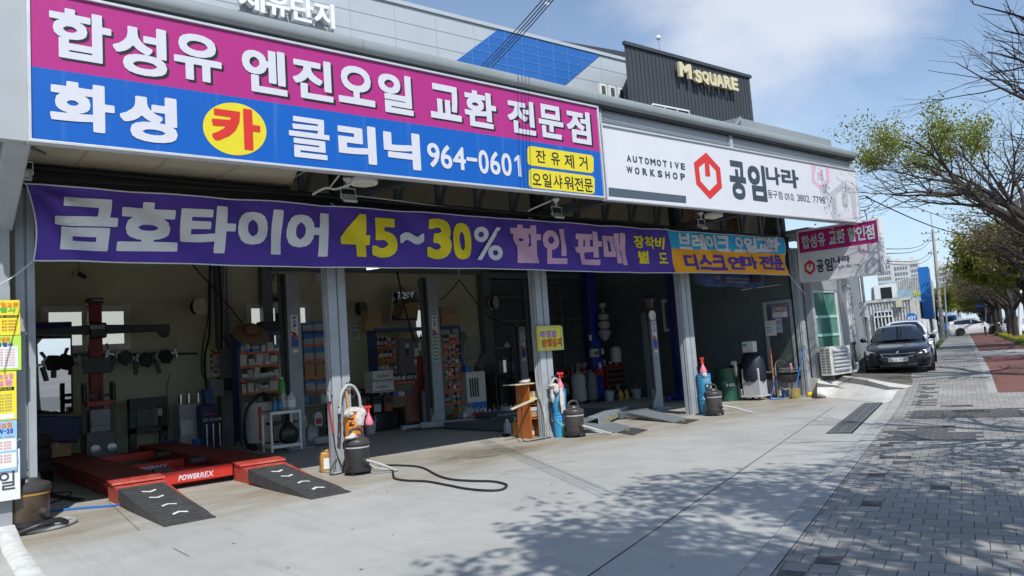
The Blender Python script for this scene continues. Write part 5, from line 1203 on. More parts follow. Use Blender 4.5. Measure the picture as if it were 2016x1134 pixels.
for i,z in enumerate([zat(620,y,YR)for y in(678,708,741,768)]+[zat(620,651,YR)]):
 x=xb0+0.08
 while x<xb1-0.2:
  nm=ORD[i]+' orange shelf' if i<4 else 'very top'
  if i==2:carton('brown_carton',0.26,0.3,0.3,K['cardboard'],'brown carton on the third orange shelf of the rack beside the second steel column',(x+0.14,YR+0.2,z),GB)
  else:
   lo=rq.choice((0.14,0.17));carton('grey_carton',0.26,0.3,lo,K['box_grey'],'pale grey carton on the %s of the rack beside the second steel column'%nm,(x+0.14,YR+0.2,z),GB)
   for r in range(2 if i<2 else 1):carton('blue_carton',0.25,0.28,0.07,K['box_blue'],'flat blue pack on the %s of the rack beside the second steel column'%nm,(x+0.14+rq.uniform(-0.01,0.01),YR+0.2,z+lo+0.001+0.072*r),GB,rq.uniform(-0.08,0.08))
  x+=0.29
GC='oil bottles on the wide rack';kinds=[]
for nm,pr,mt,cp,bd,sy in(('black oil bottle',PR1,'letter_black','box_grey','box_grey',0.8),('silver oil bottle',PR1,'bottle_silver','letter_black','label_red',0.8),('amber oil bottle',PR1,'jug_amber','letter_black','paper_white',0.8),('slim green bottle',PR2,'drum_green','box_grey','box_cream',1.0),('white bottle',PR2,'tank_white','red_plastic','box_blue',1.0),('dark oil bottle',PR1,'dark_plastic','yellow_paint','paper_white',0.8)):
 kinds.append((nm,pr,K[mt],K[cp],K[bd],sy))
bpro={}
OR6=('top','second','third','fourth','fifth','lowest')
def fill(zlist,x0,x1,rk,grp,ks):
 for i,z in enumerate(zlist):
  x=x0+0.1
  while x<x1-0.09:
   k=rq.choice(ks)if rq.random()<0.5 else ks[(i+int((x-x0)*2.2))%len(ks)]
   if rq.random()<0.13:x+=0.12;continue
   nm=kinds[k][0];lab='%s on the %s orange shelf of the %s'%(nm,OR6[i],rk)
   if(k,grp)not in bpro:bpro[(k,grp)]=bottle('oil_bottle',0,kinds[k][1],kinds[k][2],kinds[k][3],lab,(x,YR+0.12,z),grp,sy=kinds[k][5],band=kinds[k][4])
   else:dup(bpro[(k,grp)],(x,YR+0.10+rq.uniform(0,0.06),z),rq.uniform(-0.6,0.6),lab)
   x+=rq.choice((0.115,0.125,0.14))
fill([zat(790,y,YR)for y in(680,704,728,751)],xc0,xc1,'wide rack',GC,(0,1,2,3,5))
fill([zat(890,y,YR)for y in(674,695,718,742,769,792)],xd0,xd1,'narrow rack','bottles on the narrow rack',(1,2,0,4))
z=zat(790,779,YR)
for k in range(7):
 carton('blue_white_carton',0.17,0.2,0.11,K['box_white']if k%2 else K['box_blue'],'small blue and white carton on the fifth shelf of the wide oil rack',(xc0+0.55+0.2*k,YR+0.15,z),'cartons on the fifth shelf of the wide rack',rq.uniform(-0.2,0.2))
q=G(741,800);x0=PY(727,770,16.9).x
for k,(zz,rz)in enumerate(((0.95,0.0),(1.22,0.05))):
 t=thing('oil_carton',('lower','upper')[k]+' white printed oil carton stacked in front of the wide rack','carton',(x0+0.32,16.9,zz))
 mb=MB();mb.cbox((x0+0.32,16.95,zz),0.6,0.4,0.26,rz);obj('box',mb,K['box_white'],t)
 mb=MB();line(mb,'SAE 5W-30',lambda u,v:(x0+0.14+0.3*u,16.735-0.02*k,zz+0.10+0.06*v),0.03);mb.box(x0+0.03,x0+0.58,16.735-0.02*k,16.74-0.02*k,zz+0.02,zz+0.035);obj('print',mb,K['letter_black'],t,smooth=0)
mb=MB();mb.box(x0,x0+0.7,16.75,17.3,0,0.42);T1('plastic_crate','dark crate under the white oil cartons and jerrycans','crate',mb,K['black_plastic'],bevel=0.02)
mb=MB();mb.box(x0+0.85,x0+1.5,16.7,17.3,0,0.5);T1('plastic_crate','dark crate on the floor right of the crate under the oil cartons','crate',mb,K['dark_plastic'],bevel=0.02)
for k,(dx,mt,lab)in enumerate(((0.18,'letter_black','black jerrycan with pale label on the dark crate'),(0.50,'dark_plastic','dark jerrycan with orange label on the dark crate'))):
 t=thing('jerrycan',lab,'jerrycan',(x0+dx,16.95,0.42));mb=MB();mb.box(x0+dx-0.13,x0+dx+0.13,16.85,17.05,0.42,0.78);mb.prism([(x0+dx-0.13,16.85,0.78),(x0+dx+0.13,16.85,0.78),(x0+dx+0.08,16.85,0.88),(x0+dx-0.08,16.85,0.88)],(0,0.2,0));obj('body',mb,K[mt],t,bevel=0.02)
 mb=MB();mb.box(x0+dx-0.1,x0+dx+0.1,16.845,16.849,0.47,0.66);obj('label',mb,K['orange_box']if k else K['box_grey'],t);mb=MB();mb.cyl((x0+dx-0.05,16.95,0.88),0.03,0.04);obj('cap',mb,K['black_rubber'],t)
def box_at(name,lab,cat,px0,px1,py0,py1,Y,dep,mt,**kw):
 x0,x1,z0,z1=bx(px0,px1,py0,py1,Y);mb=MB();mb.box(x0,x1,Y,Y+dep,z0,z1);return T1(name,lab,cat,mb,mt,**kw)
def cardbox(lab,px0,px1,py0,py1,Y,dep=0.35,mt='cardboard',rz=0.0,tape=True):
 x0,x1,z0,z1=bx(px0,px1,py0,py1,Y);t=thing('cardboard_box',lab,'cardboard box',((x0+x1)/2,Y,z0))
 mb=MB();mb.box(x0,x1,Y,Y+dep,z0,z1);obj('box',mb,K[mt],t,bevel=0.004)
 if tape:mb=MB();c=(x0+x1)/2;mb.box(c-0.025,c+0.025,Y-0.002,Y-0.001,z1-(z1-z0)*0.35,z1);mb.box(c-0.025,c+0.025,Y,Y+dep,z1+0.001,z1+0.002);obj('tape',mb,mat('tape',(0.45,0.36,0.22),0.3,var=0.05),t,smooth=0)
 return t,x0,x1,z0,z1
t,x0,x1,z0,z1=cardbox('brown box with a printed ring on the stacked boxes beside the tilted mirror',724,750,611,631,17.6)
mb=MB();c=((x0+x1)/2,17.597,(z0+z1)/2);pts=arc(c,0.075,0,2*pi,20);mb.tube(pts,0.006,4);obj('print',mb,K['letter_black'],t)
cardbox('brown box under the box with the printed ring',719,752,631,651,17.55)
cardbox('flat brown box on the narrow rack, upper of two',868,902,604,618,17.55);cardbox('large brown box on the narrow rack under the flat box',869,906,618,641,17.5)
cardbox('small brown box on the cabinet beside the wrapped bundles, upper one',1199,1215,630,648,18.3);cardbox('brown box on the shelf behind the wrapped bundles',1204,1224,652,668,18.3)
cardbox('long brown box on the floor beside the white cooler',986,1017,774,791,18.0)
cardbox('brown box standing at the foot of the dark tool cabinet',1272,1282,773,786,17.0,0.3)
q=PY(494,652,17.3);t=thing('straw_hat','wide brimmed straw hat hung on the corner of the filter rack','hat',(q.x,17.3,q.z-0.2))
M=Matrix.Translation((q.x,17.3,q.z-0.05))@Matrix.Rotation(0.7,4,'X')
mb=MB();mb.lathe([(0.42,-0.02),(0.36,0.02),(0.17,0.03),(0.165,0.04),(0.15,0.18),(0.10,0.22),(0,0.23)],24).xf(M);obj('brim_and_crown',mb,K['straw'],t);mb=MB();mb.lathe([(0.172,0.035),(0.168,0.085)],24).xf(M);obj('hat_band',mb,K['tool_red'],t)
mb=MB();a_=bx(515,558,632,653,17.55);mb.box(a_[0],a_[1],17.55,17.9,a_[2],a_[3]);mb.cbox(((a_[0]+a_[1])/2+0.25,17.6,a_[3]),0.2,0.25,0.2);T1('tool_case','dark blue tool case on top of the filter rack','case',mb,K['navy'],bevel=0.02)
t=thing('electric_panel','beige wall panel with striped warning notice among hanging cables','electric panel',tuple(PY(430,745,18.7)))
a_=bx(407,453,686,742,18.75);mb=MB();mb.box(a_[0],a_[1],18.75,18.98,a_[2],a_[3]);obj('cabinet',mb,K['panel_yellow'],t,bevel=0.01)
c_=bx(414,452,688,734,18.74)
m_,tt,bb=nodes_of('hazard');o_=N(tt,'ShaderNodeTexCoord').outputs['Object'];wv=N(tt,'ShaderNodeTexWave',bands_direction='DIAGONAL');wv.inputs['Scale'].default_value=4.2;tt.links.new(o_,wv.inputs['Vector'])
tt.links.new(mixc(tt,mth(tt,'GREATER_THAN',wv.outputs['Fac'],0.5),(0.015,0.015,0.015),(0.62,0.50,0.20)),bb.inputs['Base Color']);bb.inputs['Roughness'].default_value=0.5
mb=MB();mb.box(c_[0],c_[1],18.735,18.745,c_[2],c_[3]);n_=obj('notice',mb,K['hazard'],t,smooth=0)
w_=c_[1]-c_[0];h_=c_[3]-c_[2];fx=lambda u:c_[0]+w_*u;fz=lambda v:c_[2]+h_*v
mb=MB();mb.box(fx(0.1),fx(0.9),18.731,18.735,fz(0.09),fz(0.78));obj('paper',mb,K['box_grey'],n_,smooth=0);mb=MB();mb.box(fx(0.1),fx(0.9),18.731,18.735,fz(0.78),fz(0.91));obj('heading',mb,K['label_red'],n_,smooth=0)
mb=MB();mb.tube(arc((fx(0.5),18.729,fz(0.60)),0.075,0,2*pi,18),0.008,4);mb.bar((fx(0.5)-0.05,18.729,fz(0.60)+0.05),(fx(0.5)+0.05,18.729,fz(0.60)-0.05),0.01);mb.ball((fx(0.5),18.729,fz(0.66)),0.015,n=6,k=4);mb.bar((fx(0.5),18.729,fz(0.65)),(fx(0.5),18.729,fz(0.58)),0.02)
for k in range(3):mb.box(fx(0.2),fx(0.8),18.729,18.731,fz(0.36-0.07*k),fz(0.385-0.07*k))
mt_l=MB();line(mb,'출입금지',lambda u,v:(fx(0.2+0.6*u),18.729,fz(0.80+0.08*v)),0.01);obj('print',mb,K['letter_black'],n_,smooth=0)
box_at('junction_box','pale grey junction box under the beige electric panel','junction box',414,441,747,780,18.7,0.25,K['box_grey'],bevel=0.012)
box_at('cable_tray','black case standing on the shelf beside the filter rack','case',452,487,742,766,18.2,0.4,K['black_plastic'],bevel=0.02)
def cable(pts,r,lab,cat='cable',mt='black_rubber',name='cable',grp=None,n=7):
 mb=MB();mb.tube(spline(pts,n),r,6);return T1(name,lab,cat,mb,K[mt],grp)
YC=18.65
def pc(px,py,Y=YC):p=PY(px,py,Y);return(p.x,p.y,p.z)
GCB='black cables hanging on the yellow rear wall'
cable([pc(372,512),pc(395,540),pc(440,590),pc(490,652)],0.016,'black cable slanting down from the roof beam to the filter rack',grp=GCB)
cable([pc(413,515),pc(413,600),pc(412,660),pc(405,690),pc(402,720),pc(408,780)],0.024,'thick black cable running down past the hose reel',grp=GCB)
cable([pc(430,515),pc(436,600),pc(437,660),pc(436,688)],0.026,'thick black cable running into the top of the electric panel',grp=GCB)
cable([pc(437,660),pc(446,672),pc(452,686)],0.018,'short black cable branching off above the electric panel',grp=GCB)
cable([pc(418,512),pc(411,560),pc(410,620),pc(398,690),pc(398,735),pc(410,750)],0.014,'thin black cable bowing beside the grey wall column',grp=GCB)
cable([pc(455,545),pc(457,600),pc(456,690)],0.012,'thin pale conduit running down beside the electric panel','conduit','box_cream','conduit');cable([pc(443,515),pc(441,600),pc(440,684)],0.010,'pale conduit beside the thick cable on the yellow wall','conduit','box_cream','conduit')
cable([pc(397,515),pc(400,580),pc(405,660),pc(403,690)],0.010,'pale conduit running down beside the grey wall column','conduit','box_cream','conduit')
cable([pc(335,735),pc(328,770),pc(332,830),pc(322,870)],0.012,'loop of yellow green wire hanging below the clamp rail','cable','straw');
def reel(lab,px,py,Y,r):
 q=PY(px,py,Y);t=thing('hose_reel',lab,'hose reel',(q.x,Y,q.z-r));mb=MB()
 for d in(-0.09,0.07):mb.lathe([(0.04,d),(r,d),(r,d+0.015),(0.04,d+0.015)],24,q,0,(0.5,-1,0))
 obj('flange',mb,K['corrugated_dark']if r<0.2 else K['box_cream'],t);mb=MB();mb.lathe([(0.0,-0.08),(r*0.8,-0.08),(r*0.8,0.075),(0,0.075)],20,q,0,(0.5,-1,0));obj('hose_coil',mb,K['black_rubber'],t)
 mb=MB();mb.bar((q.x,Y,q.z),(q.x,Y+0.3,q.z),0.05);obj('bracket',mb,K['steel_dark'],t);return t
reel('cream hose reel on the grey wall column of the first bay',389,604,18.45,0.21);reel('round cream hose reel high on the corrugated wall',972,596,18.5,0.2);reel('small dark hose reel on the column beside the stacked boxes',711,608,18.5,0.19)
def cctv(lab,px,py,Y):
 q=PY(px,py,Y);t=thing('security_camera',lab,'camera',tuple(q));mb=MB();mb.box(q.x-0.12,q.x+0.06,Y,Y+0.06,q.z-0.02,q.z+0.14);obj('mount',mb,K['box_cream'],t,bevel=0.008)
 mb=MB();mb.tube([(q.x-0.01,Y,q.z+0.08),(q.x+0.06,Y-0.16,q.z+0.0)],0.05,12);mb.tube([(q.x-0.02,Y+0.03,q.z+0.13),(q.x,Y+0.03,q.z+0.7)],0.008,5);obj('camera_body',mb,K['black_plastic'],t);return t
cctv('black security camera above the window behind the red post',158,547,18.9);cctv('black security camera above the second window by the lift column',549,551,18.9);cctv('black security camera beside the tilted mirror',832,565,18.9)
q=bx(535,556,577,594,18.95);t=thing('wall_notice','small black notice with pale Korean lettering above the second window','notice',(q[0],18.95,q[2]));mb=MB();mb.box(q[0],q[1],18.955,18.985,q[2],q[3]);obj('board',mb,K['letter_black'],t)
mb=MB();line(mb,'하드론',lambda u,v:(q[0]+0.06+(q[1]-q[0]-0.1)*u,18.952,q[2]+0.12+0.13*v),0.02);obj('lettering',mb,K['box_cream'],t,smooth=0)
q=bx(789,829,667,735,16.4);t=thing('control_panel','grey steel control panel on a post with white tags in front of the oil rack','control panel',((q[0]+q[1])/2,16.4,0));mb=MB();mb.box(q[0],q[1],16.4,16.62,q[2],q[3]);obj('cabinet',mb,K['lift_grey_dark'],t,bevel=0.01)
mb=MB();mb.box(q[1]-0.02,q[1]+0.10,16.45,16.6,0,q[3]-0.1);obj('stand',mb,K['lift_grey_dark'],t)
mb=MB()
for px0,px1,py0,py1 in((799,805,676,686),(816,824,685,702),(816,825,707,718),(824,829,675,690)):a_=bx(px0,px1,py0,py1,16.39);mb.box(a_[0],a_[1],16.39,16.398,a_[2],a_[3])
obj('tag',mb,K['box_cream'],t);mb=MB();a_=bx(801,804,686,700,16.37);mb.box(a_[0],a_[1],16.36,16.4,a_[2],a_[3]);obj('switch',mb,K['black_plastic'],t);cable([pc(782,535,16.3),pc(792,585,16.3),pc(806,640,16.3),pc(818,672,16.35)],0.022,'thick black cable dropping to the grey control panel');cable([pc(790,565,16.3),pc(812,588,16.5),pc(838,594,16.6)],0.012,'thin black cable looping to the second lift column')
mb=MB();mb.grid(lambda u,v:(PY(800+26*v+(14*(1-v)**2 if u else 0)-8*(1-abs(2*v-1))*(1-u)+14*u,742+90*(1-v)-0*u,16.0-0.3*v*0).x,16.0+0.12*sin(v*3),PY(810,742+90*(1-v),16.0).z),4,10);mb.f+=[f[::-1]for f in[]]
sheet_=T1('rubber_sheet','rust brown rubber sheet hanging in front of the oil rack','rubber sheet',mb,K['brown_rubber'])
sm=sheet_.modifiers.new('thick','SOLIDIFY');sm.thickness=0.03
mb=MB();a_=bx(826,836,700,770,16.1);mb.box(a_[0],a_[1],16.1,16.2,a_[2],a_[3]);T1('red_pump','narrow red pump body beside the grey control panel','pump',mb,K['tool_red'],bevel=0.02)
q=bx(919,957,731,794,17.3);t=thing('air_cooler','white air cooler with dark grille and blue band near the narrow rack','air cooler',((q[0]+q[1])/2,17.3,0));z1=q[3];mb=MB();mb.box(q[0],q[1],17.3,17.65,0.22,z1);obj('body',mb,K['tank_white'],t,bevel=0.03)
mb=MB();mb.box(q[0]+0.02,q[1]-0.02,17.285,17.3,0.05,0.40);bnd=obj('band',mb,K['blue_plastic'],t,bevel=0.01);mb=MB();line(mb,'Multi Cooler',lambda u,v:(q[0]+0.04+(q[1]-q[0]-0.08)*u,17.283,0.16+0.10*v),0.02);obj('lettering',mb,K['paper_white'],bnd,smooth=0)
mb=MB()
for k in range(4):mb.box(q[0]+0.1+0.085*k,q[0]+0.155+0.085*k,17.292,17.299,0.55,z1-0.18)
obj('grille',mb,K['steel_dark'],t,smooth=0)
cable([pc(913,655,17.9),pc(908,690,17.8),pc(914,715,17.7),pc(921,735,17.6)],0.10,'bent grey extraction duct with blue cuff behind the cooler','duct','corrugated_dark','extraction_duct');cable([pc(952,700,17.9),pc(948,715,17.8),pc(940,728,17.7)],0.14,'short grey duct standing behind the white cooler','duct','wall_green_grey','extraction_duct')
mb=MB();q=PY(921,727,17.55);mb.cyl((q.x,17.6,q.z-0.1),0.115,0.2);T1('duct_cuff','blue cuff on the end of the bent grey duct','duct cuff',mb,K['blue_plastic'])
q=PY(936,680,18.95);mb=MB();mb.box(q.x-0.3,q.x+0.18,18.955,18.985,q.z-0.45,q.z+0.3);T1('wall_poster','faded pale green poster on the yellow wall near the corner','poster',mb,mat('poster_pale',(0.42,0.46,0.36),0.7,var=0.3,scale=7))
q=bx(989,1005,706,733,17.8);t=thing('steel_pot','tall shiny steel pot with lid on the dark workbench','pot',((q[0]+q[1])/2,17.9,q[2]));r_=(q[1]-q[0])/2;mb=MB();mb.cyl(((q[0]+q[1])/2,17.9,q[2]),r_,q[3]-q[2]-0.06,24);obj('body',mb,K['chrome'],t);mb=MB();mb.lathe([(r_*1.03,0),(r_*1.03,0.02),(r_*0.4,0.05),(0.02,0.055),(0.025,0.09),(0,0.09)],20,((q[0]+q[1])/2,17.9,q[3]-0.06));obj('lid',mb,K['chrome'],t)
zb=q[2];xb_=(q[0]+q[1])/2;t=thing('workbench','dark workbench under the steel pot along the corrugated wall','workbench',(xb_,17.9,0));mb=MB();mb.box(xb_-0.6,xb_+1.1,17.6,18.3,zb-0.05,zb-0.002);obj('bench_top',mb,K['steel_dark'],t)
for dx in(-0.55,1.05):
 mb=MB();mb.box(xb_+dx-0.03,xb_+dx+0.03,17.65,18.25,0,zb-0.05);obj('leg',mb,K['steel_dark'],t)
mb=MB();mb.box(xb_-0.4,xb_+0.9,17.7,18.2,0.1,zb-0.2);obj('drawer_unit',mb,K['black_plastic'],t)
box_at('small_carton','pale carton beside the steel pot on the dark workbench','carton',1006,1020,713,732,17.9,0.2,K['box_grey'])
q=PY(1005,683,17.6);t=thing('stand_fan','large black standing fan in front of the corrugated wall','fan',(q.x,17.6,0));mb=MB();mb.tube(arc((q.x,17.5,q.z),0.33,0,2*pi,28),0.012,5)
for k in range(14):a_=k*pi/7;mb.tube([(q.x,17.46,q.z),(q.x+0.2*cos(a_),17.44,q.z+0.2*sin(a_)),(q.x+0.33*cos(a_),17.5,q.z+0.33*sin(a_))],0.005,4)
obj('guard',mb,K['black_plastic'],t);mb=MB()
for k in range(3):a_=k*2*pi/3+0.4;mb.add([(q.x,17.52,q.z),(q.x+0.28*cos(a_),17.50,q.z+0.28*sin(a_)),(q.x+0.3*cos(a_+0.6),17.56,q.z+0.3*sin(a_+0.6)),(q.x+0.15*cos(a_+0.9),17.56,q.z+0.15*sin(a_+0.9))],[(0,1,2,3)])
obj('blades',mb,K['box_grey'],t);mb=MB();mb.cyl((q.x,17.62,0),0.03,q.z);mb.cyl((q.x,17.62,0),0.25,0.04);mb.lathe([(0.0,0),(0.09,0),(0.08,0.18),(0,0.2)],14,(q.x,17.54,q.z),0,(0,1,0));obj('stand',mb,K['black_plastic'],t)
rq2=random.Random(5)
for i in range(13):
 px=912+i*8.5;q=PY(px,792,17.0+rq2.uniform(-0.2,0.2));k_=rq2.choice((0,1,4,5));lab='%s in the clutter on the floor in front of the white cooler'%kinds[k_][0]
 if(k_,'fl')not in bpro:bpro[(k_,'fl')]=bottle('oil_bottle',0,kinds[k_][1],kinds[k_][2],kinds[k_][3],lab,(q.x,q.y,0),'bottles on the floor by the cooler',sy=kinds[k_][5],band=kinds[k_][4])
 else:dup(bpro[(k_,'fl')],(q.x,q.y,0),rq2.uniform(0,6),lab)
q0=G(940,838);t=thing('scissor_table','low flat grey lift table on the floor of the second bay','lift table',(12.0,14.2,0));mb=MB();mb.box(11.6,13.6,14.3,15.6,0.06,0.17);mb.box(11.4,12.1,14.5,15.4,0.172,0.25);mb.box(11.7,13.5,14.4,15.5,0.0,0.06);obj('platform',mb,K['lift_grey_dark'],t,bevel=0.01)
a=G(884,842);t=thing('tool_box','grey flat tool box with crumpled tissue lying behind the lift arm','tool box',(a.x+0.5,a.y,0));mb=MB();mb.box(a.x,a.x+0.95,a.y+0.1,a.y+0.55,0,0.16);obj('box',mb,K['lift_grey_dark'],t,bevel=0.012);mb=MB();mb.ball((a.x+0.7,a.y+0.3,0.2),0.06,jit=0.3);obj('tissue',mb,K['paper_white'],t)
for px,r_,lab,mt in((1141,0.22,'tall pale grey tank with red side stripe in the third bay','box_grey'),(1165,0.2,'dark grey tank half behind the blue lift column','corrugated_dark')):
 q=PY(px,780,16.9);t=thing('gas_tank',lab,'tank',(q.x,16.9,0));mb=MB();mb.lathe([(0.0,0.1),(r_,0.1),(r_+0.01,0.14),(r_+0.01,0.82),(r_*0.8,0.92),(0.05,0.96),(0.05,1.02),(0,1.02)],22,(q.x,16.9,0));obj('shell',mb,K[mt],t);mb=MB();mb.lathe([(0.0,0.0),(r_,0),(r_,0.1)],16,(q.x,16.9,0));obj('base',mb,K['black_plastic'],t)
 mb=MB();mb.tube(spline([(q.x,16.75,1.0),(q.x+0.1,16.6,1.05),(q.x+0.12,16.6,0.7),(q.x+0.05,16.65,0.5)]),0.02,6);obj('hose',mb,K['black_rubber'],t)
def toolcab(lab,px0,px1,py0,Y,mt,n,mtd):
 x0,x1,z0,z1=bx(px0,px1,py0,785,Y);t=thing('tool_cabinet',lab,'tool cabinet',((x0+x1)/2,Y,0));mb=MB();mb.box(x0,x1,Y,Y+0.45,0.08,z1);obj('body',mb,mt,t,bevel=0.01)
 for k in range(n):
  h_=(z1-0.2)/n;mb=MB();mb.box(x0+0.03,x1-0.03,Y-0.012,Y,0.12+h_*k,0.12+h_*(k+0.92));d=obj('drawer',mb,mtd,t,bevel=0.004);mb=MB();mb.box(x0+0.1,x1-0.1,Y-0.028,Y-0.012,0.12+h_*(k+0.72),0.12+h_*(k+0.80));obj('handle',mb,K['steel_bright'],d)
 return t,x0,x1,z1
toolcab('dark tool cabinet with bright drawer handles behind the fourth lift column',1247,1280,720,16.9,mat('cab_dark',(0.06,0.02,0.022),0.4,var=0.1),6,mat('drawer_dark',(0.028,0.026,0.03),0.4,var=0.1));t,x0,x1,z1=toolcab('red sided tool cabinet with black drawers beside the blue lift column',1196,1245,718,17.2,K['tool_red'],5,K['black_plastic'])
mb=MB();mb.box(x1-0.22,x1-0.02,17.17,17.185,0.25,z1-0.02);obj('red_door',mb,mat('tool_red_bright',(0.50,0.02,0.02),0.4,var=0.08),t)
def disc(lab,px,py,Y,r):q=PY(px,py,Y);t=thing('brake_disc',lab,'brake disc',tuple(q));mb=MB();mb.lathe([(r*0.3,0),(r,0),(r,0.03),(r*0.5,0.03),(r*0.45,0.06),(r*0.2,0.06)],22,q,0,(0.25,-1,0.2));obj('disc',mb,K['steel_bright'],t);mb=MB();mb.cyl(q,r*0.22,0.02,12,0,(0.25,-1,0.2));obj('hub',mb,K['black_plastic'],t)
disc('bright brake disc leaning on the cabinet top',1241,711,17.0,0.13);disc('brake disc leaning against the dark tool cabinet',1263,762,16.8,0.10);disc('brake disc leaning against the red sided cabinet',1216,762,16.8,0.10)
q=PY(1212,697,17.4);t=thing('plastic_tank','white plastic tank standing on the red sided cabinet','tank',(q.x,17.4,q.z-0.27));mb=MB();mb.lathe([(0.0,-0.27),(0.17,-0.27),(0.18,-0.24),(0.18,0.18),(0.12,0.24),(0,0.24)],18,(q.x,17.4,q.z));obj('body',mb,K['tank_white'],t);mb=MB();mb.cyl((q.x,17.4,q.z+0.24),0.05,0.16);obj('cap',mb,K['black_plastic'],t)
box_at('wall_shelf','pale wooden shelf board on the dark wall of the third bay','shelf',1222,1272,678,687,18.4,0.3,K['box_cream'])
for k in range(9):
 q=PY(1190+k*11.5,716-(k%3),17.45);k_=(4,0,1,5)[k%4];lab='%s on top of the tool cabinets in the third bay'%kinds[k_][0]
 if(k_,'cb')not in bpro:bpro[(k_,'cb')]=bottle('oil_bottle',0,kinds[k_][1],kinds[k_][2],kinds[k_][3],lab,(q.x,q.y,z1),'bottles on the tool cabinets',sy=kinds[k_][5],band=kinds[k_][4])
 else:dup(bpro[(k_,'cb')],(q.x,q.y,z1),k,lab)
for k,(px,mt)in enumerate(((1222,'yellow_paint'),(1234,'yellow_paint'),(1245,'cardboard'))):
 q=PY(px,782,16.6);mb=MB();mb.lathe([(0.0,0),(0.08,0),(0.085,0.02),(0.085,0.2),(0.05,0.26),(0.03,0.3),(0,0.3)],12,(q.x,16.6,0));T1('oil_can',('yellow oil can nearest the blue lift column','yellow oil can between the other two cans','brown oil can nearest the dark tool cabinet')[k],'oil can',mb,K[mt])
box_at('blue_machine','dark blue machine behind the lift column with the clock','machine',1285,1330,660,702,18.0,0.5,K['rack_blue'],bevel=0.02)
box_at('flat_monitor','black flat screen hung below the partition window','monitor',1292,1322,628,655,17.6,0.05,K['screen_off'])
mb=MB();x0,x1,z0,z1=bx(1290,1332,715,790,17.2);mb.box(x0,x1,17.2,17.7,0,z1);T1('tool_bench','black bench with small parts behind the lift column with the clock','workbench',mb,K['black_plastic'],bevel=0.01)
t=thing('low_lift','low grey drive on lift with chequered ramps and a hazard striped bar','car lift',(11.8,11,0))
m_,tt,bb=nodes_of('checker_plate');o_=N(tt,'ShaderNodeTexCoord').outputs['Object'];ck=N(tt,'ShaderNodeTexVoronoi');ck.inputs['Scale'].default_value=24;tt.links.new(stretch(tt,o_,(1,1,1),0.78),ck.inputs['Vector'])
bb.inputs['Base Color'].default_value=(0.28,0.31,0.335,1);bb.inputs['Roughness'].default_value=0.42;bb.inputs['Metallic'].default_value=0.3;bump(tt,bb,ck.outputs['Distance'],0.8,0.006)
for a_,b_,c_,d_ in(((1100,838),(1148,816),(1242,840),(1213,849.5)),((1237,812),(1276,806),(1351,823),(1326,830.5))):
 A_,B_,C_,D_=G(*a_,0.16),G(*b_,0.16),G(*c_,0.025),G(*d_,0.025)
 mb=MB();mb.prism([A_,B_,C_,D_],(0,0,-0.022));obj('ramp',mb,K['checker_plate'],t,smooth=0)
 mb=MB();mb.prism([A_+Vector((0.02,0.1,-0.03)),A_+Vector((0.06,0.1,-0.03)),D_.lerp(A_,0.3)+Vector((0.05,0,-0.03)),D_.lerp(A_,0.3)+Vector((0.01,0,-0.03))],(0,0,-0.03));obj('rib',mb,K['lift_grey_dark'],t,smooth=0)
 e1=(C_-B_);mb=MB();mb.prism([Vector((p.x,p.y,0.012))for p in(D_+e1*0.02,C_+e1*0.02,C_+e1*0.30,D_+e1*0.30)],(0,0,-0.008));obj('end_mat',mb,K['rubber'],t,smooth=0)
 mb=MB();mp_=(C_+D_)/2+e1*0.08;mb.cyl((mp_.x,mp_.y,0.013),0.035,0.003,8);obj('arrow_mark',mb,K['yellow_paint'],t)
A_=G(1178,838,0.05);B_=G(1236,814,0.05);mb=MB();d_=(B_-A_).normalized();n_=Vector((d_.y,-d_.x,0));mb.prism([A_-n_*0.0,A_+n_*0.02+Vector((0,0,0.0)),B_+n_*0.02,B_],(0,0,0.16));mb.bar(A_+Vector((0,0,0.17))-n_*0.1,B_+Vector((0,0,0.17))-n_*0.1,0.24,0.04);obj('crossbar',mb,K['lift_grey'],t,bevel=0.006)
p0=A_.lerp(B_,0.12)+n_*0.024;p1=A_.lerp(B_,0.62)+n_*0.024;mb=MB();mb.prism([p0+Vector((0,0,0.02)),p1+Vector((0,0,0.02)),p1+Vector((0,0,0.085)),p0+Vector((0,0,0.085))],n_*0.003);obj('hazard_stripe',mb,K['hazard'],t,smooth=0)
mb=MB();
for xa,xb,ya,yb in((10.3,11.6,12.1,15.2),(12.9,13.9,11.9,15.4)):mb.box(xa,xb,ya,yb,0.02,0.16)
obj('runway',mb,K['lift_grey_dark'],t,bevel=0.008)
rc=random.Random(21);CP={}
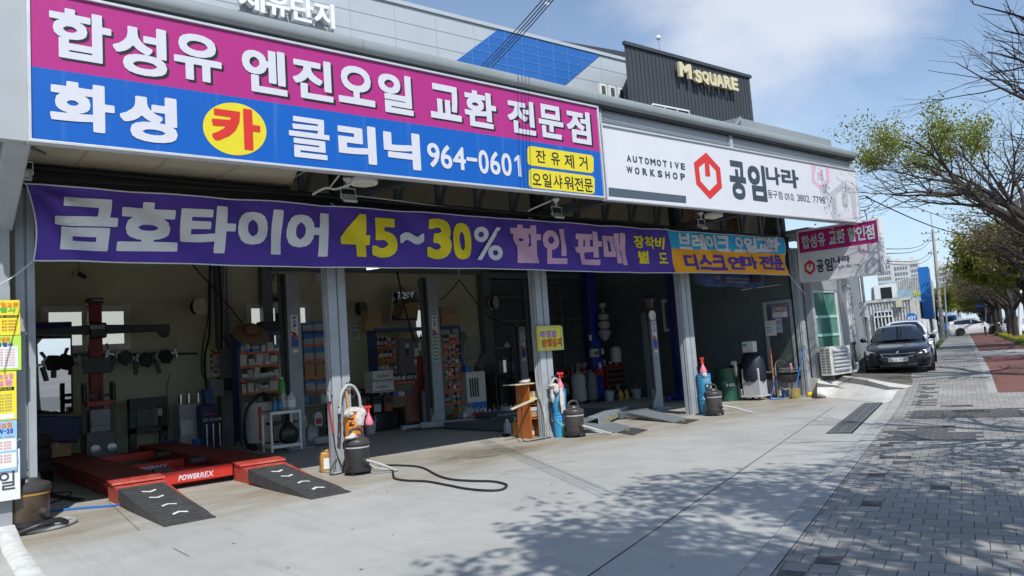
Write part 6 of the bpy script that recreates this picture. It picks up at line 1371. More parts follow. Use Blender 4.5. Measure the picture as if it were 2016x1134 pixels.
def clut(kind,loc,rz,where,lab):
 grp='clutter '+where
 if(kind,where)in CP:dup(CP[(kind,where)],loc,rz,lab);return
 t=thing(kind,lab,kind.replace('_',' '),(0,0,0),grp);mb=MB();m2=MB()
 if kind=='bucket':mb.lathe([(0,0),(0.12,0),(0.15,0.28),(0.158,0.28),(0.158,0.30),(0.145,0.30),(0.115,0.02),(0,0.02)],18);m2.tube(arc((0,0,0.28),0.155,0,pi,10),0.005,5);parts=((mb,'body',rc.choice(('box_grey','blue_plastic','tank_white','tool_red'))),(m2,'bail','steel_bright'))
 elif kind=='spray_can':mb.lathe([(0,0),(0.033,0),(0.033,0.17),(0.02,0.19),(0,0.19)],12);m2.lathe([(0.022,0.19),(0.022,0.23),(0,0.235)],12);parts=((mb,'body',rc.choice(('box_grey','tool_red','box_blue','yellow_paint'))),(m2,'cap',rc.choice(('red_plastic','paper_white','black_plastic'))))
 elif kind=='canister':mb.box(-.11,.11,-.07,.07,0,.26);mb.prism([(-.11,-.07,.26),(.11,-.07,.26),(.06,-.07,.33),(-.06,-.07,.33)],(0,.14,0));m2.cyl((-.04,0,.33),.03,.04,12);m2.box(-.08,.08,-.073,-.071,.05,.19);parts=((mb,'body',rc.choice(('tank_white','dark_plastic','jug_amber','bottle_silver'))),(m2,'cap_and_label',rc.choice(('red_plastic','paper_white','box_blue'))))
 elif kind=='tool_chest':mb.box(-.24,.24,-.13,.13,0,.20);m2.tube([(-.12,0,.20),(-.1,0,.25),(.1,0,.25),(.12,0,.20)],.012,6);m2.box(-.2,-.15,-.135,-.13,.10,.16);m2.box(.15,.2,-.135,-.13,.10,.16);parts=((mb,'box',rc.choice(('tool_red','machine_navy','box_grey'))),(m2,'handle','steel_bright'))
 elif kind=='parts_tray':mb.box(-.2,.2,-.14,.14,0,.015);mb.box(-.2,-.19,-.14,.14,.015,.09);mb.box(.19,.2,-.14,.14,.015,.09);mb.box(-.19,.19,-.14,-.13,.015,.09);mb.box(-.19,.19,.13,.14,.015,.09);[m2.ball((rc.uniform(-.14,.14),rc.uniform(-.08,.08),.05),.035,1,1,.7,7,5,jit=.3)for _ in range(9)];parts=((mb,'tray','steel_strut'),(m2,'metal_parts','steel_bright'))
 else:mb.tube([(0.17*cos(a*.5)*(1+.03*sin(a)),0.17*sin(a*.5),0.02+0.012*(a%7))for a in range(60)],.012,6);parts=((mb,'coil',rc.choice(('black_rubber','blue_plastic','red_plastic'))),)
 for m_,nm,mt in parts:obj(nm,m_,K[mt],t)
 t.location=loc;t.rotation_euler.z=rz;CP[(kind,where)]=t
NM={'bucket':'plastic bucket','spray_can':'small spray can','canister':'fluid canister with label','tool_chest':'metal tool chest','parts_tray':'steel tray of greasy parts','hose_coil':'coiled hose'}
def bench(lab,xa,xb,y,h,d=0.5):
 t=thing('workbench',lab,'workbench',((xa+xb)/2,y,0));mb=MB();mb.box(xa,xb,y,y+d,h-0.04,h-0.001);obj('bench_top',mb,K['steel_strut'],t,bevel=0.004)
 for xx in(xa+0.03,xb-0.07):
  for yy in(y+0.02,y+d-0.06):mb=MB();mb.box(xx,xx+0.04,yy,yy+0.04,0,h-0.04);obj('leg',mb,K['steel_strut'],t,smooth=0)
 mb=MB();mb.box(xa+0.05,xb-0.05,y+0.03,y+d-0.03,0.25,0.27);obj('lower_shelf',mb,K['steel_strut'],t,smooth=0)
for wh,xa,xb,y,h,lab in(('on the bench behind the oil tank',7.0,8.5,17.0,0.82,'grey workbench covered with cans behind the light grey oil tank'),('on the bench left of the oil cartons',8.75,9.75,17.3,0.85,'grey workbench between the second steel column and the white oil cartons'),('on the bench by the corrugated wall',15.9,17.2,17.7,0.86,'long grey workbench below the corrugated wall in the third bay'),('on the bench in the third bay corner',17.3,18.8,17.9,0.9,'grey workbench in the dark corner behind the tool cabinets')):
 bench(lab,xa,xb,y,h);x=xa+0.14
 while x<xb-0.1:
  k=rc.choice(('spray_can','spray_can','canister','parts_tray','spray_can','tool_chest','canister'));w_={'spray_can':.09,'canister':.26,'parts_tray':.43,'tool_chest':.52}[k]
  if x+w_>xb+0.05:k,w_='spray_can',.09
  clut(k,(x+w_/2,y+0.22+rc.uniform(-.08,.08),h),rc.uniform(-.25,.25),wh,NM[k]+' '+wh);x+=w_+rc.uniform(0,.05)
 x=xa+0.2
 while x<xb-0.15:
  k=rc.choice(('canister','parts_tray','canister'));clut(k,(x,y+0.25,0.271),rc.uniform(-.3,.3),'under'+wh[2:],NM[k]+' under'+wh[2:]);x+=rc.uniform(.3,.48)
for wh,pts in(('on the floor along the rear wall of the first bay',[(4.9,17.9),(5.3,17.5),(7.2,16.4),(7.6,16.6),(6.9,15.6)]),('on the floor of the second bay',[(8.2,16.4),(8.6,16.7),(9.0,16.5),(12.0,16.9),(12.5,17.2),(13.2,17.4),(13.7,17.0)]),('on the floor of the third bay',[(15.0,16.8),(15.3,17.2),(16.3,17.3),(17.5,16.5),(17.9,16.9),(18.4,16.2)])):
 for x,y in pts:k=rc.choice(('bucket','canister','hose_coil','bucket','tool_chest'));clut(k,(x+rc.uniform(-.1,.1),y,0),rc.uniform(-1,1),wh,NM[k]+' standing '+wh if k!='hose_coil' else 'coiled hose lying '+wh)
def wsheet(lab,px0,px1,py0,py1,Y,mt,txt,mtl):
 x0,x1,z0,z1=bx(px0,px1,py0,py1,Y);t=thing('wall_poster',lab,'poster',(x0,Y,z0));mb=MB();mb.box(x0,x1,Y,Y+0.006,z0,z1);obj('sheet',mb,K[mt],t,smooth=0)
 mb=MB();line(mb,txt,lambda u,v:(x0+(x1-x0)*(.1+.8*u),Y-0.003,z0+(z1-z0)*(.72+.16*v)),.02)
 for k in range(4):mb.box(x0+(x1-x0)*.12,x0+(x1-x0)*(.6+.07*(k*3%4)),Y-0.003,Y-0.001,z0+(z1-z0)*(.16+.12*k),z0+(z1-z0)*(.20+.12*k))
 obj('lettering',mb,K[mtl],t,smooth=0)
wsheet('white poster with blue lettering on the yellow wall over the wide rack',690,708,640,668,18.98,'paper_white','정비','label_blue');wsheet('cream poster with red lettering on the yellow wall beside the hat',455,467,600,622,18.98,'box_cream','안전','label_red')
t=thing('lift_hose','black hydraulic hose bundle running along the red lift on the floor','hose',(5,13,0));mb=MB()
for k in range(3):mb.tube(spline([(2.2-.05*k,12.4,.02),(2.0-.04*k,13.6,.02),(2.15-.05*k,15,.02),(2.0-.05*k,17.5,.02)],6),.014,6)
obj('hoses',mb,K['black_rubber'],t)
# ======================= THINGS IN FRONT OF THE BAYS ======================
def vacuum(lab,loc,rz,body,band,h=0.60,r=0.185,hose=True,ends=None,hang=None):
 t=thing('shop_vacuum',lab,'vacuum cleaner',(0,0,0),'drum vacuum cleaners in front of the workshop')
 mb=MB();mb.lathe([(0.0,0.07),(r*0.9,0.07),(r*0.95,0.10),(r,h*0.72),(r*1.01,h*0.72+0.01),(r*1.01,h*0.72+0.03),(r,h*0.74)],30);obj('drum',mb,body,t)
 mb=MB();mb.lathe([(r*1.012,h*0.66),(r*1.025,h*0.665),(r*1.025,h*0.69),(r*1.012,h*0.695)],30);obj('band',mb,band,t)
 mb=MB();mb.lathe([(r*1.06,h*0.74),(r*1.08,h*0.76),(r*1.06,h*0.84),(r*0.98,h*0.87),(r*0.80,h*0.89),(r*0.62,h*0.92),(r*0.55,h*0.97),(r*0.3,h*0.99),(0,h*0.99)],30);lid=obj('motor_lid',mb,K['dark_plastic'],t)
 mb=MB();mb.tube(spline([(-r*0.6,0,h*0.90),(-r*0.45,0,h*1.08),(0,0,h*1.13),(r*0.45,0,h*1.08),(r*0.6,0,h*0.90)],5),0.022,8);obj('handle',mb,K['dark_plastic'],lid)
 mb=MB();mb.lathe([(0.0,0.045),(r*1.08,0.045),(r*1.12,0.06),(r*1.10,0.10),(r*0.93,0.115)],30);obj('base_ring',mb,K['black_plastic'],t)
 for k in range(4):
  a=pi/4+k*pi/2;mb=MB();mb.lathe([(0,-0.014),(0.026,-0.014),(0.026,0.014),(0,0.014)],10,(r*0.95*cos(a),r*0.95*sin(a),0.026),0,(1,0.4,0));obj('castor',mb,K['black_rubber'],t)
 for a in(0.0,pi):
  mb=MB();mb.cbox((r*1.07*cos(a),r*1.07*sin(a),h*0.66),0.03,0.05,0.10,a);obj('clip',mb,K['black_plastic'],t)
 mb=MB();mb.lathe([(0.05,r*0.96),(0.05,r*1.12),(0.036,r*1.14),(0.036,r*1.3)],14,(0,0,h*0.38),0,(0.25,-1,-0.12));obj('inlet',mb,K['dark_plastic'],t)
 if h>0.6:
  mb=MB();line(mb,'JETVAC',lambda u,v:((r+0.003)*sin(-0.35+0.6*u),-(r+0.003)*cos(-0.35+0.6*u),h*0.705+0.022*v),0.02);mb.grid(lambda u,v:((r*1.005)*sin(-0.3+0.6*u),-(r*1.005)*cos(-0.3+0.6*u),h*0.54+0.06*v),5,1)
  m2=MB();line(m2,'VAC',lambda u,v:((r*1.005+0.003)*sin(-0.16+0.34*u),-(r*1.005+0.003)*cos(-0.16+0.34*u),h*0.56+0.03*v),0.03);mb.m=[0]*len(mb.f);mb.add(m2.v,m2.f,0)
  mb2=MB();mb2.v=mb.v;mb2.f=mb.f;mb2.m=[1 if i>=len(mb.f)-len(m2.f)else(0 if i>=len(mb.f)-len(m2.f)-5 else 1)for i in range(len(mb.f))];obj('print',mb2,[K['letter_black'],K['paper_white']],t,smooth=0)
 if hose:
  mb=MB();mb.tube(spline([(r*0.30,-r*1.22,h*0.36)]+hose,8),0.021,10);obj('hose',mb,K['hose_grey'],t)
 t.location=loc;t.rotation_euler.z=rz;return t
v1=G(713,936);v1.z=0
vacuum('black drum vacuum beside the red oil drums at the second steel column',(v1.x+0.04,v1.y+0.2,0),-0.1,mat('drum_black',(0.035,0.034,0.037),0.38,var=0.2,dirt=(0.12,0.11,0.10),dscale=5,damt=0.35),K['box_grey'],hose=[(0.22,-0.38,0.14),(0.42,-0.40,0.035),(0.48,-0.30,0.03),(0.30,-0.05,0.04),(0.25,0.15,0.10),(0.24,0.2,0.18)])
v2=G(1140,862)
vacuum('dark drum vacuum beside the two blue pails at the third steel column',(v2.x+0.10,v2.y+0.2,0),-0.3,K['dark_plastic'],K['box_grey'],hose=[(0.30,-0.36,0.12),(0.55,-0.34,0.03),(0.62,-0.25,0.03),(0.50,-0.12,0.03),(0.25,-0.05,0.15)])
v3=G(1417,819)
vacuum('dark drum vacuum beside the blue pails at the fourth steel column',(v3.x+0.10,v3.y+0.2,0),-0.3,K['dark_plastic'],K['box_grey'],hose=[(0.32,-0.36,0.14),(0.58,-0.40,0.05),(0.70,-0.42,0.022)])
v4=G(58,1046)
vacuum('brown translucent drum vacuum standing below the posters by the left wall',(v4.x,v4.y+0.18,0),0.35,mat('drum_brown',(0.085,0.062,0.042),0.28,var=0.3,scale=5,dirt=(0.17,0.14,0.10),dscale=4,damt=0.4),K['jug_amber'],h=0.60,r=0.235,hose=None)
mb=MB();c=Vector((v4.x+0.05,v4.y+0.05,0.03));mb.tube(spline([c+Vector((-0.30,-0.1,0)),c+Vector((-0.1,-0.27,0)),c+Vector((0.2,-0.25,0)),c+Vector((0.42,0.0,0.0)),c+Vector((0.38,0.25,0)),c+Vector((0.2,0.33,0)),c+Vector((0.0,0.36,0.05))],8),0.026,10);T1('vacuum_hose','grey hose lying round the foot of the brown vacuum','hose',mb,K['hose_grey'])
mb=MB();mb.tube(spline([c+Vector((-0.2,-0.30,0.0)),c+Vector((0.0,-0.34,0.06)),c+Vector((0.2,-0.28,0.08)),c+Vector((0.30,-0.2,0.02))],6),0.03,10);T1('hose_nozzle','black plastic nozzle lying on the hose of the brown vacuum','nozzle',mb,K['black_plastic'])
hp=[(748,918),(790,918),(830,922),(862,938),(890,946),(930,949),(970,950),(994,955),(997,960),(985,967),(955,968),(915,964),(880,957),(840,950),(800,948),(778,944),(774,935),(772,926),(758,921)]
mb=MB();mb.tube(spline([G(x,y)+Vector((0,0,0.014))for x,y in hp],6),0.016,8);T1('cable','long black cable looping over the concrete from the vacuum at the second column','cable',mb,K['black_rubber'])
p=G(690,927);cx,cy=PY(700,900,10.80).x,10.80
def pail(lab,x,y,z,r0,r1,h,mt,txts=(),lid=True,rz=0.0,bail=False):
 t=thing('oil_pail',lab,'pail',(0,0,0))
 mb=MB();mb.lathe([(0,0),(r0,0),(r0+0.004,0.015),(r1,h*0.72),(r1+0.007,h*0.73),(r1+0.007,h*0.76),(r1,h*0.77),(r1+0.002,h*0.85),(r1+0.008,h*0.86),(r1+0.008,h*0.89),(r1+0.001,h*0.90),(r1+0.001,h*0.97),(r1+0.01,h*0.97),(r1+0.01,h),(0,h)],30);obj('body',mb,mt,t)
 for(tx,a0,a1,z0,z1,mtl,wg)in txts:
  mb=MB();R_=lambda zz:r0+(r1-r0)*min(1,zz/(h*0.72))+0.0035
  line(mb,tx,lambda u,v:(R_(z0+(z1-z0)*v)*sin(a0+(a1-a0)*u),-R_(z0+(z1-z0)*v)*cos(a0+(a1-a0)*u),z0+(z1-z0)*v),wg);obj('lettering',mb,mtl,t,smooth=0)
 return t
def patchp(t,r,a0,a1,z0,z1,mt,name='label'):
 mb=MB();mb.grid(lambda u,v:(r*sin(a0+(a1-a0)*u),-r*cos(a0+(a1-a0)*u),z0+(z1-z0)*v),8,1);return obj(name,mb,mt,t,smooth=60)
dr_=mat('drum_red',(0.60,0.07,0.03),0.38,var=0.1);do_=mat('drum_orange',(0.75,0.26,0.03),0.38,var=0.1)
pl=pail('yellow and red slim oil drum under the orange drum by the second column',0,0,0,0.135,0.135,0.44,dr_,(('211',-0.5,0.1,0.22,0.34,K['letter_black'],0.05),));patchp(pl,0.137,-0.9,-0.2,0.2,0.42,K['sign_yellow']);patchp(pl,0.1372,-0.15,0.15,0.02,0.2,K['sign_yellow']);pl.location=(cx-0.02,cy,0);pl.rotation_euler.z=-0.35
pu=pail('orange and red oil drum with big black Z under the rag',0,0,0,0.14,0.14,0.46,do_,(('Z',-0.75,-0.15,0.27,0.40,K['letter_black'],0.05),('ATF',0.25,0.75,0.20,0.28,K['letter_black'],0.03)));patchp(pu,0.1415,0.15,1.2,0.02,0.42,dr_,'panel');patchp(pu,0.1418,-0.85,-0.2,0.02,0.22,dr_,'panel')
mb=MB();mb.lathe([(0.0,0),(0.04,0),(0.04,0.002),(0,0.002)],16,(0.143*sin(-0.45),-0.143*cos(-0.45),0.17),0,(sin(-0.45),-cos(-0.45),0));obj('round_emblem',mb,K['sign_yellow'],pu);pu.location=(cx,cy,0.441);pu.rotation_euler.z=-0.3
def rag(lab,pts,name='rag'):
 mb=MB()
 for(x,y,z,sx,sy,sz)in pts:mb.ball((x,y,z),1.0,sx,sy,sz,14,9,jit=0.16)
 o=T1(name,lab,'rag',mb,K['cloth_rag']);return o
rag('crumpled dirty white rags lying over the orange oil drum',[(cx,cy,0.94,0.15,0.13,0.05),(cx-0.12,cy-0.08,0.90,0.08,0.06,0.06),(cx+0.04,cy-0.14,0.82,0.08,0.025,0.12),(cx+0.12,cy-0.08,0.90,0.06,0.06,0.08)])
rag('small white rag dropped on the lid of the vacuum at the second column',[(v1.x-0.10,v1.y+0.10,0.57,0.09,0.06,0.03),(v1.x-0.05,v1.y+0.14,0.59,0.06,0.05,0.03)])
def sprayer(lab,x,y,z,rz=0.0,s=1.0):
 t=thing('spray_bottle',lab,'spray bottle',(0,0,0));mb=MB();mb.lathe([(0,0),(0.055,0),(0.062,0.015),(0.06,0.05),(0.045,0.10),(0.02,0.15),(0.016,0.19)],18);obj('body',mb,K['pink_liquid'],t)
 mb=MB();mb.lathe([(0.02,0.185),(0.021,0.22),(0.012,0.225),(0.012,0.25)],12);mb.box(-0.07,0.045,-0.014,0.014,0.245,0.285);mb.bar((-0.035,0,0.245),(-0.055,0,0.19),0.014);obj('trigger_head',mb,K['red_plastic'],t,bevel=0.004)
 t.location=(x,y,z);t.rotation_euler.z=rz;t.scale=(s,s,s);return t
sprayer('pink spray bottle hanging by its trigger from the rags on the oil drum',cx+0.20,cy-0.12,0.70,0.0,1.05)
def hook_arch(lab,X,Y,top,hw,zl,zr,r=0.022):
 t=thing('vacuum_hose',lab,'hose',(X,Y,0));mb=MB()
 pts=[(X-hw*1.02,Y,zl),(X-hw,Y,top-0.42),(X-hw*0.8,Y-0.01,top-0.15),(X-hw*0.35,Y-0.01,top-0.02),(X+hw*0.05,Y-0.01,top),(X+hw*0.5,Y-0.01,top-0.05),(X+hw*0.88,Y-0.01,top-0.2),(X+hw,Y,top-0.45),(X+hw*1.05,Y-0.02,zr)]
 sp_=spline(pts,10);mb.tube(sp_,[r+0.0018*(i%2)for i in range(len(sp_))],10);obj('ribbed_tube',mb,K['hose_grey'],t,smooth=60);mb=MB();mb.tube([(X,Y+0.14,top+0.03),(X,Y-0.02,top+0.03),(X,Y-0.04,top+0.06)],0.012,6);mb.tube(arc((X,Y-0.01,top),r+0.012,0,2*pi,12,ay=(0,0,1)),0.006,5);obj('hook',mb,K['steel_dark'],t)
 mb=MB();mb.tube(spline([(X-hw*1.02,Y,zl+0.02),(X-hw*1.05,Y,zl-0.2),(X-hw*1.15,Y-0.02,zl-0.38),(X-hw*1.3,Y-0.05,zl-0.46)],6),[0.02]*7+[0.026]*6+[0.028]*6,10);obj('nozzle',mb,K['black_plastic'],t);return t
hook_arch('grey ribbed vacuum hose hung as an arch on the second steel column',PY(687,758,10.88).x,10.88,PY(688,758,10.88).z,0.185,1.0,1.0)
a_=PY(682,765,10.9);mb=MB();mb.tube([(a_.x+0.01,10.88,0.9),(a_.x,10.92,a_.z)],0.017,8);T1('wooden_stick','orange wooden stick standing behind the hose arch at the second column','stick',mb,mat('stick_orange',(0.55,0.27,0.06),0.6,var=0.15))
def jug(lab,x,y,rz,s=1.0):
 t=thing('oil_jug',lab,'jug',(0,0,0),'amber oil jugs');mb=MB()
 sec=lambda z,a,b,dx=0.0:[(dx-a,-b,z),(dx+a,-b,z),(dx+a,b,z),(dx-a,b,z)]
 mb.loft([sec(0,.095,.075),sec(0.02,.10,.08),sec(0.22,.10,.08),sec(0.29,.07,.06,-.01),sec(0.30,.05,.04,-.02)]);obj('body',mb,K['jug_amber'],t,bevel=0.018)
 mb=MB();mb.cyl((-0.05,0,0.295),0.028,0.035,14);obj('cap',mb,K['dark_plastic'],t);mb=MB();mb.tube(spline([(-0.02,0,0.30),(0.03,0,0.315),(0.08,0,0.28),(0.09,0,0.22)],5),0.016,8);obj('handle',mb,K['jug_amber'],t)
 mb=MB();mb.box(-0.055,0.03,-0.0835,-0.0815,0.05,0.21);obj('label',mb,K['paper_white'],t);t.location=(x,y,0);t.rotation_euler.z=rz;t.scale=(s,s,s);return t
j1=G(641,928);jug('amber oil jug with white label on the floor left of the second steel column',j1.x,j1.y-0.05,-0.3,1.05)
jug('amber oil jug with white label below the orange cabinet, nearer the pails',G(1047,861).x,G(1047,861).y+0.05,0.1,1.05);jug('amber oil jug behind the other one below the orange cabinet',G(1030,859).x,G(1030,859).y+0.12,0.1,1.05)
jug('amber oil jug half hidden behind the brown vacuum by the left wall',v4.x-0.22,v4.y+0.36,0.2,1.0)
x_=PY(648,790,11.0).x;YH=11.0
mb=MB();mb.tube(spline([(x_,YH,1.15),(x_+0.015,YH,0.9),(x_+0.03,YH-0.02,0.62)],6),0.012,6,0);nf=len(mb.f);mb.tube(spline([(x_+0.03,YH-0.02,0.62),(x_+0.06,YH-0.05,0.3),(x_+0.12,YH-0.12,0.05),(x_+0.0,YH-0.2,0.015),(x_-0.12,YH-0.16,0.02),(x_-0.05,YH-0.1,0.12),(x_+0.05,YH-0.06,0.22)],6),0.009,6,1)
T1('air_hose','thin hose, red above and black below, hanging beside the second steel column','hose',mb,[K['red_plastic'],K['black_rubber']])
q=PY(645,775,YH-0.02);mb=MB();mb.cyl((x_,YH-0.02,q.z-0.12),0.028,0.14,12);mb.cyl((x_,YH-0.02,q.z+0.02),0.018,0.10,10);mb.box(x_-0.05,x_+0.05,YH-0.04,YH,q.z-0.02,q.z+0.02);mb.cyl((x_,YH-0.02,q.z+0.12),0.008,0.05,8);T1('air_regulator','small metal air regulator on the side of the second steel column','air regulator',mb,K['chrome'])
x0,x1=PY(1043,800,11.2).x,PY(1066,800,11.2).x;t=thing('orange_cabinet','open orange steel shelf unit crammed with cartons beside the third column','shelf unit',(x0,11.2,0));zt=PY(1045,757,11.2).z
mb=MB();mb.box(x1-0.02,x1,11.2,11.6,0.0,zt);mb.box(x0,x0+0.02,11.2,11.6,0.0,zt);mb.box(x0+0.02,x1-0.02,11.58,11.6,0,zt);obj('side_panel',mb,K['orange_box'],t,smooth=0)
for f_ in(0.36,0.62,0.985):mb=MB();mb.box(x0+0.02,x1-0.02,11.19,11.58,zt*f_,zt*f_+0.02);obj('shelf',mb,K['orange_box'],t,smooth=0)
for k,(dx,f_,w_,h_,mt,lab)in enumerate(((0.02,0.64,0.12,0.10,'sign_yellow','yellow carton on the middle shelf of the orange unit'),(0.12,0.70,0.09,0.15,'box_cream','cream carton on the middle shelf of the orange unit'),(0.02,0.38,0.17,0.10,'cardboard','open brown carton on the lower shelf of the orange unit'),(0.02,0.49,0.16,0.07,'box_grey','grey purple carton stacked on the open brown carton'))):
 mb=MB();mb.cbox((x0+dx+w_/2,11.27,zt*f_+0.021),w_,0.14,h_,0.12*(k%3-1));T1('carton',lab,'carton',mb,K[mt])
mb=MB();mb.box(x0-0.35,x1-0.05,11.15,11.55,zt+0.012,zt+0.03);T1('wooden_board','pale board lying on top of the orange shelf unit','board',mb,K['box_cream']);rag('white rag on the pale board above the orange shelf unit',[(x0-0.0,11.3,zt+0.065,0.12,0.08,0.035),(x0+0.1,11.32,zt+0.08,0.05,0.05,0.04)])
mb=MB();mb.bar((x0-0.55,11.1,0.62),(x0+0.3,11.16,0.80),0.05,0.03);T1('timber_strip','pale wooden strip leaning on the orange shelf unit','timber',mb,K['box_cream'])
wj=thing('water_bottle','white plastic bottle with handle beside the amber jugs, nearer the lift table','bottle',(0,0,0));mb=MB();mb.loft([[(-.07,-.05,z),(.07,-.05,z),(.07,.05,z),(-.07,.05,z)]if z<0.22 else[(-.02,-.02,z),(.02,-.02,z),(.02,.02,z),(-.02,.02,z)]for z in(0,0.02,0.2,0.28)]);obj('body',mb,K['box_grey'],wj,bevel=0.012);mb=MB();mb.cyl((0,0,0.28),0.025,0.03);obj('cap',mb,K['paper_white'],wj)
q=G(1003,855);wj.location=(q.x,q.y+0.05,0);dup(wj,(q.x+0.2,q.y+0.02,0),0.3,'white plastic bottle right beside the amber jugs');q=G(990,860);mb=MB();mb.cbox((q.x,q.y,0),0.30,0.10,0.05,0.05);T1('rubber_block','black rubber block on the floor beside the white plastic bottles','block',mb,K['black_rubber'],bevel=0.008)
px_,py_=PY(1103,830,10.84).x,10.84
po=mat('pail_blue_pale',(0.05,0.30,0.56),0.42,var=0.08)
tx=(('ATF SP-IV',-0.45,0.55,0.30,0.36,K['sign_yellow'],0.03),('FULLY SYNTHETIC',-0.35,0.45,0.265,0.285,K['sign_yellow'],0.0))
def blue_pair(x,y,where):
 a=pail('lower blue oil pail of the pair by the %s'%where,0,0,0,0.128,0.148,0.44,K['pail_blue'],(('ATF SP',-0.1,0.75,0.22,0.28,K['sign_yellow'],0.03),));patchp(a,0.147,-0.05,0.75,0.0,0.19,K['drum_green'],'printed_car');a.location=(x,y,0);a.rotation_euler.z=-0.6
 mb=MB();mb.tube(spline([(-0.10,-0.12,0.38),(-0.05,-0.17,0.28),(0.06,-0.16,0.24),(0.12,-0.11,0.38)],5),0.004,5);obj('bail',mb,K['steel_bright'],a)
 b=pail('upper blue oil pail of the pair by the %s'%where,0,0,0,0.128,0.148,0.46,K['pail_blue'],tx);patchp(b,0.1465,-0.3,0.6,0.06,0.24,mat('print_teal',(0.02,0.09,0.10),0.4,var=0.7,scale=16),'printed_car');b.location=(x,y,0.441);b.rotation_euler.z=-0.6
 mb=MB();mb.add([(0.1485*sin(a_),-0.1485*cos(a_),z_)for a_,z_ in((-0.05,0.20),(0.25,0.10),(0.4,0.09),(0.3,0.15),(0.1,0.22))],[(0,1,2,3,4)]);obj('printed_stripe',mb,K['paper_white'],b,smooth=0)
blue_pair(px_,py_,'third steel column');PX4=PY(1390,790,10.64).x;blue_pair(PX4,10.64,'fourth steel column')
rag('long striped grey rag draped over the blue pails at the third column',[(px_-0.12,py_-0.02,0.98,0.10,0.12,0.05),(px_-0.16,py_-0.13,0.93,0.06,0.05,0.08),(px_-0.06,py_-0.165,0.70,0.055,0.02,0.26),(px_-0.03,py_-0.17,0.45,0.035,0.018,0.14),(px_-0.20,py_-0.05,0.80,0.04,0.04,0.12)])
rag('grey rag tucked behind the upper blue pail at the fourth column',[(PX4-0.1,10.54,0.88,0.06,0.05,0.06)])
sprayer('pink spray bottle with red head standing on the blue pails at the third column',px_+0.07,py_,0.902,2.8,1.15);sprayer('pink spray bottle with red trigger standing on the blue pails at the fourth column',PX4,10.64,0.902,0.2,1.3)
hook_arch('grey vacuum hose hung as an arch on the third steel column',PY(1092,745,10.9).x,10.9,PY(1092,745,10.9).z,0.15,0.75,0.5);hook_arch('grey vacuum hose bent over the blue pails at the fourth column',PY(1389,736,10.72).x,10.72,PY(1389,736,10.72).z,0.15,0.55,0.35)
XC3=PY(1068,780,11.03).x
for k in range(5):cable([(XC3-0.012*k,11.02+0.03*k,1.7+0.1*k),(XC3-0.02*k,11.0+0.02*k,1.0),(XC3-0.03+0.02*sin(k*2),10.98,0.5),(XC3-0.05+0.03*k,10.97-0.02*k,0.02)],0.011,'pale cable in the bundle running down the side of the third steel column','cable','hose_grey','cable','pale cables down the third column')
XC4=PY(1360,700,10.9).x
cable([(9.35,11.3,1.0),(9.40,11.2,0.6),(9.2,11.0,0.06),(9.45,10.9,0.015),(9.8,10.9,0.02)],0.011,'black cable drooping past the orange shelf unit to the floor')
cable([(XC4,10.9,1.9),(XC4-.02,10.9,1.5),(XC4-.02,10.88,1.2),(XC4,10.9,0.05)],0.012,'black cable on the side of the fourth steel column');mb=MB();mb.box(XC4-0.05,XC4+0.01,10.9,10.94,1.35,1.55);T1('switch_box','white switch on the side of the fourth steel column','switch',mb,K['paper_white'])
t=thing('warning_sign','square yellow notice with cartoon lettering on the third steel column','sign',(9.85,10.9,1.8));a_=bx(1059,1109,643,690,10.9);X0,X1,Z0_,Z1_=a_
mb=MB();mb.box(X0,X1,10.90,10.94,Z0_,Z1_);mb.box(X0+0.02,X1-0.03,10.905,10.94,Z1_,Z1_+0.02);obj('board',mb,K['sign_yellow'],t,bevel=0.006)
fx2=lambda u:X0+(X1-X0)*u;fz2=lambda v:Z0_+(Z1_-Z0_)*v
mb=MB();pts=[(fx2(u),10.895,fz2(v))for u,v in((0.06,0.06),(0.94,0.06),(0.94,0.94),(0.06,0.94),(0.06,0.06))]
for a_,b_ in zip(pts,pts[1:]):mb.bar(a_,b_,0.015,0.004,up=(0,1,0))
obj('border_line',mb,mat('sky_line',(0.25,0.50,0.62),0.5,var=0),t,smooth=0)
def sgn(txt,u0,u1,v0,v1,mt_,wg,dy,bold):
 mb=MB();n_=len(txt)
 for i,ch in enumerate(txt):put(mb,ch,lambda u,v:(fx2(u0+(u1-u0)*(i+0.04+u*0.92)/n_),10.897-dy,fz2(v0+(v1-v0)*v+0.03*(i%2))),wg)
 obj('lettering',mb,mt_,t,smooth=0)
for txt,u0,u1,v0,v1,c_ in(('작업장',0.10,0.74,0.55,0.80,mat('lilac',(0.45,0.28,0.58),0.5,var=0.1)),('출입금지',0.14,0.93,0.16,0.46,mat('flame',(0.68,0.16,0.02),0.5,var=0.2))):
 sgn(txt,u0-0.01,u1+0.01,v0-0.02,v1+0.02,K['letter_black'],0.085,0.001,1);sgn(txt,u0,u1,v0,v1,c_,0.04,0.003,1)
XW=XR-0.06
def dx(px,py,X):return PX(px,py,X)
q=G(1424,786);gx,gy=17.6,12.25
t=thing('oil_drum','green steel oil drum with white lettering in the fourth bay','drum',(gx,gy,0));mb=MB();mb.lathe([(0,0.0),(0.285,0),(0.29,0.02),(0.285,0.03),(0.285,0.29),(0.295,0.30),(0.295,0.315),(0.285,0.325),(0.285,0.58),(0.295,0.59),(0.295,0.605),(0.285,0.615),(0.285,0.86),(0.295,0.88),(0.28,0.885),(0.27,0.87),(0,0.87)],36,(gx,gy,0));obj('shell',mb,K['drum_green'],t)
mb=MB();ang0=atan2(-gy,-gx)
def onr(u,z,r_=0.289):a=ang0+u;return(gx+r_*cos(a),gy+r_*sin(a),z)
line(mb,'S-OIL',lambda u,v:onr(-0.1+0.9*u,0.40+0.075*v),0.04)
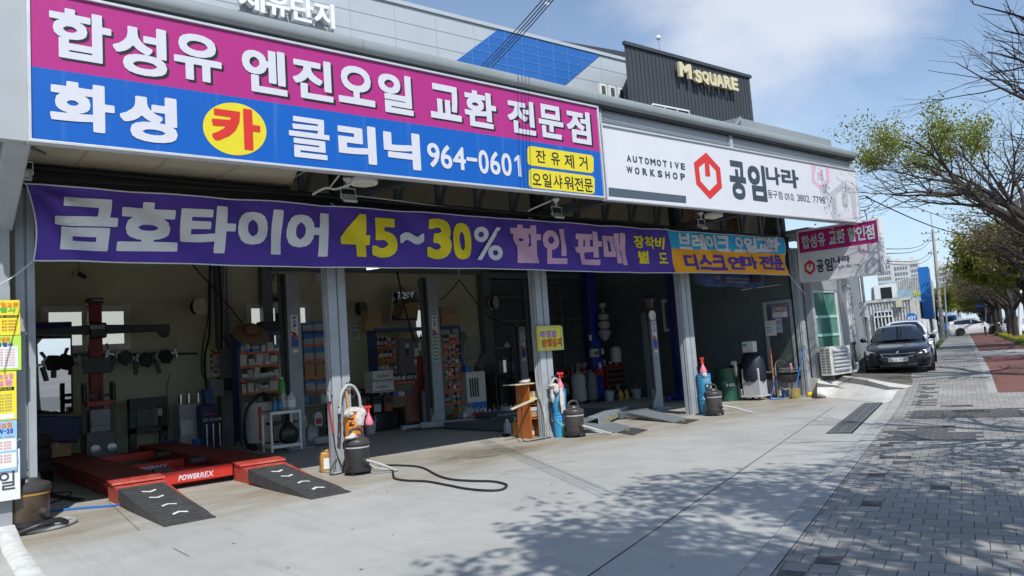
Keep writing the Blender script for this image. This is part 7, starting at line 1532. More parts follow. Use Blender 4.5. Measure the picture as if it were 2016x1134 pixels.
for k in range(7):a=k*pi/6;cxx,czz=-0.22+0.10*cos(a)/0.3,0.45+0.07*sin(a);mb.add([onr(-0.22+0.12*cos(a),0.46+0.035*sin(a)),onr(-0.22+0.20*cos(a+0.1),0.46+0.06*sin(a+0.1)),onr(-0.22+0.20*cos(a-0.1),0.46+0.06*sin(a-0.1))],[(0,1,2)])
obj('lettering',mb,K['paper_white'],t,smooth=0)
mb=MB();mb.box(17.0,17.3,12.6,12.95,0,0.86);mb.bar((17.15,12.7,0.86),(17.15,12.6,0.98),0.06);T1('red_machine','red machine half hidden behind the green oil drum','machine',mb,K['tool_red'],bevel=0.02)
gx2,gy2=17.9,11.6
t=thing('flush_machine','grey service machine on castors under a navy cover bag','machine',(gx2,gy2,0));mb=MB();mb.cbox((gx2,gy2,0.12),0.42,0.50,0.72,0.1);mb.cbox((gx2,gy2,0.08),0.56,0.6,0.05,0.1);obj('body',mb,K['box_grey'],t,bevel=0.02);mb=MB();mb.cbox((gx2-0.12,gy2+0.36,0.0),0.22,0.18,0.30,0.1);obj('side_tank',mb,K['steel_bright'],t,bevel=0.02)
for a,b in((-0.22,-0.24),(0.22,-0.24),(-0.22,0.24),(0.22,0.24)):mb=MB();mb.lathe([(0,-0.02),(0.04,-0.02),(0.04,0.02),(0,0.02)],12,(gx2+a,gy2+b,0.04),0,(1,0.3,0));obj('castor',mb,K['black_rubber'],t)
mb=MB();secs=[]
for z,rx,ry in((0.50,0.24,0.30),(0.56,0.28,0.33),(0.85,0.27,0.31),(1.05,0.25,0.29),(1.18,0.19,0.24),(1.24,0.10,0.13)):
 secs.append([(gx2+rx*cos(2*pi*k/28)*(1+0.05*sin(k*3.7+z*6)),gy2+ry*sin(2*pi*k/28)*(1+0.05*sin(k*2.9+z*5)),z+0.03*sin(k*2.3))for k in range(28)])
mb.loft(secs);T1('cover_bag','navy cover bag pulled over the grey service machine','cover bag',mb,K['navy'],smooth=70)
q=PX(1473,685,18.3);t=thing('water_tank','small white plastic tank with teal label hung above the navy cover bag','tank',tuple(q));mb=MB();mb.cbox((17.95,11.68,1.26),0.2,0.34,0.30,0.05);obj('tank',mb,K['tank_white'],t,bevel=0.02);mb=MB();mb.cbox((17.845,11.76,1.43),0.006,0.12,0.07,0.05);obj('label',mb,mat('teal_label',(0.05,0.33,0.40),0.5,var=0),t)
mb=MB();mb.cyl((17.95,11.78,1.56),0.02,0.1);mb.tube([(17.95,11.62,1.56),(18.3,11.7,2.15),(18.4,11.6,1.56)],0.008,5);obj('strap',mb,K['steel_dark'],t)
mb=MB();mb.cbox((17.75,12.02,0),0.3,0.24,0.98);T1('dark_cabinet','narrow black cabinet between green drum and covered machine','cabinet',mb,K['black_plastic'],bevel=0.015)
rag('pale grey towel hung on the black cabinet beside the covered machine',[(17.62,12.0,1.0,0.07,0.10,0.06),(17.58,11.93,0.85,0.03,0.05,0.20)],'towel')
mb=MB();mb.tube([(18.35,11.32,0.1),(18.42,11.34,1.35)],0.013,8);T1('mop','orange handled mop standing beside the covered machine','mop',mb,mat('mop_orange',(0.72,0.18,0.02),0.5,var=0.1))
t=thing('wash_sink','black wash sink with curved chrome tap in front of the office window','sink',(18.6,11.0,0));mb=MB();mb.lathe([(0.14,0.62),(0.16,0.62),(0.30,0.80),(0.31,0.83),(0.29,0.83),(0.15,0.66),(0.0,0.65)],28,(18.62,11.02,-0.22));obj('basin',mb,K['dark_plastic'],t)
mb=MB();mb.tube(spline([(18.62,11.02,0.42),(18.62,11.02,0.28),(18.55,11.1,0.22),(18.5,11.22,0.26),(18.5,11.25,0.05)],6),0.035,10);mb.cyl((18.62,11.02,0.38),0.06,0.08);obj('drain_pipe',mb,K['hose_grey'],t)
mb=MB();mb.cyl((18.62,11.02,0.0),0.035,0.4);mb.tube([(18.45,11.28,0),(18.45,11.28,0.82)],0.015,8);obj('stand',mb,K['steel_bright'],t)
mb=MB();mb.tube(spline([(18.45,11.28,0.6),(18.45,11.28,0.85),(18.45,11.2,0.98),(18.45,11.08,1.0),(18.45,10.98,0.93)],7),0.014,8);mb.tube([(18.45,11.28,0.62),(18.45,11.36,0.68)],0.014,8);obj('tap',mb,K['chrome'],t)
mb=MB();mb.tube(spline([(18.42,11.32,0.6),(18.3,11.3,0.3),(18.05,11.25,0.03),(17.8,11.1,0.02),(18.0,10.95,0.02),(18.4,11.05,0.03),(18.6,11.2,0.15),(18.55,11.25,0.45)],8),0.014,8);T1('water_hose','blue water hose coiled on the floor below the chrome tap','hose',mb,K['blue_plastic'])
mb=MB();mb.box(18.55,XW,10.9,11.9,0.66,0.70);T1('window_ledge','grey ledge below the office window','ledge',mb,K['steel_strut'])
bottle('soap_bottle',0,[(0,0),(0.035,0),(0.04,0.02),(0.04,0.16),(0.02,0.19),(0.02,0.21)],K['letter_black'],K['black_plastic'],'black soap bottle on the ledge below the office window',(18.68,11.35,0.70));bottle('soap_bottle',0,[(0,0),(0.035,0),(0.04,0.02),(0.04,0.12),(0.02,0.15),(0.02,0.17)],K['pink_liquid'],K['paper_white'],'small pink bottle on the ledge near the broom handle',(18.72,10.98,0.70))
q0,q1=G(1545,779),G(1573,776);t=thing('push_broom','yellow block broom with blue handle leaning in the fourth bay','broom',(18.45,10.8,0));mb=MB();mb.cbox((18.40,10.72,0.0),0.46,0.10,0.24,0.25);obj('head',mb,mat('broom_yellow',(0.36,0.27,0.08),0.85,var=0.3,scale=12),t,bevel=0.01);mb=MB();mb.tube([(18.45,10.75,0.24),(18.80,10.62,1.25)],0.016,8);obj('handle',mb,K['blue_plastic'],t)
mb=MB();mb.cbox((18.78,10.55,0),0.2,0.12,0.12,0.3);T1('yellow_scoop','small yellow scoop on the floor beside the broom head','scoop',mb,K['yellow_paint'],bevel=0.04)
def wallposter(lab,px0,px1,py0,py1,mt,X=XW-0.07,rows=None):
 a=PX((px0),(py0+py1)/2,X);b=PX(px1,(py0+py1)/2,X);z1=PX((px0+px1)/2,py0,X).z;z0=PX((px0+px1)/2,py1,X).z
 t=thing('notice_sheet',lab,'notice',(X,a.y,z0));mb=MB();mb.box(X,X+0.004,b.y,a.y,z0,z1);obj('sheet',mb,mt,t,smooth=0)
 F=lambda u,v:(X-0.003,a.y+(b.y-a.y)*u,z0+(z1-z0)*v)
 for(txt,u0,u1,v0,v1,m_,wg)in rows or():
  mb=MB()
  if txt:line(mb,txt,lambda u,v:F(u0+(u1-u0)*u,v0+(v1-v0)*v),wg)
  else:mb.add([tuple(Vector(F(u0,v0))+Vector((0.0015,0,0))),tuple(Vector(F(u1,v0))+Vector((0.0015,0,0))),tuple(Vector(F(u1,v1))+Vector((0.0015,0,0))),tuple(Vector(F(u0,v1))+Vector((0.0015,0,0)))],[(0,1,2,3)])
  obj('lettering' if txt else 'panel',mb,m_,t,smooth=0)
 return t
wallposter('purple notice with yellow lettering on the office window',1518,1552,597,627,mat('notice_purple',(0.22,0.15,0.42),0.6,var=0.1),rows=((None,0.08,0.92,0.80,0.93,K['letter_black'],0),('공임나라동구점',0.1,0.9,0.82,0.91,K['paper_white'],0.01),('고객대기실',0.1,0.9,0.50,0.76,K['sign_yellow'],0.03),(None,0.08,0.92,0.08,0.42,K['paper_white'],0),('외부인 출입금지',0.12,0.7,0.27,0.38,K['letter_black'],0.0),('작업중 위험',0.12,0.6,0.12,0.22,K['letter_black'],0.0)))
wallposter('white notice with green panels below the purple one',1507,1528,631,661,K['paper_white'],X=XW-0.076,rows=(('작업안내',0.2,0.7,0.86,0.95,K['letter_black'],0.0),(None,0.1,0.5,0.50,0.58,mat('teal_print',(0.10,0.35,0.33),0.5,var=0),0),(None,0.1,0.6,0.34,0.40,K['teal_print'],0),('주의사항 확인',0.1,0.85,0.70,0.77,K['letter_black'],0.0),('안전제일',0.1,0.6,0.2,0.27,K['letter_black'],0.0)))
wallposter('pale blue striped edge notice behind the white notice',1528,1540,627,655,mat('notice_blue',(0.42,0.52,0.60),0.6,var=0.05),rows=(('주의',0.1,0.9,0.6,0.85,K['label_blue'],0.01),(None,0.1,0.9,0.3,0.34,K['label_blue'],0)))
def floodlight(lab,px,py,Y,w_=0.22,h_=0.16,rx=0.9):
 q=PY(px,py,Y);t=thing('floodlight',lab,'floodlight',tuple(q),'floodlights under the canopy')
 M=Matrix.Translation(q)@Matrix.Rotation(-rx,4,'X')
 mb=MB();mb.box(-w_/2,w_/2,-0.02,0.025,-h_/2,h_/2).xf(M);obj('housing',mb,K['box_grey'],t,bevel=0.01);mb=MB();mb.box(-w_/2+0.03,w_/2-0.03,-0.024,-0.021,-h_/2+0.035,h_/2-0.035).xf(M);obj('lens',mb,K['paper_white'],t)
 mb=MB();T_=0.16;mb.tube([q+Vector((-w_/2-0.01,0,0)),q+Vector((-w_/2-0.01,0.02,T_)),q+Vector((w_/2+0.01,0.02,T_)),q+Vector((w_/2+0.01,0,0))],0.008,6);mb.cyl(q+Vector((0,0.02,T_)),0.02,0.10,10);mb.lathe([(0.02,0.08),(0.07,0.14),(0.07,0.15),(0,0.15)],14,q+Vector((0,0.02,T_)));obj('bracket',mb,K['paper_white'],t)
floodlight('white floodlight at the top of the left end column',33,342,10.2,0.30,0.14,0.15);floodlight('white floodlight below the round lamp over the second column',687,391,10.0);floodlight('white floodlight over the third steel column',1098,424,9.9);floodlight('white floodlight over the blue and orange banner end',1383,446,9.9)
def dome(lab,px,py,Y):q=PY(px,py,Y);t=thing('ceiling_lamp',lab,'lamp',tuple(q));mb=MB();mb.lathe([(0.19,-0.02),(0.20,0.0),(0.20,0.05),(0.0,0.06)],28,q);obj('rim',mb,K['paper_white'],t);mb=MB();mb.lathe([(0.0,-0.055),(0.08,-0.05),(0.14,-0.03),(0.17,-0.005)],24,q);obj('diffuser',mb,K['box_cream'],t);mb=MB();mb.tube([q+Vector((0,0,0.06)),q+Vector((0,0,0.9))],0.015,6);obj('stem',mb,K['paper_white'],t)
dome('round white lamp on the canopy arm over the second column',717,360,9.6);dome('round white lamp on the canopy arm over the far bay',1405,426,9.6)
cable([pc(615,383,10.3),pc(640,370,10.2),pc(662,372,10.1),pc(690,362,9.8),pc(715,352,9.6)],0.018,'white conduit snaking to the round lamp over the second column','conduit','paper_white','conduit');cable([pc(650,368,10.3),pc(668,345,10.0)],0.014,'short white conduit above the second column','conduit','paper_white','conduit')
cable([pc(670,382,10.3),pc(760,392,10.35),pc(860,405,10.4),pc(930,412,10.45)],0.012,'pale cable running along the front beam','cable','hose_grey');cable([pc(60,352,10.4),pc(300,365,10.45),pc(560,380,10.45),pc(760,398,10.4),pc(1040,422,10.4),pc(1300,440,10.4)],0.014,'black cable stapled along the front beam')
cable([pc(1040,415,10.2),pc(1055,408,10.0),pc(1085,395,9.6)],0.014,'white conduit on the arm over the third column','conduit','paper_white','conduit')
q=PY(68,297,9.4);t=thing('wall_lamp','small dark spotlight tucked under the left end of the big sign','spotlight',tuple(q));mb=MB();mb.cbox(q,0.22,0.12,0.03,0.0,0,0.5,0.45);obj('head',mb,K['steel_strut'],t,bevel=0.006);mb=MB();mb.bar(q+Vector((-0.05,0,0.02)),q+Vector((-0.12,0.1,0.12)),0.02);obj('arm',mb,K['steel_dark'],t)
q=PY(905,550,14.0);cable([(q.x,14.0,4.4),(q.x,14.0,q.z+0.06)],0.008,'white cord hanging from the roof in the second bay','cord','paper_white','cord');cable([pc(905,551,14.0),pc(880,580,14.2),pc(866,590,14.4)],0.014,'black cable swinging left from the hanging white cord');cable([pc(905,551,14.0),pc(930,585,15.5),pc(965,625,17.5),pc(1020,645,17.2)],0.014,'black cable swinging right from the hanging white cord')
q=bx(722,780,521,530,13.5);t=thing('tube_light','lit white tube light hanging just below the banner edge','lamp',(q[0],13.5,q[2]));mb=MB();mb.tube([(q[0],13.5,q[2]),(q[1],13.4,q[3])],0.025,8);obj('tube',mb,mat('tube_lit',(0.9,0.95,1.0),0.4,var=0,emit=1.5),t);mb=MB();mb.box(q[0],q[1],13.48,13.54,q[3]+0.04,q[3]+0.08);obj('batten',mb,K['paper_white'],t)
def priceboard(lab,px0,px1,py0,py1,Y,mt,rows):
 x0,x1,z0,z1=bx(px0,px1,py0,py1,Y);t=thing('price_board',lab,'price board',(x1,Y,z0));mb=MB();mb.box(x0,x1,Y,Y+0.02,z0,z1);obj('board',mb,mt,t,bevel=0.003)
 F=lambda u,v:(x0+(x1-x0)*u,Y-0.004,z0+(z1-z0)*v)
 for(txt,u0,u1,v0,v1,m_,wg)in rows:
  mb=MB()
  if txt:line(mb,txt,lambda u,v:F(u0+(u1-u0)*u,v0+(v1-v0)*v),wg)
  else:mb.add([(F(u,v)[0],Y-0.002,F(u,v)[2])for u,v in((u0,v0),(u1,v0),(u1,v1),(u0,v1))],[(0,1,2,3)])
  obj('lettering' if txt else 'panel',mb,m_,t,smooth=0)
rd=mat('print_red',(0.50,0.05,0.04),0.6,var=0);gr=mat('print_green',(0.10,0.42,0.05),0.6,var=0);lg=mat('lime',(0.45,0.68,0.08),0.6,var=0);og=mat('print_orange',(0.72,0.20,0.02),0.6,var=0);pk=mat('print_pink',(0.62,0.20,0.52),0.6,var=0);sb=mat('sky_board',(0.28,0.52,0.72),0.55,var=0.08)
YP=10.30
priceboard('yellow price board at the top of the left wall posters',-70,40,591,661,YP,K['paper_yellow'],[('엔진오일교환',0.30,0.97,0.80,0.94,og,0.045),('행사',0.62,0.92,0.64,0.79,gr,0.05),(None,0.2,0.97,0.50,0.57,K['letter_black'],0),('가솔린 디젤 전차종',0.3,0.95,0.515,0.56,K['sign_yellow'],0.0)]+[('%d,000'%n,0.66,0.92,0.38-0.085*i,0.43-0.085*i,rd,0.01)for i,n in enumerate((69,73,80,92))])
priceboard('lime bordered white price board second from the top on the left wall',-70,42,662,731,YP-0.01,lg,[(None,0.05,0.94,0.06,0.70,K['paper_white'],0),('합성유',0.55,0.80,0.82,0.97,og,0.05),('교환행사',0.45,0.85,0.68,0.81,K['label_blue'],0.045)]+[('차종별 %d,000'%(n),0.5,0.88,0.58-0.075*i,0.62-0.075*i,rd,0.0)for i,n in enumerate((65,70,75,80,85,90,95))])
priceboard('yellow price board with pink heading in the middle of the left wall',-70,33,732,830,YP,K['paper_yellow'],[('브레이크오일',0.35,0.93,0.84,0.95,pk,0.05),('교환',0.60,0.92,0.70,0.82,pk,0.05),(None,0.3,0.95,0.60,0.67,K['letter_black'],0),('수입차 국산차',0.35,0.9,0.612,0.66,K['sign_yellow'],0.0),(None,0.1,0.95,0.03,0.13,K['paper_white'],0)]+[('%d,000'%n,0.62,0.9,0.49-0.062*i,0.53-0.062*i,K['cardboard'],0.01)for i,n in enumerate((90,108,126,144,162,176))])
priceboard('sky blue price board with orange heading low on the left wall',-70,34,831,932,YP,sb,[(None,0.0,0.98,0.40,0.64,K['paper_white'],0),(None,0.0,0.98,0.06,0.36,K['paper_white'],0),('고급엔진오일',0.25,0.9,0.86,0.97,og,0.05),('0W-20',0.55,0.92,0.74,0.84,K['label_blue'],0.05),('친환경 저점도',0.5,0.95,0.66,0.70,rd,0.0)]+[('%d,000'%n,0.62,0.88,0.55-0.06*i-(0.08 if i>2 else 0),0.59-0.06*i-(0.08 if i>2 else 0),rd,0.0)for i,n in enumerate((60,70,80,90,95,99))])
x0,x1,z0,z1=bx(-70,40,925,990,YP+0.03);t=thing('white_board','white board with dark letters standing under the left wall posters','sign board',(x1,YP+0.03,z0));mb=MB();mb.box(x0,x1,YP+0.025,YP+0.045,z0,z1+0.2);obj('board',mb,K['paper_white'],t,bevel=0.003);mb=MB()
for i,ch in enumerate('오일'):put(mb,ch,lambda u,v:(x1-0.20+0.15*u-0.17*(1-i),YP+0.02,z0+0.12+0.20*v),0.01)
obj('lettering',mb,K['letter_slate'],t,smooth=0)
mb=MB()
for z in(1.05,0.85,0.82):mb.tube([(PY(33,850,YP).x,YP,z),(1.22,10.4,z+0.01)],0.006,5)
T1('tie_cord','thin cords tying the price boards to the left end column','cord',mb,K['rope_white'])
Yc=10.0;x0,x1,z0,z1=19.02,20.1,0.52,1.27
t=thing('air_conditioner','beige outdoor air conditioner unit standing before the green window','air conditioner',(x0,Yc,z0));mb=MB();mb.box(x0,x1,Yc,Yc+0.30,z0,z1);obj('case',mb,mat('ac_beige',(0.62,0.60,0.53),0.45,var=0.08,dirt=(0.42,0.38,0.30),dscale=4),t,bevel=0.012)
mb=MB();xm=x0+0.10
for k in range(6):z=z0+0.10+(z1-z0-0.16)*k/6;mb.prism([(xm,Yc-0.001,z),(xm,Yc-0.06,z+0.02),(xm,Yc-0.06,z+0.05),(xm,Yc-0.001,z+0.10)],(x1-xm-0.16,0,0))
obj('louvre',mb,K['box_grey'],t);mb=MB()
for j in range(2):
 for k in range(9):y=Yc+0.03+0.13*j;z=z0+0.06+(z1-z0-0.10)*k/9;mb.box(x0-0.004,x0+0.001,y,y+0.105,z,z+0.05)
obj('grille',mb,K['steel_strut'],t,smooth=0);mb=MB();mb.box(x0+0.04,x0+0.10,Yc,Yc+0.30,z0-0.12,z0);mb.box(x1-0.1,x1-0.04,Yc,Yc+0.30,z0-0.12,z0);obj('foot',mb,K['steel_dark'],t)
q=PY(1682,733,10.2);mb=MB();mb.tube(spline([(x1+0.08,10.0,0.56),(x1+0.18,10.0,0.56),(x1+0.26,9.98,0.64),(x1+0.24,9.97,0.78)],6),0.04,10);T1('drain_elbow','white plastic drain elbow beside the outdoor unit','pipe',mb,K['tank_white'])
mb=MB()
for k in range(26):r1=random.Random(k);a=r1.uniform(0,6.28);d_=r1.uniform(0,0.28);mb.ball((19.3+d_*cos(a)*1.3,10.05+d_*sin(a)*0.5,0.10+0.08*r1.random()),r1.uniform(0.02,0.06),1,1,0.6,7,5,jit=0.25)
obj('rubble',mb,K['white_concrete'],kind='stuff')
mb=MB();q0=G(70,1012);q1=G(222,998);mb.tube(spline([q0+Vector((0,0,0.015)),(q0+q1)/2+Vector((0,0.06,0.015)),q1+Vector((0,0,0.015))]),0.016,8);mb.tube([q1+Vector((0,0,0.015)),q1+Vector((0.10,0.02,0.015))],0.012,8);T1('air_hose','blue air hose lying straight on the concrete left of the red lift','hose',mb,K['blue_plastic'])
cable([G(75,975)+Vector((0,0,.01)),G(140,970)+Vector((0,0,.01)),G(120,985)+Vector((0,0,.01)),G(75,1000)+Vector((0,0,.01))],0.008,'thin black cable lying on the concrete beside the brown vacuum')
q=PY(108,850,16.8);t=thing('blue_case','dark blue case leaning among cartons behind the left end of the red lift','case',(q.x,16.8,0));mb=MB();mb.cbox((q.x,16.8,0.62),0.75,0.3,0.48,0.1,0,0.1,0.15);obj('case',mb,K['machine_navy'],t,bevel=0.03)
cardbox('brown carton standing behind the dark blue case',130,158,818,870,17.2,0.4);cardbox('dark brown carton below the blue case by the red lift',85,140,868,900,16.9,0.4)
for k,(px,r_,z,lab)in enumerate(((70,0.30,0.0,'lowest black tyre of the stack at the far left of the first bay'),(70,0.30,0.21,'second black tyre from the floor at the far left of the first bay'),(70,0.29,0.42,'third black tyre from the floor at the far left of the first bay'),(70,0.29,0.63,'topmost black tyre of the stack at the far left of the first bay'))):
 q=PY(px,850,15.4);mb=MB();mb.lathe([(r_*0.62,z),(r_*0.92,z),(r_,z+0.03),(r_,z+0.17),(r_*0.92,z+0.2),(r_*0.62,z+0.2),(r_*0.58,z+0.1),(r_*0.62,z)],26,(q.x-0.05,15.4,0));T1('tyre',lab,'tyre',mb,K['black_rubber'],'stack of tyres in the first bay')
# ======================= NEIGHBOURING BUILDINGS ==========================
mat('clad_pale',(0.44,0.48,0.51),0.5,var=0.06,scale=0.3);mat('clad_blue',(0.022,0.13,0.42),0.45,var=0.06,scale=0.3);mat('clad_joint',(0.345,0.375,0.405),0.6,var=0);mat('clad_dark',(0.050,0.056,0.063),0.55,var=0.12,scale=0.3)
mat('blue_joint',(0.08,0.21,0.50),0.6,var=0)
mat('gold_letter',(0.66,0.58,0.36),0.45,var=0.04);mat('white_gloss',(0.82,0.82,0.82),0.35,var=0.03)
YG=45.0
FB=thing('factory','large pale grey panelled factory with a slanting blue panel behind the workshop','building',(30,YG,0))
tl,tr2=PY(753,0,YG),PY(1239,122,YG);sl_=(tr2.z-tl.z)/(tr2.x-tl.x)
X0,X1=2.0,tr2.x;ztop=lambda x:tl.z+sl_*(x-tl.x)
mb=MB();mb.prism([(X0,YG,0),(X1,YG,0),(X1,YG,ztop(X1)),(X0,YG,ztop(X0))],(0,22,0));mb.prism([(X0,YG-0.15,ztop(X0)-0.05),(X1,YG-0.15,ztop(X1)-0.05),(X1,YG-0.15,ztop(X1)+0.25),(X0,YG-0.15,ztop(X0)+0.25)],(0,0.5,0));obj('wall',mb,K['clad_pale'],FB,smooth=0)
mb=MB()
for k in range(1,12):mb.prism([(X0,YG-0.02,ztop(X0)-1.35*k),(X1,YG-0.02,ztop(X1)-1.35*k),(X1,YG-0.02,ztop(X1)-1.35*k+0.05),(X0,YG-0.02,ztop(X0)-1.35*k+0.05)],(0,0.015,0))
x=X0+1.2
while x<X1:mb.box(x,x+0.035,YG-0.022,YG-0.004,5,ztop(x)-0.3);x+=3.6
obj('panel_joints',mb,K['clad_joint'],FB,smooth=0)
PB=[PY(*p,YG-0.06)for p in((980,58.5),(1182,108.5),(1114,166),(899,119))]
d1=PB[3]-PB[0];d2=PB[2]-PB[1]
mb=MB();mb.prism([PB[0],PB[1],PB[2]+d2*0.35,PB[3]+d1*0.35],(0,0.03,0));bp_=obj('blue_panel',mb,K['clad_blue'],FB,smooth=0)
mb=MB()
for k in range(1,6):
 f=k*0.215;a_,b_=PB[0]+d1*f,PB[1]+d2*f;mb.bar(a_+Vector((0,-0.015,0)),b_+Vector((0,-0.015,0)),0.06,0.02,up=(0,1,0))
for k in range(1,14):
 xx=PB[3].x-2+k*1.75
 pts=[]
 for A_,B_ in((PB[0],PB[1]),(PB[3]+d1*0.35,PB[0]),(PB[2]+d2*0.35,PB[1]),(PB[3]+d1*0.35,PB[2]+d2*0.35)):
  if min(A_.x,B_.x)<=xx<=max(A_.x,B_.x)and abs(B_.x-A_.x)>1e-6:pts.append(A_.z+(B_.z-A_.z)*(xx-A_.x)/(B_.x-A_.x))
 if len(pts)>=2:mb.box(xx,xx+0.06,YG-0.09,YG-0.065,min(pts),max(pts))
obj('joint_lines',mb,K['blue_joint'],bp_,smooth=0)
for px in(1187,1205,1223):
 a_=PY(px,165+(px-1187)*0.22,YG-0.1);mb=MB();mb.box(a_.x-0.42,a_.x+0.42,YG-0.12,YG+0.01,a_.z-1.75,a_.z);w_=obj('window',mb,K['white_gloss'],FB,smooth=0);mb=MB();mb.box(a_.x-0.25,a_.x+0.25,YG-0.135,YG-0.12,a_.z-1.55,a_.z-0.2);obj('pane',mb,K['dark_pane'],w_,smooth=0)
def solid_letter(mb,ch,fn,wgt,dep):
 vs,fs,a,b=glyph(ch,wgt);fr=[Vector(fn(u,v))for u,v in vs];o=len(fr);d=Vector((0,dep,0));cnt={}
 for f in fs:
  for i in range(len(f)):e=(f[i],f[(i+1)%len(f)]);cnt[tuple(sorted(e))]=cnt.get(tuple(sorted(e)),0)+1
 mb.add(fr+[p+d for p in fr],list(fs)+[tuple(i+o for i in f[::-1])for f in fs]+[(f[i],f[i]+o,f[(i+1)%len(f)]+o,f[(i+1)%len(f)])for f in fs for i in range(len(f))if cnt[tuple(sorted((f[i],f[(i+1)%len(f)])))]==1])
mb=MB()
for ch,x0,x1,yt,yb in(('제',470,521,-26,20),('유',524,571,-14,31),('단',573,618,-4,42),('지',619,659,5,53)):solid_letter(mb,ch,pxrect(lambda x,y:PY(x,y,YG-0.75),x0,x1,yt,yb,VF),0.03,0.45)
obj('lettering',mb,K['white_gloss'],FB,smooth=0)
YM=40.0
MS=thing('office_block','dark grey ribbed building with pale gold M SQUARE lettering','building',(58,YM,0));a_,b_=PY(1228,83,YM),PY(1475,150,YM);bb_=PY(1480,235,YM)
mb=MB();mb.prism([(a_.x,YM,0),(b_.x,YM,0),(b_.x,YM,b_.z),(a_.x,YM,a_.z)],Vector((a_.x*0.3+0.5,YM*0.3,0)));obj('wall',mb,K['clad_dark'],MS,smooth=0)
mb=MB();x=a_.x+0.3
while x<b_.x-0.1:z=a_.z+(b_.z-a_.z)*(x-a_.x)/(b_.x-a_.x);mb.box(x,x+0.05,YM-0.06,YM,3,z-0.15);x+=0.52
mb.bar(a_+Vector((-0.1,-0.05,-0.1)),b_+Vector((0.1,-0.05,-0.1)),0.3,0.3);obj('ribs',mb,K['clad_dark'],MS,smooth=0)
mb=MB();solid_letter(mb,'M',pxrect(lambda x,y:PY(x,y,YM-0.7),1338,1362,124,153,VF),0.045,0.25)
for i,ch in enumerate('SQUARE'):xa=1369+i*14.3;ym=150+(xa-1369)*0.215;solid_letter(mb,ch,pxrect(lambda x,y:PY(x,y,YM-0.7),xa,xa+13.0,ym-12.5,ym+12.5,VF),0.045,0.25)
obj('lettering',mb,K['gold_letter'],MS,smooth=0)
mb=MB();p0,p1=PY(1284,205,YM-0.1),PY(1356,219,YM-0.1);mb.bar(p0,p1,0.15,0.12);mb.bar(p0+Vector((0,0,-1.2)),p1+Vector((0,0,-1.2)),0.15,0.12)
for k in range(4):q=p0.lerp(p1,k/3);mb.bar(q,q+Vector((0,0,-1.2)),0.1)
obj('window',mb,K['white_gloss'],MS,smooth=0)
YK=52.0;p0,p1=PY(1104,80,YK),PY(1232,108,YK);mb=MB();mb.prism([(p0.x,YK,20),(p1.x+3,YK,20),(p1.x+3,YK,p1.z+0.6),(p0.x,YK,p0.z)],Vector((p0.x*0.2,YK*0.2,0)))
x=p0.x+0.3
while x<p1.x:z=p0.z+(p1.z-p0.z)*(x-p0.x)/(p1.x-p0.x);mb.box(x,x+0.05,YK-0.06,YK,20,z-0.1);x+=0.6
T1('roof_block','low dark ribbed roof block behind the blue panel','building',mb,K['clad_dark'],smooth=0)
def mast(lab,px,py0,py1,Y,ball,r=0.05):
 a_,b_=PY(px,py0,Y),PY(px+4,py1+6,Y);t=thing('antenna_mast',lab,'mast',tuple(b_),'lightning masts on the roofs');mb=MB();mb.tube([b_,a_],r,6);obj('pole',mb,K['steel_bright'],t)
 if ball:mb=MB();mb.ball(a_,0.24);obj('ball_tip',mb,K['white_gloss'],t)
mast('tall thin mast with a ball tip behind the blue panel',1077,9,84,50,True);mast('thin bare mast right of the ball tipped mast',1133,28,80,51,False,0.03);mast('short mast with small ball tip on the dark building',1296,74,98,44,True);mast('thin mast top on the pale factory roof near the top of the photo',801,-20,14,47,False,0.03)
for k,(pa,pb)in enumerate((((1043,0),(947,128)),((1051,0),(953,130)),((1058,0),(958,131)),((1065,0),(965,133)))):
 A_=PY(pb[0],pb[1]+3,11.2);B_=PY(pa[0],pa[1],8.0);C_=A_+(B_-A_)*3.2;mb=MB();n_=14
 mb.tube([A_.lerp(C_,i/n_)-Vector((0,0,0.25*sin(pi*i/n_)))for i in range(n_+1)],0.009,6);T1('power_line','black power line rising steeply over the blue panel, %s of four'%('leftmost','second','third','rightmost')[k],'power line',mb,K['black_rubber'],'four power lines over the roof')
# ======================= DOWN THE STREET =================================
def SP(px,py,s):d=ray(px,py);return CAM+d*((s-CAM.dot(ST_U))/d.dot(ST_U))
def stt(p):return p.dot(ST_U),p.dot(ST_N)
def sbox(mb,s0,s1,t0,t1,z0,z1):mb.prism([Vector((*(ST_U*s_+ST_N*t_).xy,z0))for s_,t_ in((s0,t0),(s0,t1),(s1,t1),(s1,t0))],(0,0,z1-z0))
mat('container_white',(0.58,0.58,0.55),0.5,var=0.1,dirt=(0.36,0.30,0.22),dscale=1.2,damt=0.5);mat('shed_white',(0.60,0.61,0.60),0.5,var=0.06);mat('shed_blue',(0.22,0.48,0.60),0.5,var=0.06);mat('pylon_blue',(0.015,0.16,0.50),0.4,var=0.06)
SC_=40.0;tA=stt(SP(1712,640,SC_))[1]-1.5;tB=stt(SP(1803,640,SC_))[1];zt=SP(1770,587,SC_).z;zb=prof(SC_)
t=thing('container_office','white corrugated container office with barred window beyond the parked car','container',tuple(ST(SC_,(tA+tB)/2)))
mb=MB();pts=[];n_=26
for k in range(n_):
 tt=tA+(tB-tA)*k/n_;w_=(tB-tA)/n_;pts+=[(tt,0),(tt+w_*.3,0),(tt+w_*.45,0.06),(tt+w_*.85,0.06)]
pts.append((tB,0));N_=len(pts);vv=[tuple((ST_U*(SC_+d)+ST_N*tt).xy)for tt,d in pts];mb.add([(x,y,zb)for x,y in vv]+[(x,y,zt)for x,y in vv],[(i,i+1,i+1+N_,i+N_)for i in range(N_-1)])
pts=[]
for k in range(30):ss=SC_+12*k/30;pts+=[(ss,0),(ss+.12,0),(ss+.18,-0.06),(ss+.34,-0.06)]
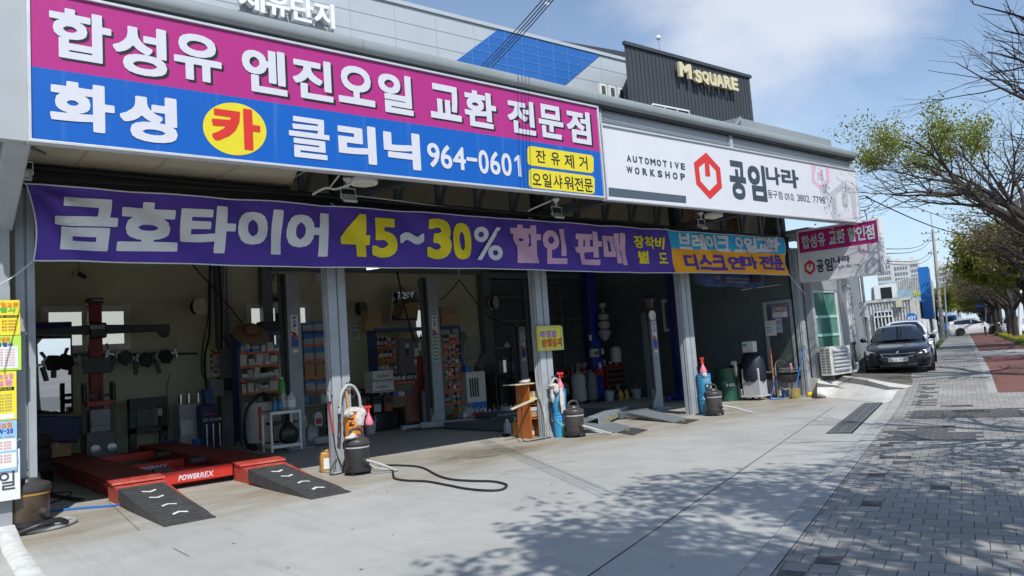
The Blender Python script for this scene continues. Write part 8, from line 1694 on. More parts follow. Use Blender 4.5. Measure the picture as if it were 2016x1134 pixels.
N_=len(pts);vv=[tuple((ST_U*ss+ST_N*(tB+d)).xy)for ss,d in pts];mb.add([(x,y,zb)for x,y in vv]+[(x,y,zt)for x,y in vv],[(i,i+1,i+1+N_,i+N_)for i in range(N_-1)])
sbox(mb,SC_+0.1,SC_+11.9,tA,tB-0.1,zt-0.05,zt);sbox(mb,SC_-0.03,SC_+0.12,tB-0.15,tB+0.02,zb,zt);sbox(mb,SC_-0.04,SC_+0.1,tA,tB,zt-0.12,zt+0.02);obj('shell',mb,K['container_white'],t,smooth=0)
def spx(px0,px1,py0,py1,s):a_=SP(px0,(py0+py1)/2,s);b_=SP(px1,(py0+py1)/2,s);return stt(a_)[1],stt(b_)[1],SP((px0+px1)/2,py1,s).z,SP((px0+px1)/2,py0,s).z
ta,tb,z0,z1=spx(1722,1758,612,645,SC_);mb=MB();sbox(mb,SC_-0.05,SC_-0.005,ta,tb,z0-0.9,z1);w_=obj('window',mb,K['dark_pane'],t,smooth=0);mb=MB()
for k in range(6):tt=ta+(tb-ta)*k/5;sbox(mb,SC_-0.12,SC_-0.08,tt-0.025,tt+0.025,z0-0.9,z1)
for z in(z0-0.9,z1-0.3,z1-0.06):sbox(mb,SC_-0.13,SC_-0.07,ta,tb,z,z+0.06)
obj('bars',mb,K['white_gloss'],w_,smooth=0);ta,tb,z0,z1=spx(1764,1777,592,605,SC_);mb=MB();sbox(mb,SC_-0.25,SC_-0.003,ta,tb,z0,z1);obj('meter_box',mb,K['box_cream'],t,smooth=0)
mb=MB();sbox(mb,SC_-6,SC_-5.8,tA,-2.6,prof(30),prof(30)+1.0);obj('low_wall',mb,K['white_concrete'],t,smooth=0)
SF=58.0;t=thing('shed','white and sky blue metal shed rising behind the container office','building',tuple(ST(SF,-6)));mb=MB()
q=[SP(*p,SF)for p in((1716,610),(1824,610),(1824,537),(1716,566))];mb.prism([Vector((q[0].x,q[0].y,0)),Vector((q[1].x,q[1].y,0)),q[2],q[3]],ST_U*14);obj('wall',mb,K['shed_white'],t,smooth=0)
mb=MB();q=[SP(*p,SF-0.05)for p in((1716,590),(1762,590),(1762,553),(1716,566))];mb.prism(q,ST_U*0.03);q=[SP(*p,SF-0.05)for p in((1760,592),(1824,592),(1824,571),(1760,571))];mb.prism(q,ST_U*0.03);obj('blue_band',mb,K['shed_blue'],t,smooth=0)
mb=MB()
for k in range(24):a_=SP(1716+k*4.5,600,SF-0.03);b_=SP(1716+k*4.5,566-k*1.2+1,SF-0.03);mb.bar(Vector((a_.x,a_.y,3)),b_,0.06)
obj('ribs',mb,K['container_white'],t,smooth=0);ta,tb,z0,z1=spx(1735,1757,566,588,SF);mb=MB();sbox(mb,SF-0.4,SF-0.06,ta-0.4,tb+0.3,z0,z1+0.2);wd_=obj('window_frame',mb,K['white_gloss'],t,smooth=0);mb=MB();sbox(mb,SF-0.42,SF-0.401,ta,tb,z0,z1);obj('pane',mb,K['letter_black'],wd_,smooth=0)
mb=MB()
for i,ch in enumerate('정비'):put(mb,ch,lambda u,v:tuple(SP(1798+9*i+8*u,583-10*v,SF-0.1)),0.04)
obj('lettering',mb,K['sign_yellow'],t,smooth=0)
SY=47.0;ta,tb,z0,z1=spx(1812,1833,525,628,SY);t=thing('pylon_sign','tall blue pylon sign with white lettering down its edge','sign',tuple(ST(SY,ta)));zb2=z0;mb=MB();sbox(mb,SY,SY+2.6,ta,tb,zb2,z1);obj('board',mb,K['pylon_blue'],t,smooth=0);mb=MB();sbox(mb,SY+0.3,SY+0.5,ta+0.1,ta+0.3,prof(SY),zb2);sbox(mb,SY+0.3,SY+0.5,tb-0.3,tb-0.1,prof(SY),zb2);obj('leg',mb,K['steel_grey'],t,smooth=0);mb=MB()
for i,ch in enumerate('대구자동차정비'):
 zc=z1-0.4-(z1-zb2-0.6)*(i+0.9)/7
 put(mb,ch,lambda u,v:tuple(ST_U*(SY+0.8+1.6*u)+ST_N*(tb+0.012)+Vector((0,0,zc+0.55*v))),0.03)
obj('lettering',mb,K['white_gloss'],t,smooth=0)
SA=34.0;q=SP(1795,626,SA);t=thing('security_sign','blue octagonal sign with white ADT lettering on a thin pole','sign',(q.x,q.y,prof(SA)));mb=MB();r_=0.21
mb.prism([q+ST_N*r_*cos(pi/8+k*pi/4)+Vector((0,0,r_*sin(pi/8+k*pi/4)))for k in range(8)],ST_U*0.06);obj('board',mb,K['pylon_blue'],t,smooth=0);mb=MB();line(mb,'ADT',lambda u,v:tuple(q-ST_U*0.01+ST_N*(-0.15+0.30*u)+Vector((0,0,-0.07+0.14*v))),0.05);obj('lettering',mb,K['white_gloss'],t,smooth=0);mb=MB();mb.tube([q+ST_U*0.1,Vector((q.x,q.y,prof(SA)))+ST_U*0.1],0.03,6);obj('pole',mb,K['steel_bright'],t)
t=thing('slat_fence','white slatted fence on a low wall along the pavement edge','fence',tuple(ST(36,-1.7)));mb=MB()
for k in range(90):s_=38+k*0.24;z=prof(s_)+0.35;p=ST(s_,-1.55);mb.bar((p.x,p.y,z),(p.x,p.y,z+1.25),0.10,0.03,up=tuple(ST_U))
obj('slats',mb,K['white_gloss'],t,smooth=0);mb=MB();
for z in(0.5,1.45):a_,b_=ST(38,-1.6),ST(60,-1.6);mb.bar((a_.x,a_.y,prof(38)+z),(b_.x,b_.y,prof(60)+z),0.05)
obj('rail',mb,K['white_gloss'],t,smooth=0);mb=MB();sbox(mb,37.5,60,-1.7,-1.5,0.2,prof(45)+0.36);obj('base_wall',mb,K['white_concrete'],t,smooth=0)
sp_=stcoord(1806,700);t=thing('planter_box','terracotta planter box on the pavement behind the parked cars','planter',tuple(ST(*sp_)));mb=MB();p=ST(*sp_);mb.cbox((p.x,p.y,p.z),1.1,0.4,0.35,radians(19.6));obj('box',mb,mat('terracotta',(0.40,0.18,0.11),0.8,var=0.15),t,bevel=0.02);mb=MB();mb.cbox((p.x,p.y,p.z+0.35),1.0,0.3,0.03,radians(19.6));obj('soil',mb,K['soil'],t)
for i,(px,py)in enumerate(((1820,697),(1829,696))):q=ST(*stcoord(px,py));mb=MB();mb.lathe([(0,0),(0.10,0),(0.13,0.3),(0.11,0.3),(0.1,0.26),(0,0.26)],14,q);T1('plant_pot',('grey flower pot next to the terracotta planter','pale flower pot farther from the terracotta planter')[i],'flower pot',mb,K['box_grey'])
def pole(lab,px0,py0,px1,py1,r0,r1,mt,arm=None,name='utility_pole',cat='pole'):
 s_,t_=stcoord(px0,py0);b_=ST(s_,t_);T_=SP(px1,py1,s_);t=thing(name,lab,cat,tuple(b_));mb=MB();mb.tube([b_,b_.lerp(T_,0.5),T_],[r0,(r0+r1)/2,r1],12);obj('shaft',mb,mt,t);return t,b_,T_,s_
t,b_,T_,s_=pole('leaning concrete utility pole with crossarms beside the pavement',1857,666,1836,452,0.20,0.11,mat('pole_concrete',(0.40,0.38,0.34),0.85,var=0.12))
mb=MB()
for f,w_ in((0.97,0.9),(0.90,0.8),(0.78,0.5)):c_=b_.lerp(T_,f);mb.bar(c_-ST_N*w_,c_+ST_N*w_*0.6,0.07);
mb.tube([T_,T_+Vector((0,0,1.6))],0.03,6);obj('crossarm',mb,K['steel_grey'],t,smooth=0);mb=MB()
for f,w_ in((0.97,0.9),(0.90,0.8),(0.78,0.5)):
 c_=b_.lerp(T_,f)
 for g_ in(-1,-0.6,0.5):mb.cyl(c_+ST_N*w_*g_+Vector((0,0,0.03)),0.05,0.14,8)
obj('insulator',mb,K['steel_dark'],t);PT=T_;PBs=b_
for k,(pa,pb,f)in enumerate((((1705,388),(2016,424),None),((1745,490),None,0.97),((1745,499),None,0.94),((1745,514),None,0.84),((1745,519),None,0.80),((1700,365),(2016,455),None),((1745,350),(1950,400),None))):
 A_=SP(*pa,27.5);B_=b_.lerp(T_,f)if f else SP(*pb,60 if k in(0,5)else 80);mb=MB();mb.tube([A_.lerp(B_,i/12)-Vector((0,0,(1.3 if k==0 else 0.5)*sin(pi*i/12)))for i in range(13)],0.014 if k else 0.022,5)
 T1('overhead_wire',('thick wire sagging from the workshop corner towards the trees','topmost wire from the projecting sign to the utility pole','second wire from the projecting sign to the utility pole','third wire from the projecting sign to the utility pole','lowest wire from the projecting sign to the utility pole','thin wire crossing below the green branch tips','faint wire high beside the green branch tips')[k],'wire',mb,K['black_rubber'],'overhead wires by the corner')
q=SP(1700,400,24.5);mb=MB();mb.tube(arc(q,0.22,0,5.5,20,ax=tuple(ST_N),ay=(0,0,1)),0.014,5);mb.tube(arc(q+Vector((0.05,0,0.02)),0.26,1,6.5,20,ax=tuple(ST_N),ay=(0,0,0.5)),0.012,5);mb.tube(spline([q+Vector((0,0,-0.2)),q+Vector((0.1,0,-0.5)),q+Vector((-0.1,0,-0.9))]),0.014,5);T1('wire_coil','loose coil of black wire hanging off the workshop corner','wire coil',mb,K['black_rubber'])
q0=w0+ST_U*6.3
mb=MB();mb.box(q0.x-0.1,q0.x+0.1,q0.y-0.16,q0.y-0.02,2.1,2.6);T1('meter_box','grey meter box on the end of the clad wall by the parking place','meter box',mb,K['box_grey']);mb=MB();mb.tube([(q0.x+0.15,q0.y-0.06,0.4),(q0.x+0.15,q0.y-0.06,4.6)],0.05,8);T1('drain_pipe','grey drain pipe at the end of the clad wall by the parking place','pipe',mb,K['steel_strut'])
mb=MB();sbox(mb,24.6,24.9,stt(q0)[1]-0.4,stt(q0)[1]+0.12,3.0,3.6);T1('outlet_box','dark box high at the end of the clad wall under the projecting sign','box',mb,K['steel_strut'])
t,b2,T2,s2=pole('thin grey lamp post behind the utility pole',1866,667,1858,545,0.07,0.05,K['steel_grey'],name='lamp_post',cat='lamp post');mb=MB();mb.bar(T2,T2+ST_N*1.0+Vector((0,0,0.1)),0.06);mb.cbox(T2+ST_N*1.1,0.5,0.2,0.1,radians(-70));obj('lamp_head',mb,K['steel_bright'],t)
for lab,px0,py0,px1,py1 in(('pale road light pole among the nearer tree trunks at the right edge',2012,700,2010,400),('pale thin pole rising beside the white car behind the trees',1964,652,1962,380)):
 s_=62 if px0>2000 else 90;b_=ST(s_,stt(SP(px0,py0,s_))[1]);T_=SP(px1,py1,s_);t=thing('road_light',lab,'road light',tuple(b_));mb=MB();mb.tube([b_,T_],[0.13,0.08],10);obj('shaft',mb,K['white_gloss'],t);mb=MB();mb.bar(T_,T_+ST_N*1.6+Vector((0,0,0.3)),0.07);obj('arm',mb,K['white_gloss'],t)
s_=100;a_=SP(1920,594,s_);b_=SP(1937,604,s_);t=thing('street_sign','small blue street name sign hanging between the tree trunks','sign',tuple(a_));mb=MB();mb.prism([a_,Vector((b_.x,b_.y,a_.z)),b_,Vector((a_.x,a_.y,b_.z))],ST_U*0.05);obj('board',mb,K['pylon_blue'],t,smooth=0);mb=MB();mb.tube([SP(1941,596,s_),ST(s_,stt(SP(1941,660,s_))[1])],0.07,8);mb.tube([SP(1941,593,s_),SP(1918,592,s_)],0.04,6);obj('post',mb,K['steel_grey'],t)
q=ST(*stcoord(1941,661));mb=MB();mb.lathe([(0,0),(0.09,0),(0.09,0.75),(0.06,0.82),(0,0.84)],12,q);T1('bollard','dark short bollard in front of the white car','bollard',mb,K['steel_dark'])
mat('tower_pale',(0.60,0.60,0.57),0.7,var=0.05,scale=0.02);mat('tower_win',(0.20,0.24,0.28),0.4,var=0.2,scale=0.05)  # distance haze is put into the pale colour of the towers
for i,(px0,px1,py,s_,lab)in enumerate(((1728,1757,505,420,'tall pale apartment tower directly right of the projecting sign'),(1757,1792,517,440,'pale apartment slab with stepped roof right of the tallest tower'),(1790,1812,513,470,'pale apartment tower just left of the blue pylon sign'),(1843,1868,521,480,'pale apartment tower just right of the utility pole'),(1866,1886,530,520,'faint apartment tower close to the green treetops'))):
 ta,tb,z0,z1=spx(px0,px1,py,600,s_);t=thing('apartment_tower',lab,'apartment tower',tuple(ST(s_,ta)),'apartment towers on the skyline');mb=MB();sbox(mb,s_,s_+16,ta,tb,0,z1);w_=tb-ta
 sbox(mb,s_+3,s_+10,ta+w_*0.25,ta+w_*0.55,z1,z1+2.5);sbox(mb,s_+4,s_+9,ta+w_*0.65,ta+w_*0.85,z1,z1+1.5);obj('wall',mb,K['tower_pale'],t,smooth=0);mb=MB();z=6.0
 while z<z1-2:
  for k in range(6):a_=ta+w_*(0.05+0.155*k);sbox(mb,s_-0.1,s_-0.02,a_,a_+w_*0.105,z,z+1.7)
  z+=2.9
 obj('windows',mb,K['tower_win'],t,smooth=0)
# ======================= CARS ============================================
mat('car_black',(0.004,0.005,0.008),0.25,var=0,coat=0.6,spec=0.3);mat('car_white',(0.72,0.72,0.72),0.25,var=0,coat=0.8);mat('car_grey',(0.06,0.065,0.075),0.22,var=0,coat=0.8);mat('car_glass',(0.010,0.013,0.022),0.04,var=0,spec=0.8);mat('tyre_black',(0.02,0.02,0.02),0.75,var=0.1);mat('lamp_clear',(0.58,0.60,0.62),0.18,metal=0.2,var=0.15,scale=14)
def car(name,lab,cat,paint,H=1.455,L=4.84,W=0.915,suv=False,plate='32고 7331',rim='steel_bright'):
 t=thing(name,lab,cat,(0,0,0));kz=H/1.455;f=L/4.84;hz=1.10 if suv else 1.0
 st=[(-2.42,.50,.30,.56),(-2.36,.72,.24,.66),(-2.22,.83,.20,.735),(-1.95,.885,.19,.80),(-1.5,.91,.19,.865),(-0.95,.915,.19,.945),(-0.2,.915,.19,.955),(0.8,.915,.19,.975),(1.55,.91,.19,1.0),(2.05,.87,.20,1.01),(2.32,.80,.25,.97),(2.42,.66,.33,.80)]
 secs=[]
 for y,w_,zb,zt in st:
  y*=f;w_*=W/.915;zt=zb+(zt-zb)*hz*(1.06 if suv else 1.0);m_=zb+(zt-zb)*0.62
  hf=[(0.0,zt+0.012),(w_*.45,zt+0.008),(w_*.78,zt-0.012),(w_*.93,zt-0.05),(w_*0.995,m_+0.02),(w_,m_-0.08),(w_*.985,zb+0.10),(w_*.93,zb),(0.0,zb)]
  secs.append([(x,y,z)for x,z in hf]+[(-x,y,z)for x,z in hf[-2:0:-1]])
 mb=MB();mb.loft(secs);body=obj('body',mb,paint,t,smooth=40)
 hb=0.94*hz*(1.05 if suv else 1)
 gh=[(-1.12,.66,hb-0.02,hb),(-0.55,.62,hb+0.24,None),(-0.05,.575,H-0.07,None),(0.45,.575,H,None),(1.05,.56,H-0.02 if suv else H-0.045,None),(1.55,.55,(H-0.09)if suv else H-0.19,None),(2.1 if not suv else 2.15,.58,hb+0.05+(0.3 if suv else 0),None)]
 secs=[]
 for y,wt,zt,_ in gh:
  y*=f;wb=0.80*W/.915 if y>-1.0 else 0.72;wt*=W/.915;q=(zt-hb)/max(0.01,H-hb);we=wb+(wt-wb)*min(1,q)
  hf=[(0,zt+0.012),(we*.55,zt+0.008),(we*.9,zt-0.015),(we,zt-0.05),(wb,hb-0.03),(0,hb-0.03)]
  secs.append([(x,y,z)for x,z in hf]+[(-x,y,z)for x,z in hf[-2:0:-1]])
 mb=MB();mb.loft(secs);obj('roof',mb,paint,t,smooth=40)
 def gq(pts,name,mt=K['car_glass'],off=(0,0,0)):
  mb=MB();mb.add([tuple(Vector(p)+Vector(off))for p in pts],[tuple(range(len(pts)))]);mb.f+=[tuple(range(len(pts)))[::-1]]*0;return obj(name,mb,mt,t,smooth=0)
 A1,A2=Vector((0,-1.10*f,hb+0.015)),Vector((0,-0.06*f,H-0.065));nrm_=Vector((0,-(A2.z-A1.z),(A2.y-A1.y))).normalized()*0.02
 mb=MB()
 def ws(u,v):p=A1.lerp(A2,0.03+0.94*v);hw=(0.70+(0.555-0.70)*v)*W/.915*0.97;return(hw*(2*u-1),p.y+0.10*(2*u-1)**2,p.z-0.035*(2*u-1)**2+0.012)
 mb.grid(ws,10,6);mb.v=[tuple(Vector(v)+nrm_*1.3)for v in mb.v];obj('windscreen',mb,K['car_glass'],t,smooth=60)
 for sx in(1,-1):
  def side(y,q):wb=0.80*W/.915;wt=0.575*W/.915;return(sx*(wb+(wt-wb)*q+0.012),y*f,hb+(H-0.06-hb)*q)
  yr=1.95 if suv else 1.45
  mb=MB();mb.add([side(-0.80,0.08),side(0.28,0.06),side(0.28,0.82),side(0.0,0.80)],[(0,1,2,3)]);mb.add([side(0.36,0.06),side(yr-0.1,0.10),side(yr-0.35 if not suv else yr-0.2,0.68),side(1.0,0.80),side(0.36,0.83)],[(0,1,2,3,4)]);obj('side_window',mb,K['car_glass'],t,smooth=0)
  mb=MB();mb.ball((sx*(0.96*W/.915+0.02),-0.72*f,hb+0.10),0.1,0.9,0.7,0.75);mb.bar((sx*0.84,-0.72*f,hb+0.04),(sx*0.92,-0.72*f,hb+0.07),0.05);obj('wing_mirror',mb,paint,t)
  for yw in(-1.45*f,1.38*f):
   R_=0.33 if not suv else 0.37;c_=(sx*(W-0.20),yw,R_);wh=obj('wheel',MB().lathe([(R_*.66,0),(R_*.94,0.0),(R_,0.03),(R_,0.18),(R_*.93,0.215),(R_*.68,0.215)],26,c_,0,(sx,0,0)),K['tyre_black'],t)
   mb=MB();mb.lathe([(0,0.13),(R_*.3,0.15),(R_*.66,0.18),(R_*.69,0.205),(R_*.60,0.20),(R_*0.5,0.15)],26,c_,0,(sx,0,0))
   obj('rim',mb,K['steel_dark'],wh);mb=MB()
   for k in range(5):
    a=k*2*pi/5+0.3;mb.bar(Vector(c_)+Vector((sx*0.212,0.04*cos(a),0.04*sin(a))),Vector(c_)+Vector((sx*0.214,R_*.64*cos(a),R_*.64*sin(a))),0.05,0.02,up=(1,0,0))
   obj('spokes',mb,K['chrome'],wh,smooth=0);mb=MB();mb.lathe([(R_*1.0,0.05),(R_*1.16,0.05),(R_*1.16,0.225),(R_*1.0,0.225)],24,c_,0,(sx,0,0));mb.f=[ff for ff in mb.f if sum(mb.v[i][2]for i in ff)/len(ff)>R_*0.75];obj('wheel_arch',mb,K['black_plastic'],t)
  e_=0.018
  def fr(x,z,y0=-2.40):ax=abs(x)/W;return(x,(y0+0.05+0.30*max(0,ax-0.35)**1.4)*f,z)
  mb=MB();mb.prism([fr(sx*0.48,.60,-2.45),fr(sx*0.62,.68,-2.44),fr(sx*0.86,.735,-2.38),fr(sx*0.86,.64,-2.40),fr(sx*0.70,.57,-2.46),fr(sx*0.50,.555,-2.46)],(0,0.08,0));obj('headlight',mb,K['lamp_clear'],t,smooth=0)
  mb=MB();mb.prism([fr(sx*0.52,.30,-2.45),fr(sx*0.80,.34,-2.43),fr(sx*0.80,.40,-2.43),fr(sx*0.60,.40,-2.455)],(0,0.06,0));fl=obj('fog_recess',mb,K['black_plastic'],t,smooth=0);mb=MB();mb.cyl(fr(sx*0.68,.355,-2.455),0.035,0.03,12,0,(0,-1,0));obj('fog_lamp',mb,K['lamp_clear'],fl)
  mb=MB();mb.bar(fr(sx*0.52,.43,-2.465),fr(sx*0.83,.50,-2.42),0.018);obj('chrome_strip',mb,K['chrome'],t)
  mb=MB();mb.box(sx*0.62-0.12,sx*0.62+0.12,2.36*f,2.42*f,.70,.82);obj('tail_light',mb,K['red_plastic'],t)
 def fr2(x,z,y0):return(x,(y0+0.10*(abs(x)/0.46)**2*0.5)*f,z)
 mb=MB();mb.prism([fr2(-.46,.615,-2.455),fr2(-.2,.60,-2.475),fr2(.2,.60,-2.475),fr2(.46,.615,-2.455),fr2(.40,.535,-2.465),fr2(.2,.51,-2.485),fr2(-.2,.51,-2.485),fr2(-.40,.535,-2.465)],(0,0.05,0));obj('grille',mb,mat('grille_mesh',(0.03,0.03,0.032),0.35,metal=0.5,var=0.8,scale=40),t,smooth=0)
 mb=MB();pts=[fr2(x,z,y)for x,z,y in((-.46,.62,-2.46),(-.2,.605,-2.48),(.2,.605,-2.48),(.46,.62,-2.46),(.40,.53,-2.47),(.2,.505,-2.49),(-.2,.505,-2.49),(-.40,.53,-2.47),(-.46,.62,-2.46))];mb.tube(pts,0.014,6);obj('grille_surround',mb,K['chrome'],t)
 mb=MB();mb.box(-0.85,0.85,-2.36*f,-2.2*f,0.19,0.215);mb.box(-0.50,0.50,-2.455*f,-2.3*f,0.23,0.31);obj('lower_intake',mb,K['black_plastic'],t,bevel=0.01)
 mb=MB();mb.box(-0.26,0.26,-2.50*f,-2.485*f,0.38,0.49);pl_=obj('number_plate',mb,K['paper_white'],t,bevel=0.003);mb=MB();line(mb,plate,lambda u,v:(-0.22+0.44*u,-2.503*f,0.405+0.06*v),0.018,space=0.3);obj('lettering',mb,K['letter_slate'],pl_,smooth=0)
 mb=MB();mb.lathe([(0,0),(0.05,0),(0.05,0.01),(0,0.012)],14,(0,-2.44*f,.655),0,(0,-1,0.3),0.5);obj('badge',mb,K['chrome'],t)
 return t
HD=radians(19.6)-pi/2
cs,ct=stcoord(1772,740)
c1=car('parked_car','shiny black parked car facing the camera beside the clad wall','car',K['car_black']);p=ST(cs+2.45,ct);dr_c=Vector((cos(radians(22.3)),sin(radians(22.3)),0));p=ST(cs,ct)+dr_c*2.34;c1.location=p;c1.scale=(0.965,0.965,0.965);c1.rotation_euler.z=radians(22.3)-pi/2
c2=car('parked_car','dark car with white roof parked close behind the shiny black car','car',K['car_white'],H=1.52,plate='54나 2804');p=ST(cs,ct)+dr_c*7.9+ST_N*0.16;p.z=prof(cs+8);c2.location=p;c2.rotation_euler.z=radians(21.5)-pi/2
ss_,tt_=stcoord(1921,660)
c3=car('white_suv','white car crossing the pavement at a driveway far down the street','car',K['car_white'],H=1.68,L=4.75,suv=True);p=ST(ss_+0.9,tt_);c3.location=p;c3.rotation_euler.z=HD+pi/2+0.12
for k,(px,py,s_,lab)in enumerate(((1884,645,150,'white car parked on the building side far beyond the crossing car'),(1874,648,118,'pale van like car parked beside the utility pole'),(1996,655,75,'pale car on the road glimpsed between the trunks'))):
 q=SP(px,py,s_);a_,b_=stt(q);c_=dup(c2 if k!=1 else c3,ST(s_,b_),HD,lab);c_['category']='car'
t=thing('delivery_truck','white and blue box truck far down the lane beside the lamp post','truck',tuple(ST(105,stt(SP(1868,640,105))[1])));ta=stt(SP(1868,640,105))[1];mb=MB();sbox(mb,105,110,ta-1.0,ta+1.0,prof(105)+0.9,prof(105)+3.2);obj('cargo_box',mb,K['white_gloss'],t,smooth=0);mb=MB();sbox(mb,103.4,104.9,ta-0.95,ta+0.95,prof(105)+0.5,prof(105)+2.3);obj('cab',mb,K['pylon_blue'],t,bevel=0.1);mb=MB();sbox(mb,103.37,103.42,ta-0.8,ta+0.8,prof(105)+1.4,prof(105)+2.1);obj('windscreen',mb,K['car_glass'],t,smooth=0)
for d_ in(-0.8,0.8):mb=MB();q=ST(104.2,ta+d_);mb.lathe([(0,-0.12),(0.4,-0.12),(0.4,0.12),(0,0.12)],16,q+Vector((0,0,0.4)),0,tuple(ST_N));obj('wheel',mb,K['tyre_black'],t)
# ======================= TREES ===========================================
mat('bark',(0.045,0.037,0.031),0.9,var=0.35,scale=6,bump=0.6,bscale=25)
def leafmat(name,c1,c2):
 m,t,b=nodes_of(name);o=N(t,'ShaderNodeTexCoord').outputs['Object'];f=rng(t,noise(t,o,1.3,3),0.35,0.65,0,1)
 g=N(t,'ShaderNodeNewGeometry');f2=mth(t,'MULTIPLY',mth(t,'ADD',f,g.outputs['Random Per Island']),0.5);t.links.new(mixc(t,f2,c1,c2),b.inputs['Base Color']);b.inputs['Roughness'].default_value=0.55
 tr=N(t,'ShaderNodeBsdfTranslucent');t.links.new(mixc(t,f2,c1,c2),tr.inputs['Color']);mxs=N(t,'ShaderNodeMixShader');mxs.inputs[0].default_value=0.35
 t.links.new(b.outputs[0],mxs.inputs[1]);t.links.new(tr.outputs[0],mxs.inputs[2]);t.links.new(mxs.outputs[0],t.nodes['Material Output'].inputs['Surface']);return m
leafmat('leaf_spring',(0.15,0.20,0.022),(0.31,0.31,0.035));leafmat('leaf_deep',(0.06,0.105,0.022),(0.16,0.21,0.03));leafmat('leaf_bud',(0.13,0.085,0.045),(0.24,0.20,0.06))
def make_tree(seed,h=7.5,limbs=5,spread=0.62,leaf=lambda p:1.0,nleaf=10,lsz=0.055,lm='leaf_spring',r0=0.17,depth=4,lean=(0,0),fork=2.0,spray=0.34,lk=1.0):
 rg=random.Random(seed);tb=MB();lf=MB();sprs=[]
 def rv(k):return Vector((rg.uniform(-k,k),rg.uniform(-k,k),rg.uniform(-k,k)))
 def grow(p,d,L,r,dep):
  n=6 if dep<2 else 4;pts=[p.copy()];ds=[d.copy()]
  for i in range(n):
   d=(d+rv(0.16)+Vector((0,0,0.05 if dep<2 else 0.02))+Vector((d.x,d.y,0))*0.05).normalized();p=p+d*(L/n);pts.append(p.copy());ds.append(d.copy())
  re=r*0.45;tb.tube(pts,[r+(re-r)*(i/n)**0.9 for i in range(n+1)],8 if dep==0 else(6 if dep==1 else(4 if dep==2 else 3)),caps=False)
  if dep>=depth:
   for i in(2,3,4):sprs.append((pts[i],ds[i]))
   return
  nb=(5,5,4,3)[min(dep,3)]
  for k in range(nb):
   i=min(n,2+int((n-1)*k/nb)+rg.randint(0,1));q=ds[i];ax=q.orthogonal().normalized();ax.rotate(Matrix.Rotation(rg.uniform(0,2*pi),3,q));c=(q+ax*rg.uniform(0.55,0.95)).normalized();c.z=c.z*0.75+0.08;c.normalize()
   grow(pts[i],c,L*rg.uniform(0.46,0.68),r*(1-0.5*i/n)*0.62,dep+1)
  if dep<3:grow(pts[-1],ds[-1],L*0.5,re*0.95,dep+2 if dep else 2)
 base=Vector((0,0,0));tk=[base+Vector((lean[0]*z/fork,lean[1]*z/fork,z))for z in(0,0.15,0.6,1.2,fork)]
 tb.tube(tk,[r0*1.35,r0*1.12,r0,r0*0.93,r0*0.9],12,caps=False)
 for k in range(limbs):
  a=2*pi*(k+rg.uniform(-0.25,0.25))/limbs;sp=spread*rg.uniform(0.7,1.2);d=Vector((cos(a)*sp+lean[0]*0.3,sin(a)*sp+lean[1]*0.3,1)).normalized()
  grow(tk[-1]-Vector((0,0,rg.uniform(0,0.25))),d,(h-fork)*lk*rg.uniform(0.40,0.52),r0*0.62,0)
 for p,d in sprs:
  w_=leaf(p)
  if w_<=0:continue
  for _ in range(int(nleaf*w_+rg.random())):
   c=p+rv(1)*spray*0.5+d*rg.uniform(-0.1,spray);a=rv(1).normalized();b=a.orthogonal().normalized();b.rotate(Matrix.Rotation(rg.uniform(0,6.28),3,a));s=lsz*rg.uniform(0.6,1.3);b2_=a.cross(b)
   lf.add([c-b*s,c+b2_*s*0.5,c+b*s,c-b2_*s*0.5],[(0,1,2,3)])
 return tb,lf
def plant_tree(lab,loc,rz,meshes,lm,grp='street trees along the bike lane'):
 t=thing('street_tree',lab,'tree',(0,0,0),grp);obj('trunk',meshes[0],K['bark'],t,smooth=60)
 if meshes[1].f:obj('crown',meshes[1],K[lm],t,smooth=0)
 t.location=loc;t.rotation_euler.z=rz;return t
U2=Vector((ST_U.x,ST_U.y,0));N2=ST_N
tA_=plant_tree('leafy street tree standing beside the camera, nearest of the row',ST(3.3,4.0),0,make_tree(3,h=9.4,limbs=7,fork=3.2,leaf=lambda p:1.0 if p.z>4.9 and sin(p.x*2.2+p.z)+sin(p.y*2.5-p.z*1.3)>0.0 else 0.12,nleaf=5,lsz=0.085,lean=(-0.1,0.25),spread=0.85,spray=0.40),'leaf_spring')
plant_tree('bare street tree with twigs hanging in at the top right corner, second of the row',ST(11.2,3.3),0.4,make_tree(9,h=8.6,fork=2.1,leaf=lambda p:0.0,nleaf=3,lsz=0.045,lean=(N2.x*-0.25,N2.y*-0.25),spread=0.85,limbs=6,r0=0.19,lk=0.74),'leaf_spring')
def leafB(p):
 q=p.dot(N2);return 1.0 if(q<-1.5 and 5.8<p.z<8.4)else 0.006
plant_tree('half bare street tree with one bright green side, third of the row',ST(21.6,2.5),0,make_tree(12,h=11.9,fork=3.1,leaf=leafB,nleaf=24,lsz=0.038,lean=(N2.x*-0.3,N2.y*-0.3),spread=0.9,limbs=6,r0=0.2,lk=0.66),'leaf_spring')
plant_tree('bare street tree reaching in over the right edge, fourth of the row',ST(28,3.1),1.0,make_tree(21,h=8.4,leaf=lambda p:0.05,nleaf=4,lsz=0.05,spread=0.75,limbs=6,r0=0.2),'leaf_spring')
m3=plant_tree('bare street tree with reddish buds, fifth of the row',ST(33,3.0),2.0,make_tree(33,h=7.6,leaf=lambda p:0.25,nleaf=5,lsz=0.05,spread=0.7,limbs=6,r0=0.19,depth=3),'leaf_bud')
m4=plant_tree('sparsely leafed street tree, sixth of the row',ST(39,3.0),0.5,make_tree(41,h=7.4,leaf=lambda p:0.5 if p.z>4 else 0.2,nleaf=4,lsz=0.07,spread=0.7,limbs=6,r0=0.18,depth=3),'leaf_bud')
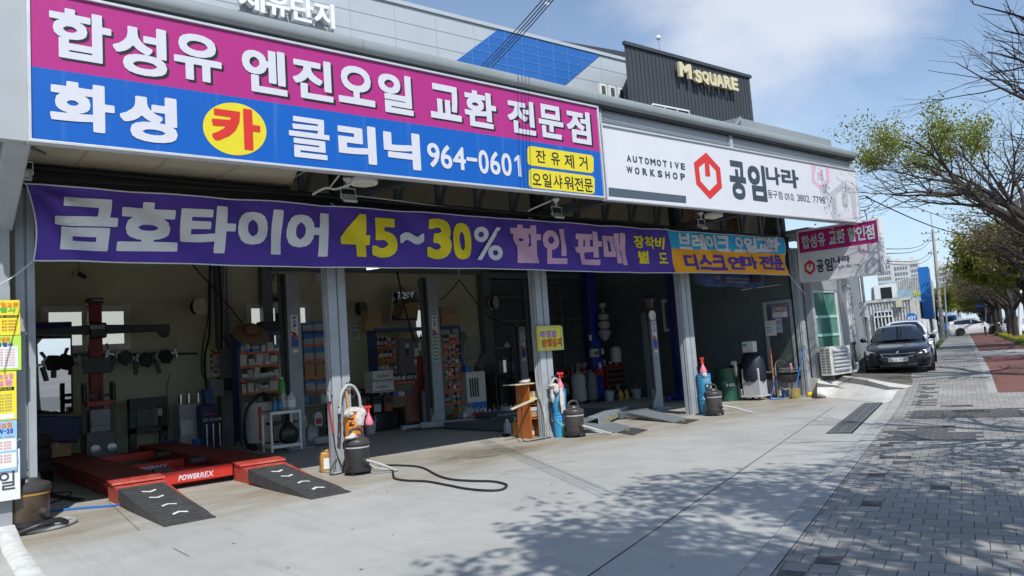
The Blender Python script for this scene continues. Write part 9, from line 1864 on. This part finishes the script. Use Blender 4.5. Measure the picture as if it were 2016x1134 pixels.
m5=plant_tree('yellow green street tree, seventh of the row',ST(44.5,3.3),0.9,make_tree(55,h=7.0,leaf=lambda p:1.0 if p.z>3.4 else 0.4,nleaf=14,lsz=0.11,spread=0.75,limbs=6,r0=0.18,depth=3,lean=(-0.2,0.1),spray=0.5),'leaf_spring')
rg=random.Random(8);KB='bare street tree farther down the row past the seventh tree';KL='yellow green street tree farther down the row past the seventh tree'
for k in range(17):
 s_=51.5+6.8*k+rg.uniform(-0.8,0.8);src,lb=((m3,KB),(m4,KB),(m3,KB),(m3,KB))[(k*7+k//3)%4]if k<6 else((m5,KL),(m3,KB),(m3,KB))[k%3]
 c_=dup(src,ST(s_,2.9+rg.uniform(-0.2,0.3)),rg.uniform(0,6.28),lb);f_=rg.uniform(0.92,1.12);c_.scale=(f_,f_,f_)
for k in range(9):
 s_=100+12*k;c_=dup(m5,ST(s_,-2.9+rg.uniform(-0.4,0.2)),rg.uniform(0,6.28),'yellow green tree on the building side of the far pavement','trees on the building side');f_=rg.uniform(0.75,0.95);c_.scale=(f_,f_,f_)
for k in range(7):
 c_=dup(m5 if k%2 else m4,ST(70+18*k,16+rg.uniform(-1,1)),rg.uniform(0,6.28),'tree on the far side of the road','trees across the road')
mat('flower_yellow',(0.62,0.50,0.02),0.6,var=0.15);mat('grass_green',(0.10,0.16,0.025),0.7,var=0.3)
mb=MB();rg=random.Random(2)
for k in range(5200):
 s_=rg.uniform(38.6,80);t_=rg.uniform(2.32,3.58);p=ST(s_,t_,0.03);h_=rg.uniform(0.06,0.22);a=rg.uniform(0,6.28);w_=0.02;mb.add([(p.x-w_*cos(a),p.y-w_*sin(a),p.z),(p.x+w_*cos(a),p.y+w_*sin(a),p.z),(p.x+rg.uniform(-.06,.06),p.y+rg.uniform(-.06,.06),p.z+h_)],[(0,1,2)])
for k in range(700):
 s_=rg.uniform(37,62);t_=-1.42+rg.uniform(-0.1,0.12);p=ST(s_,t_,0.01);h_=rg.uniform(0.06,0.3);a=rg.uniform(0,6.28);w_=0.02;mb.add([(p.x-w_*cos(a),p.y-w_*sin(a),p.z),(p.x+w_*cos(a),p.y+w_*sin(a),p.z),(p.x+rg.uniform(-.08,.08),p.y+rg.uniform(-.08,.08),p.z+h_)],[(0,1,2)])
tag(obj('grass',mb,K['grass_green'],kind='stuff',smooth=0),'grass along the planting strip under the street trees','grass')
mb=MB()
for k in range(2600):
 s_=rg.uniform(39,80);t_=2.4+1.1*rg.random()**1.6;p=ST(s_,t_,0.03+rg.uniform(0.12,0.26));w_=0.035;mb.add([(p.x-w_,p.y,p.z),(p.x,p.y-w_,p.z+0.015),(p.x+w_,p.y,p.z),(p.x,p.y+w_,p.z+0.015)],[(0,1,2,3)])
tag(obj('flowers',mb,K['flower_yellow'],kind='stuff',smooth=0),'yellow flowers under the street trees','flowers')
mb=MB();rg=random.Random(4)
for k in range(90):
 p=Vector((rg.uniform(2,16),rg.uniform(3,9.5),0.006));
 if p.dot(ST_N)>KT-0.1:continue
 a=rg.uniform(0,6.28);w_=rg.uniform(0.008,0.022);mb.add([(p.x+w_*cos(a),p.y+w_*sin(a),p.z),(p.x-w_*0.5*sin(a),p.y+w_*0.5*cos(a),p.z+0.004),(p.x-w_*cos(a),p.y-w_*sin(a),p.z),(p.x+w_*0.5*sin(a),p.y-w_*0.5*cos(a),p.z)],[(0,1,2,3)])
tag(obj('litter',mb,mat('dry_leaf',(0.16,0.12,0.07),0.9,var=0.4),kind='stuff',smooth=0),'dry leaf scraps scattered on the concrete','litter')
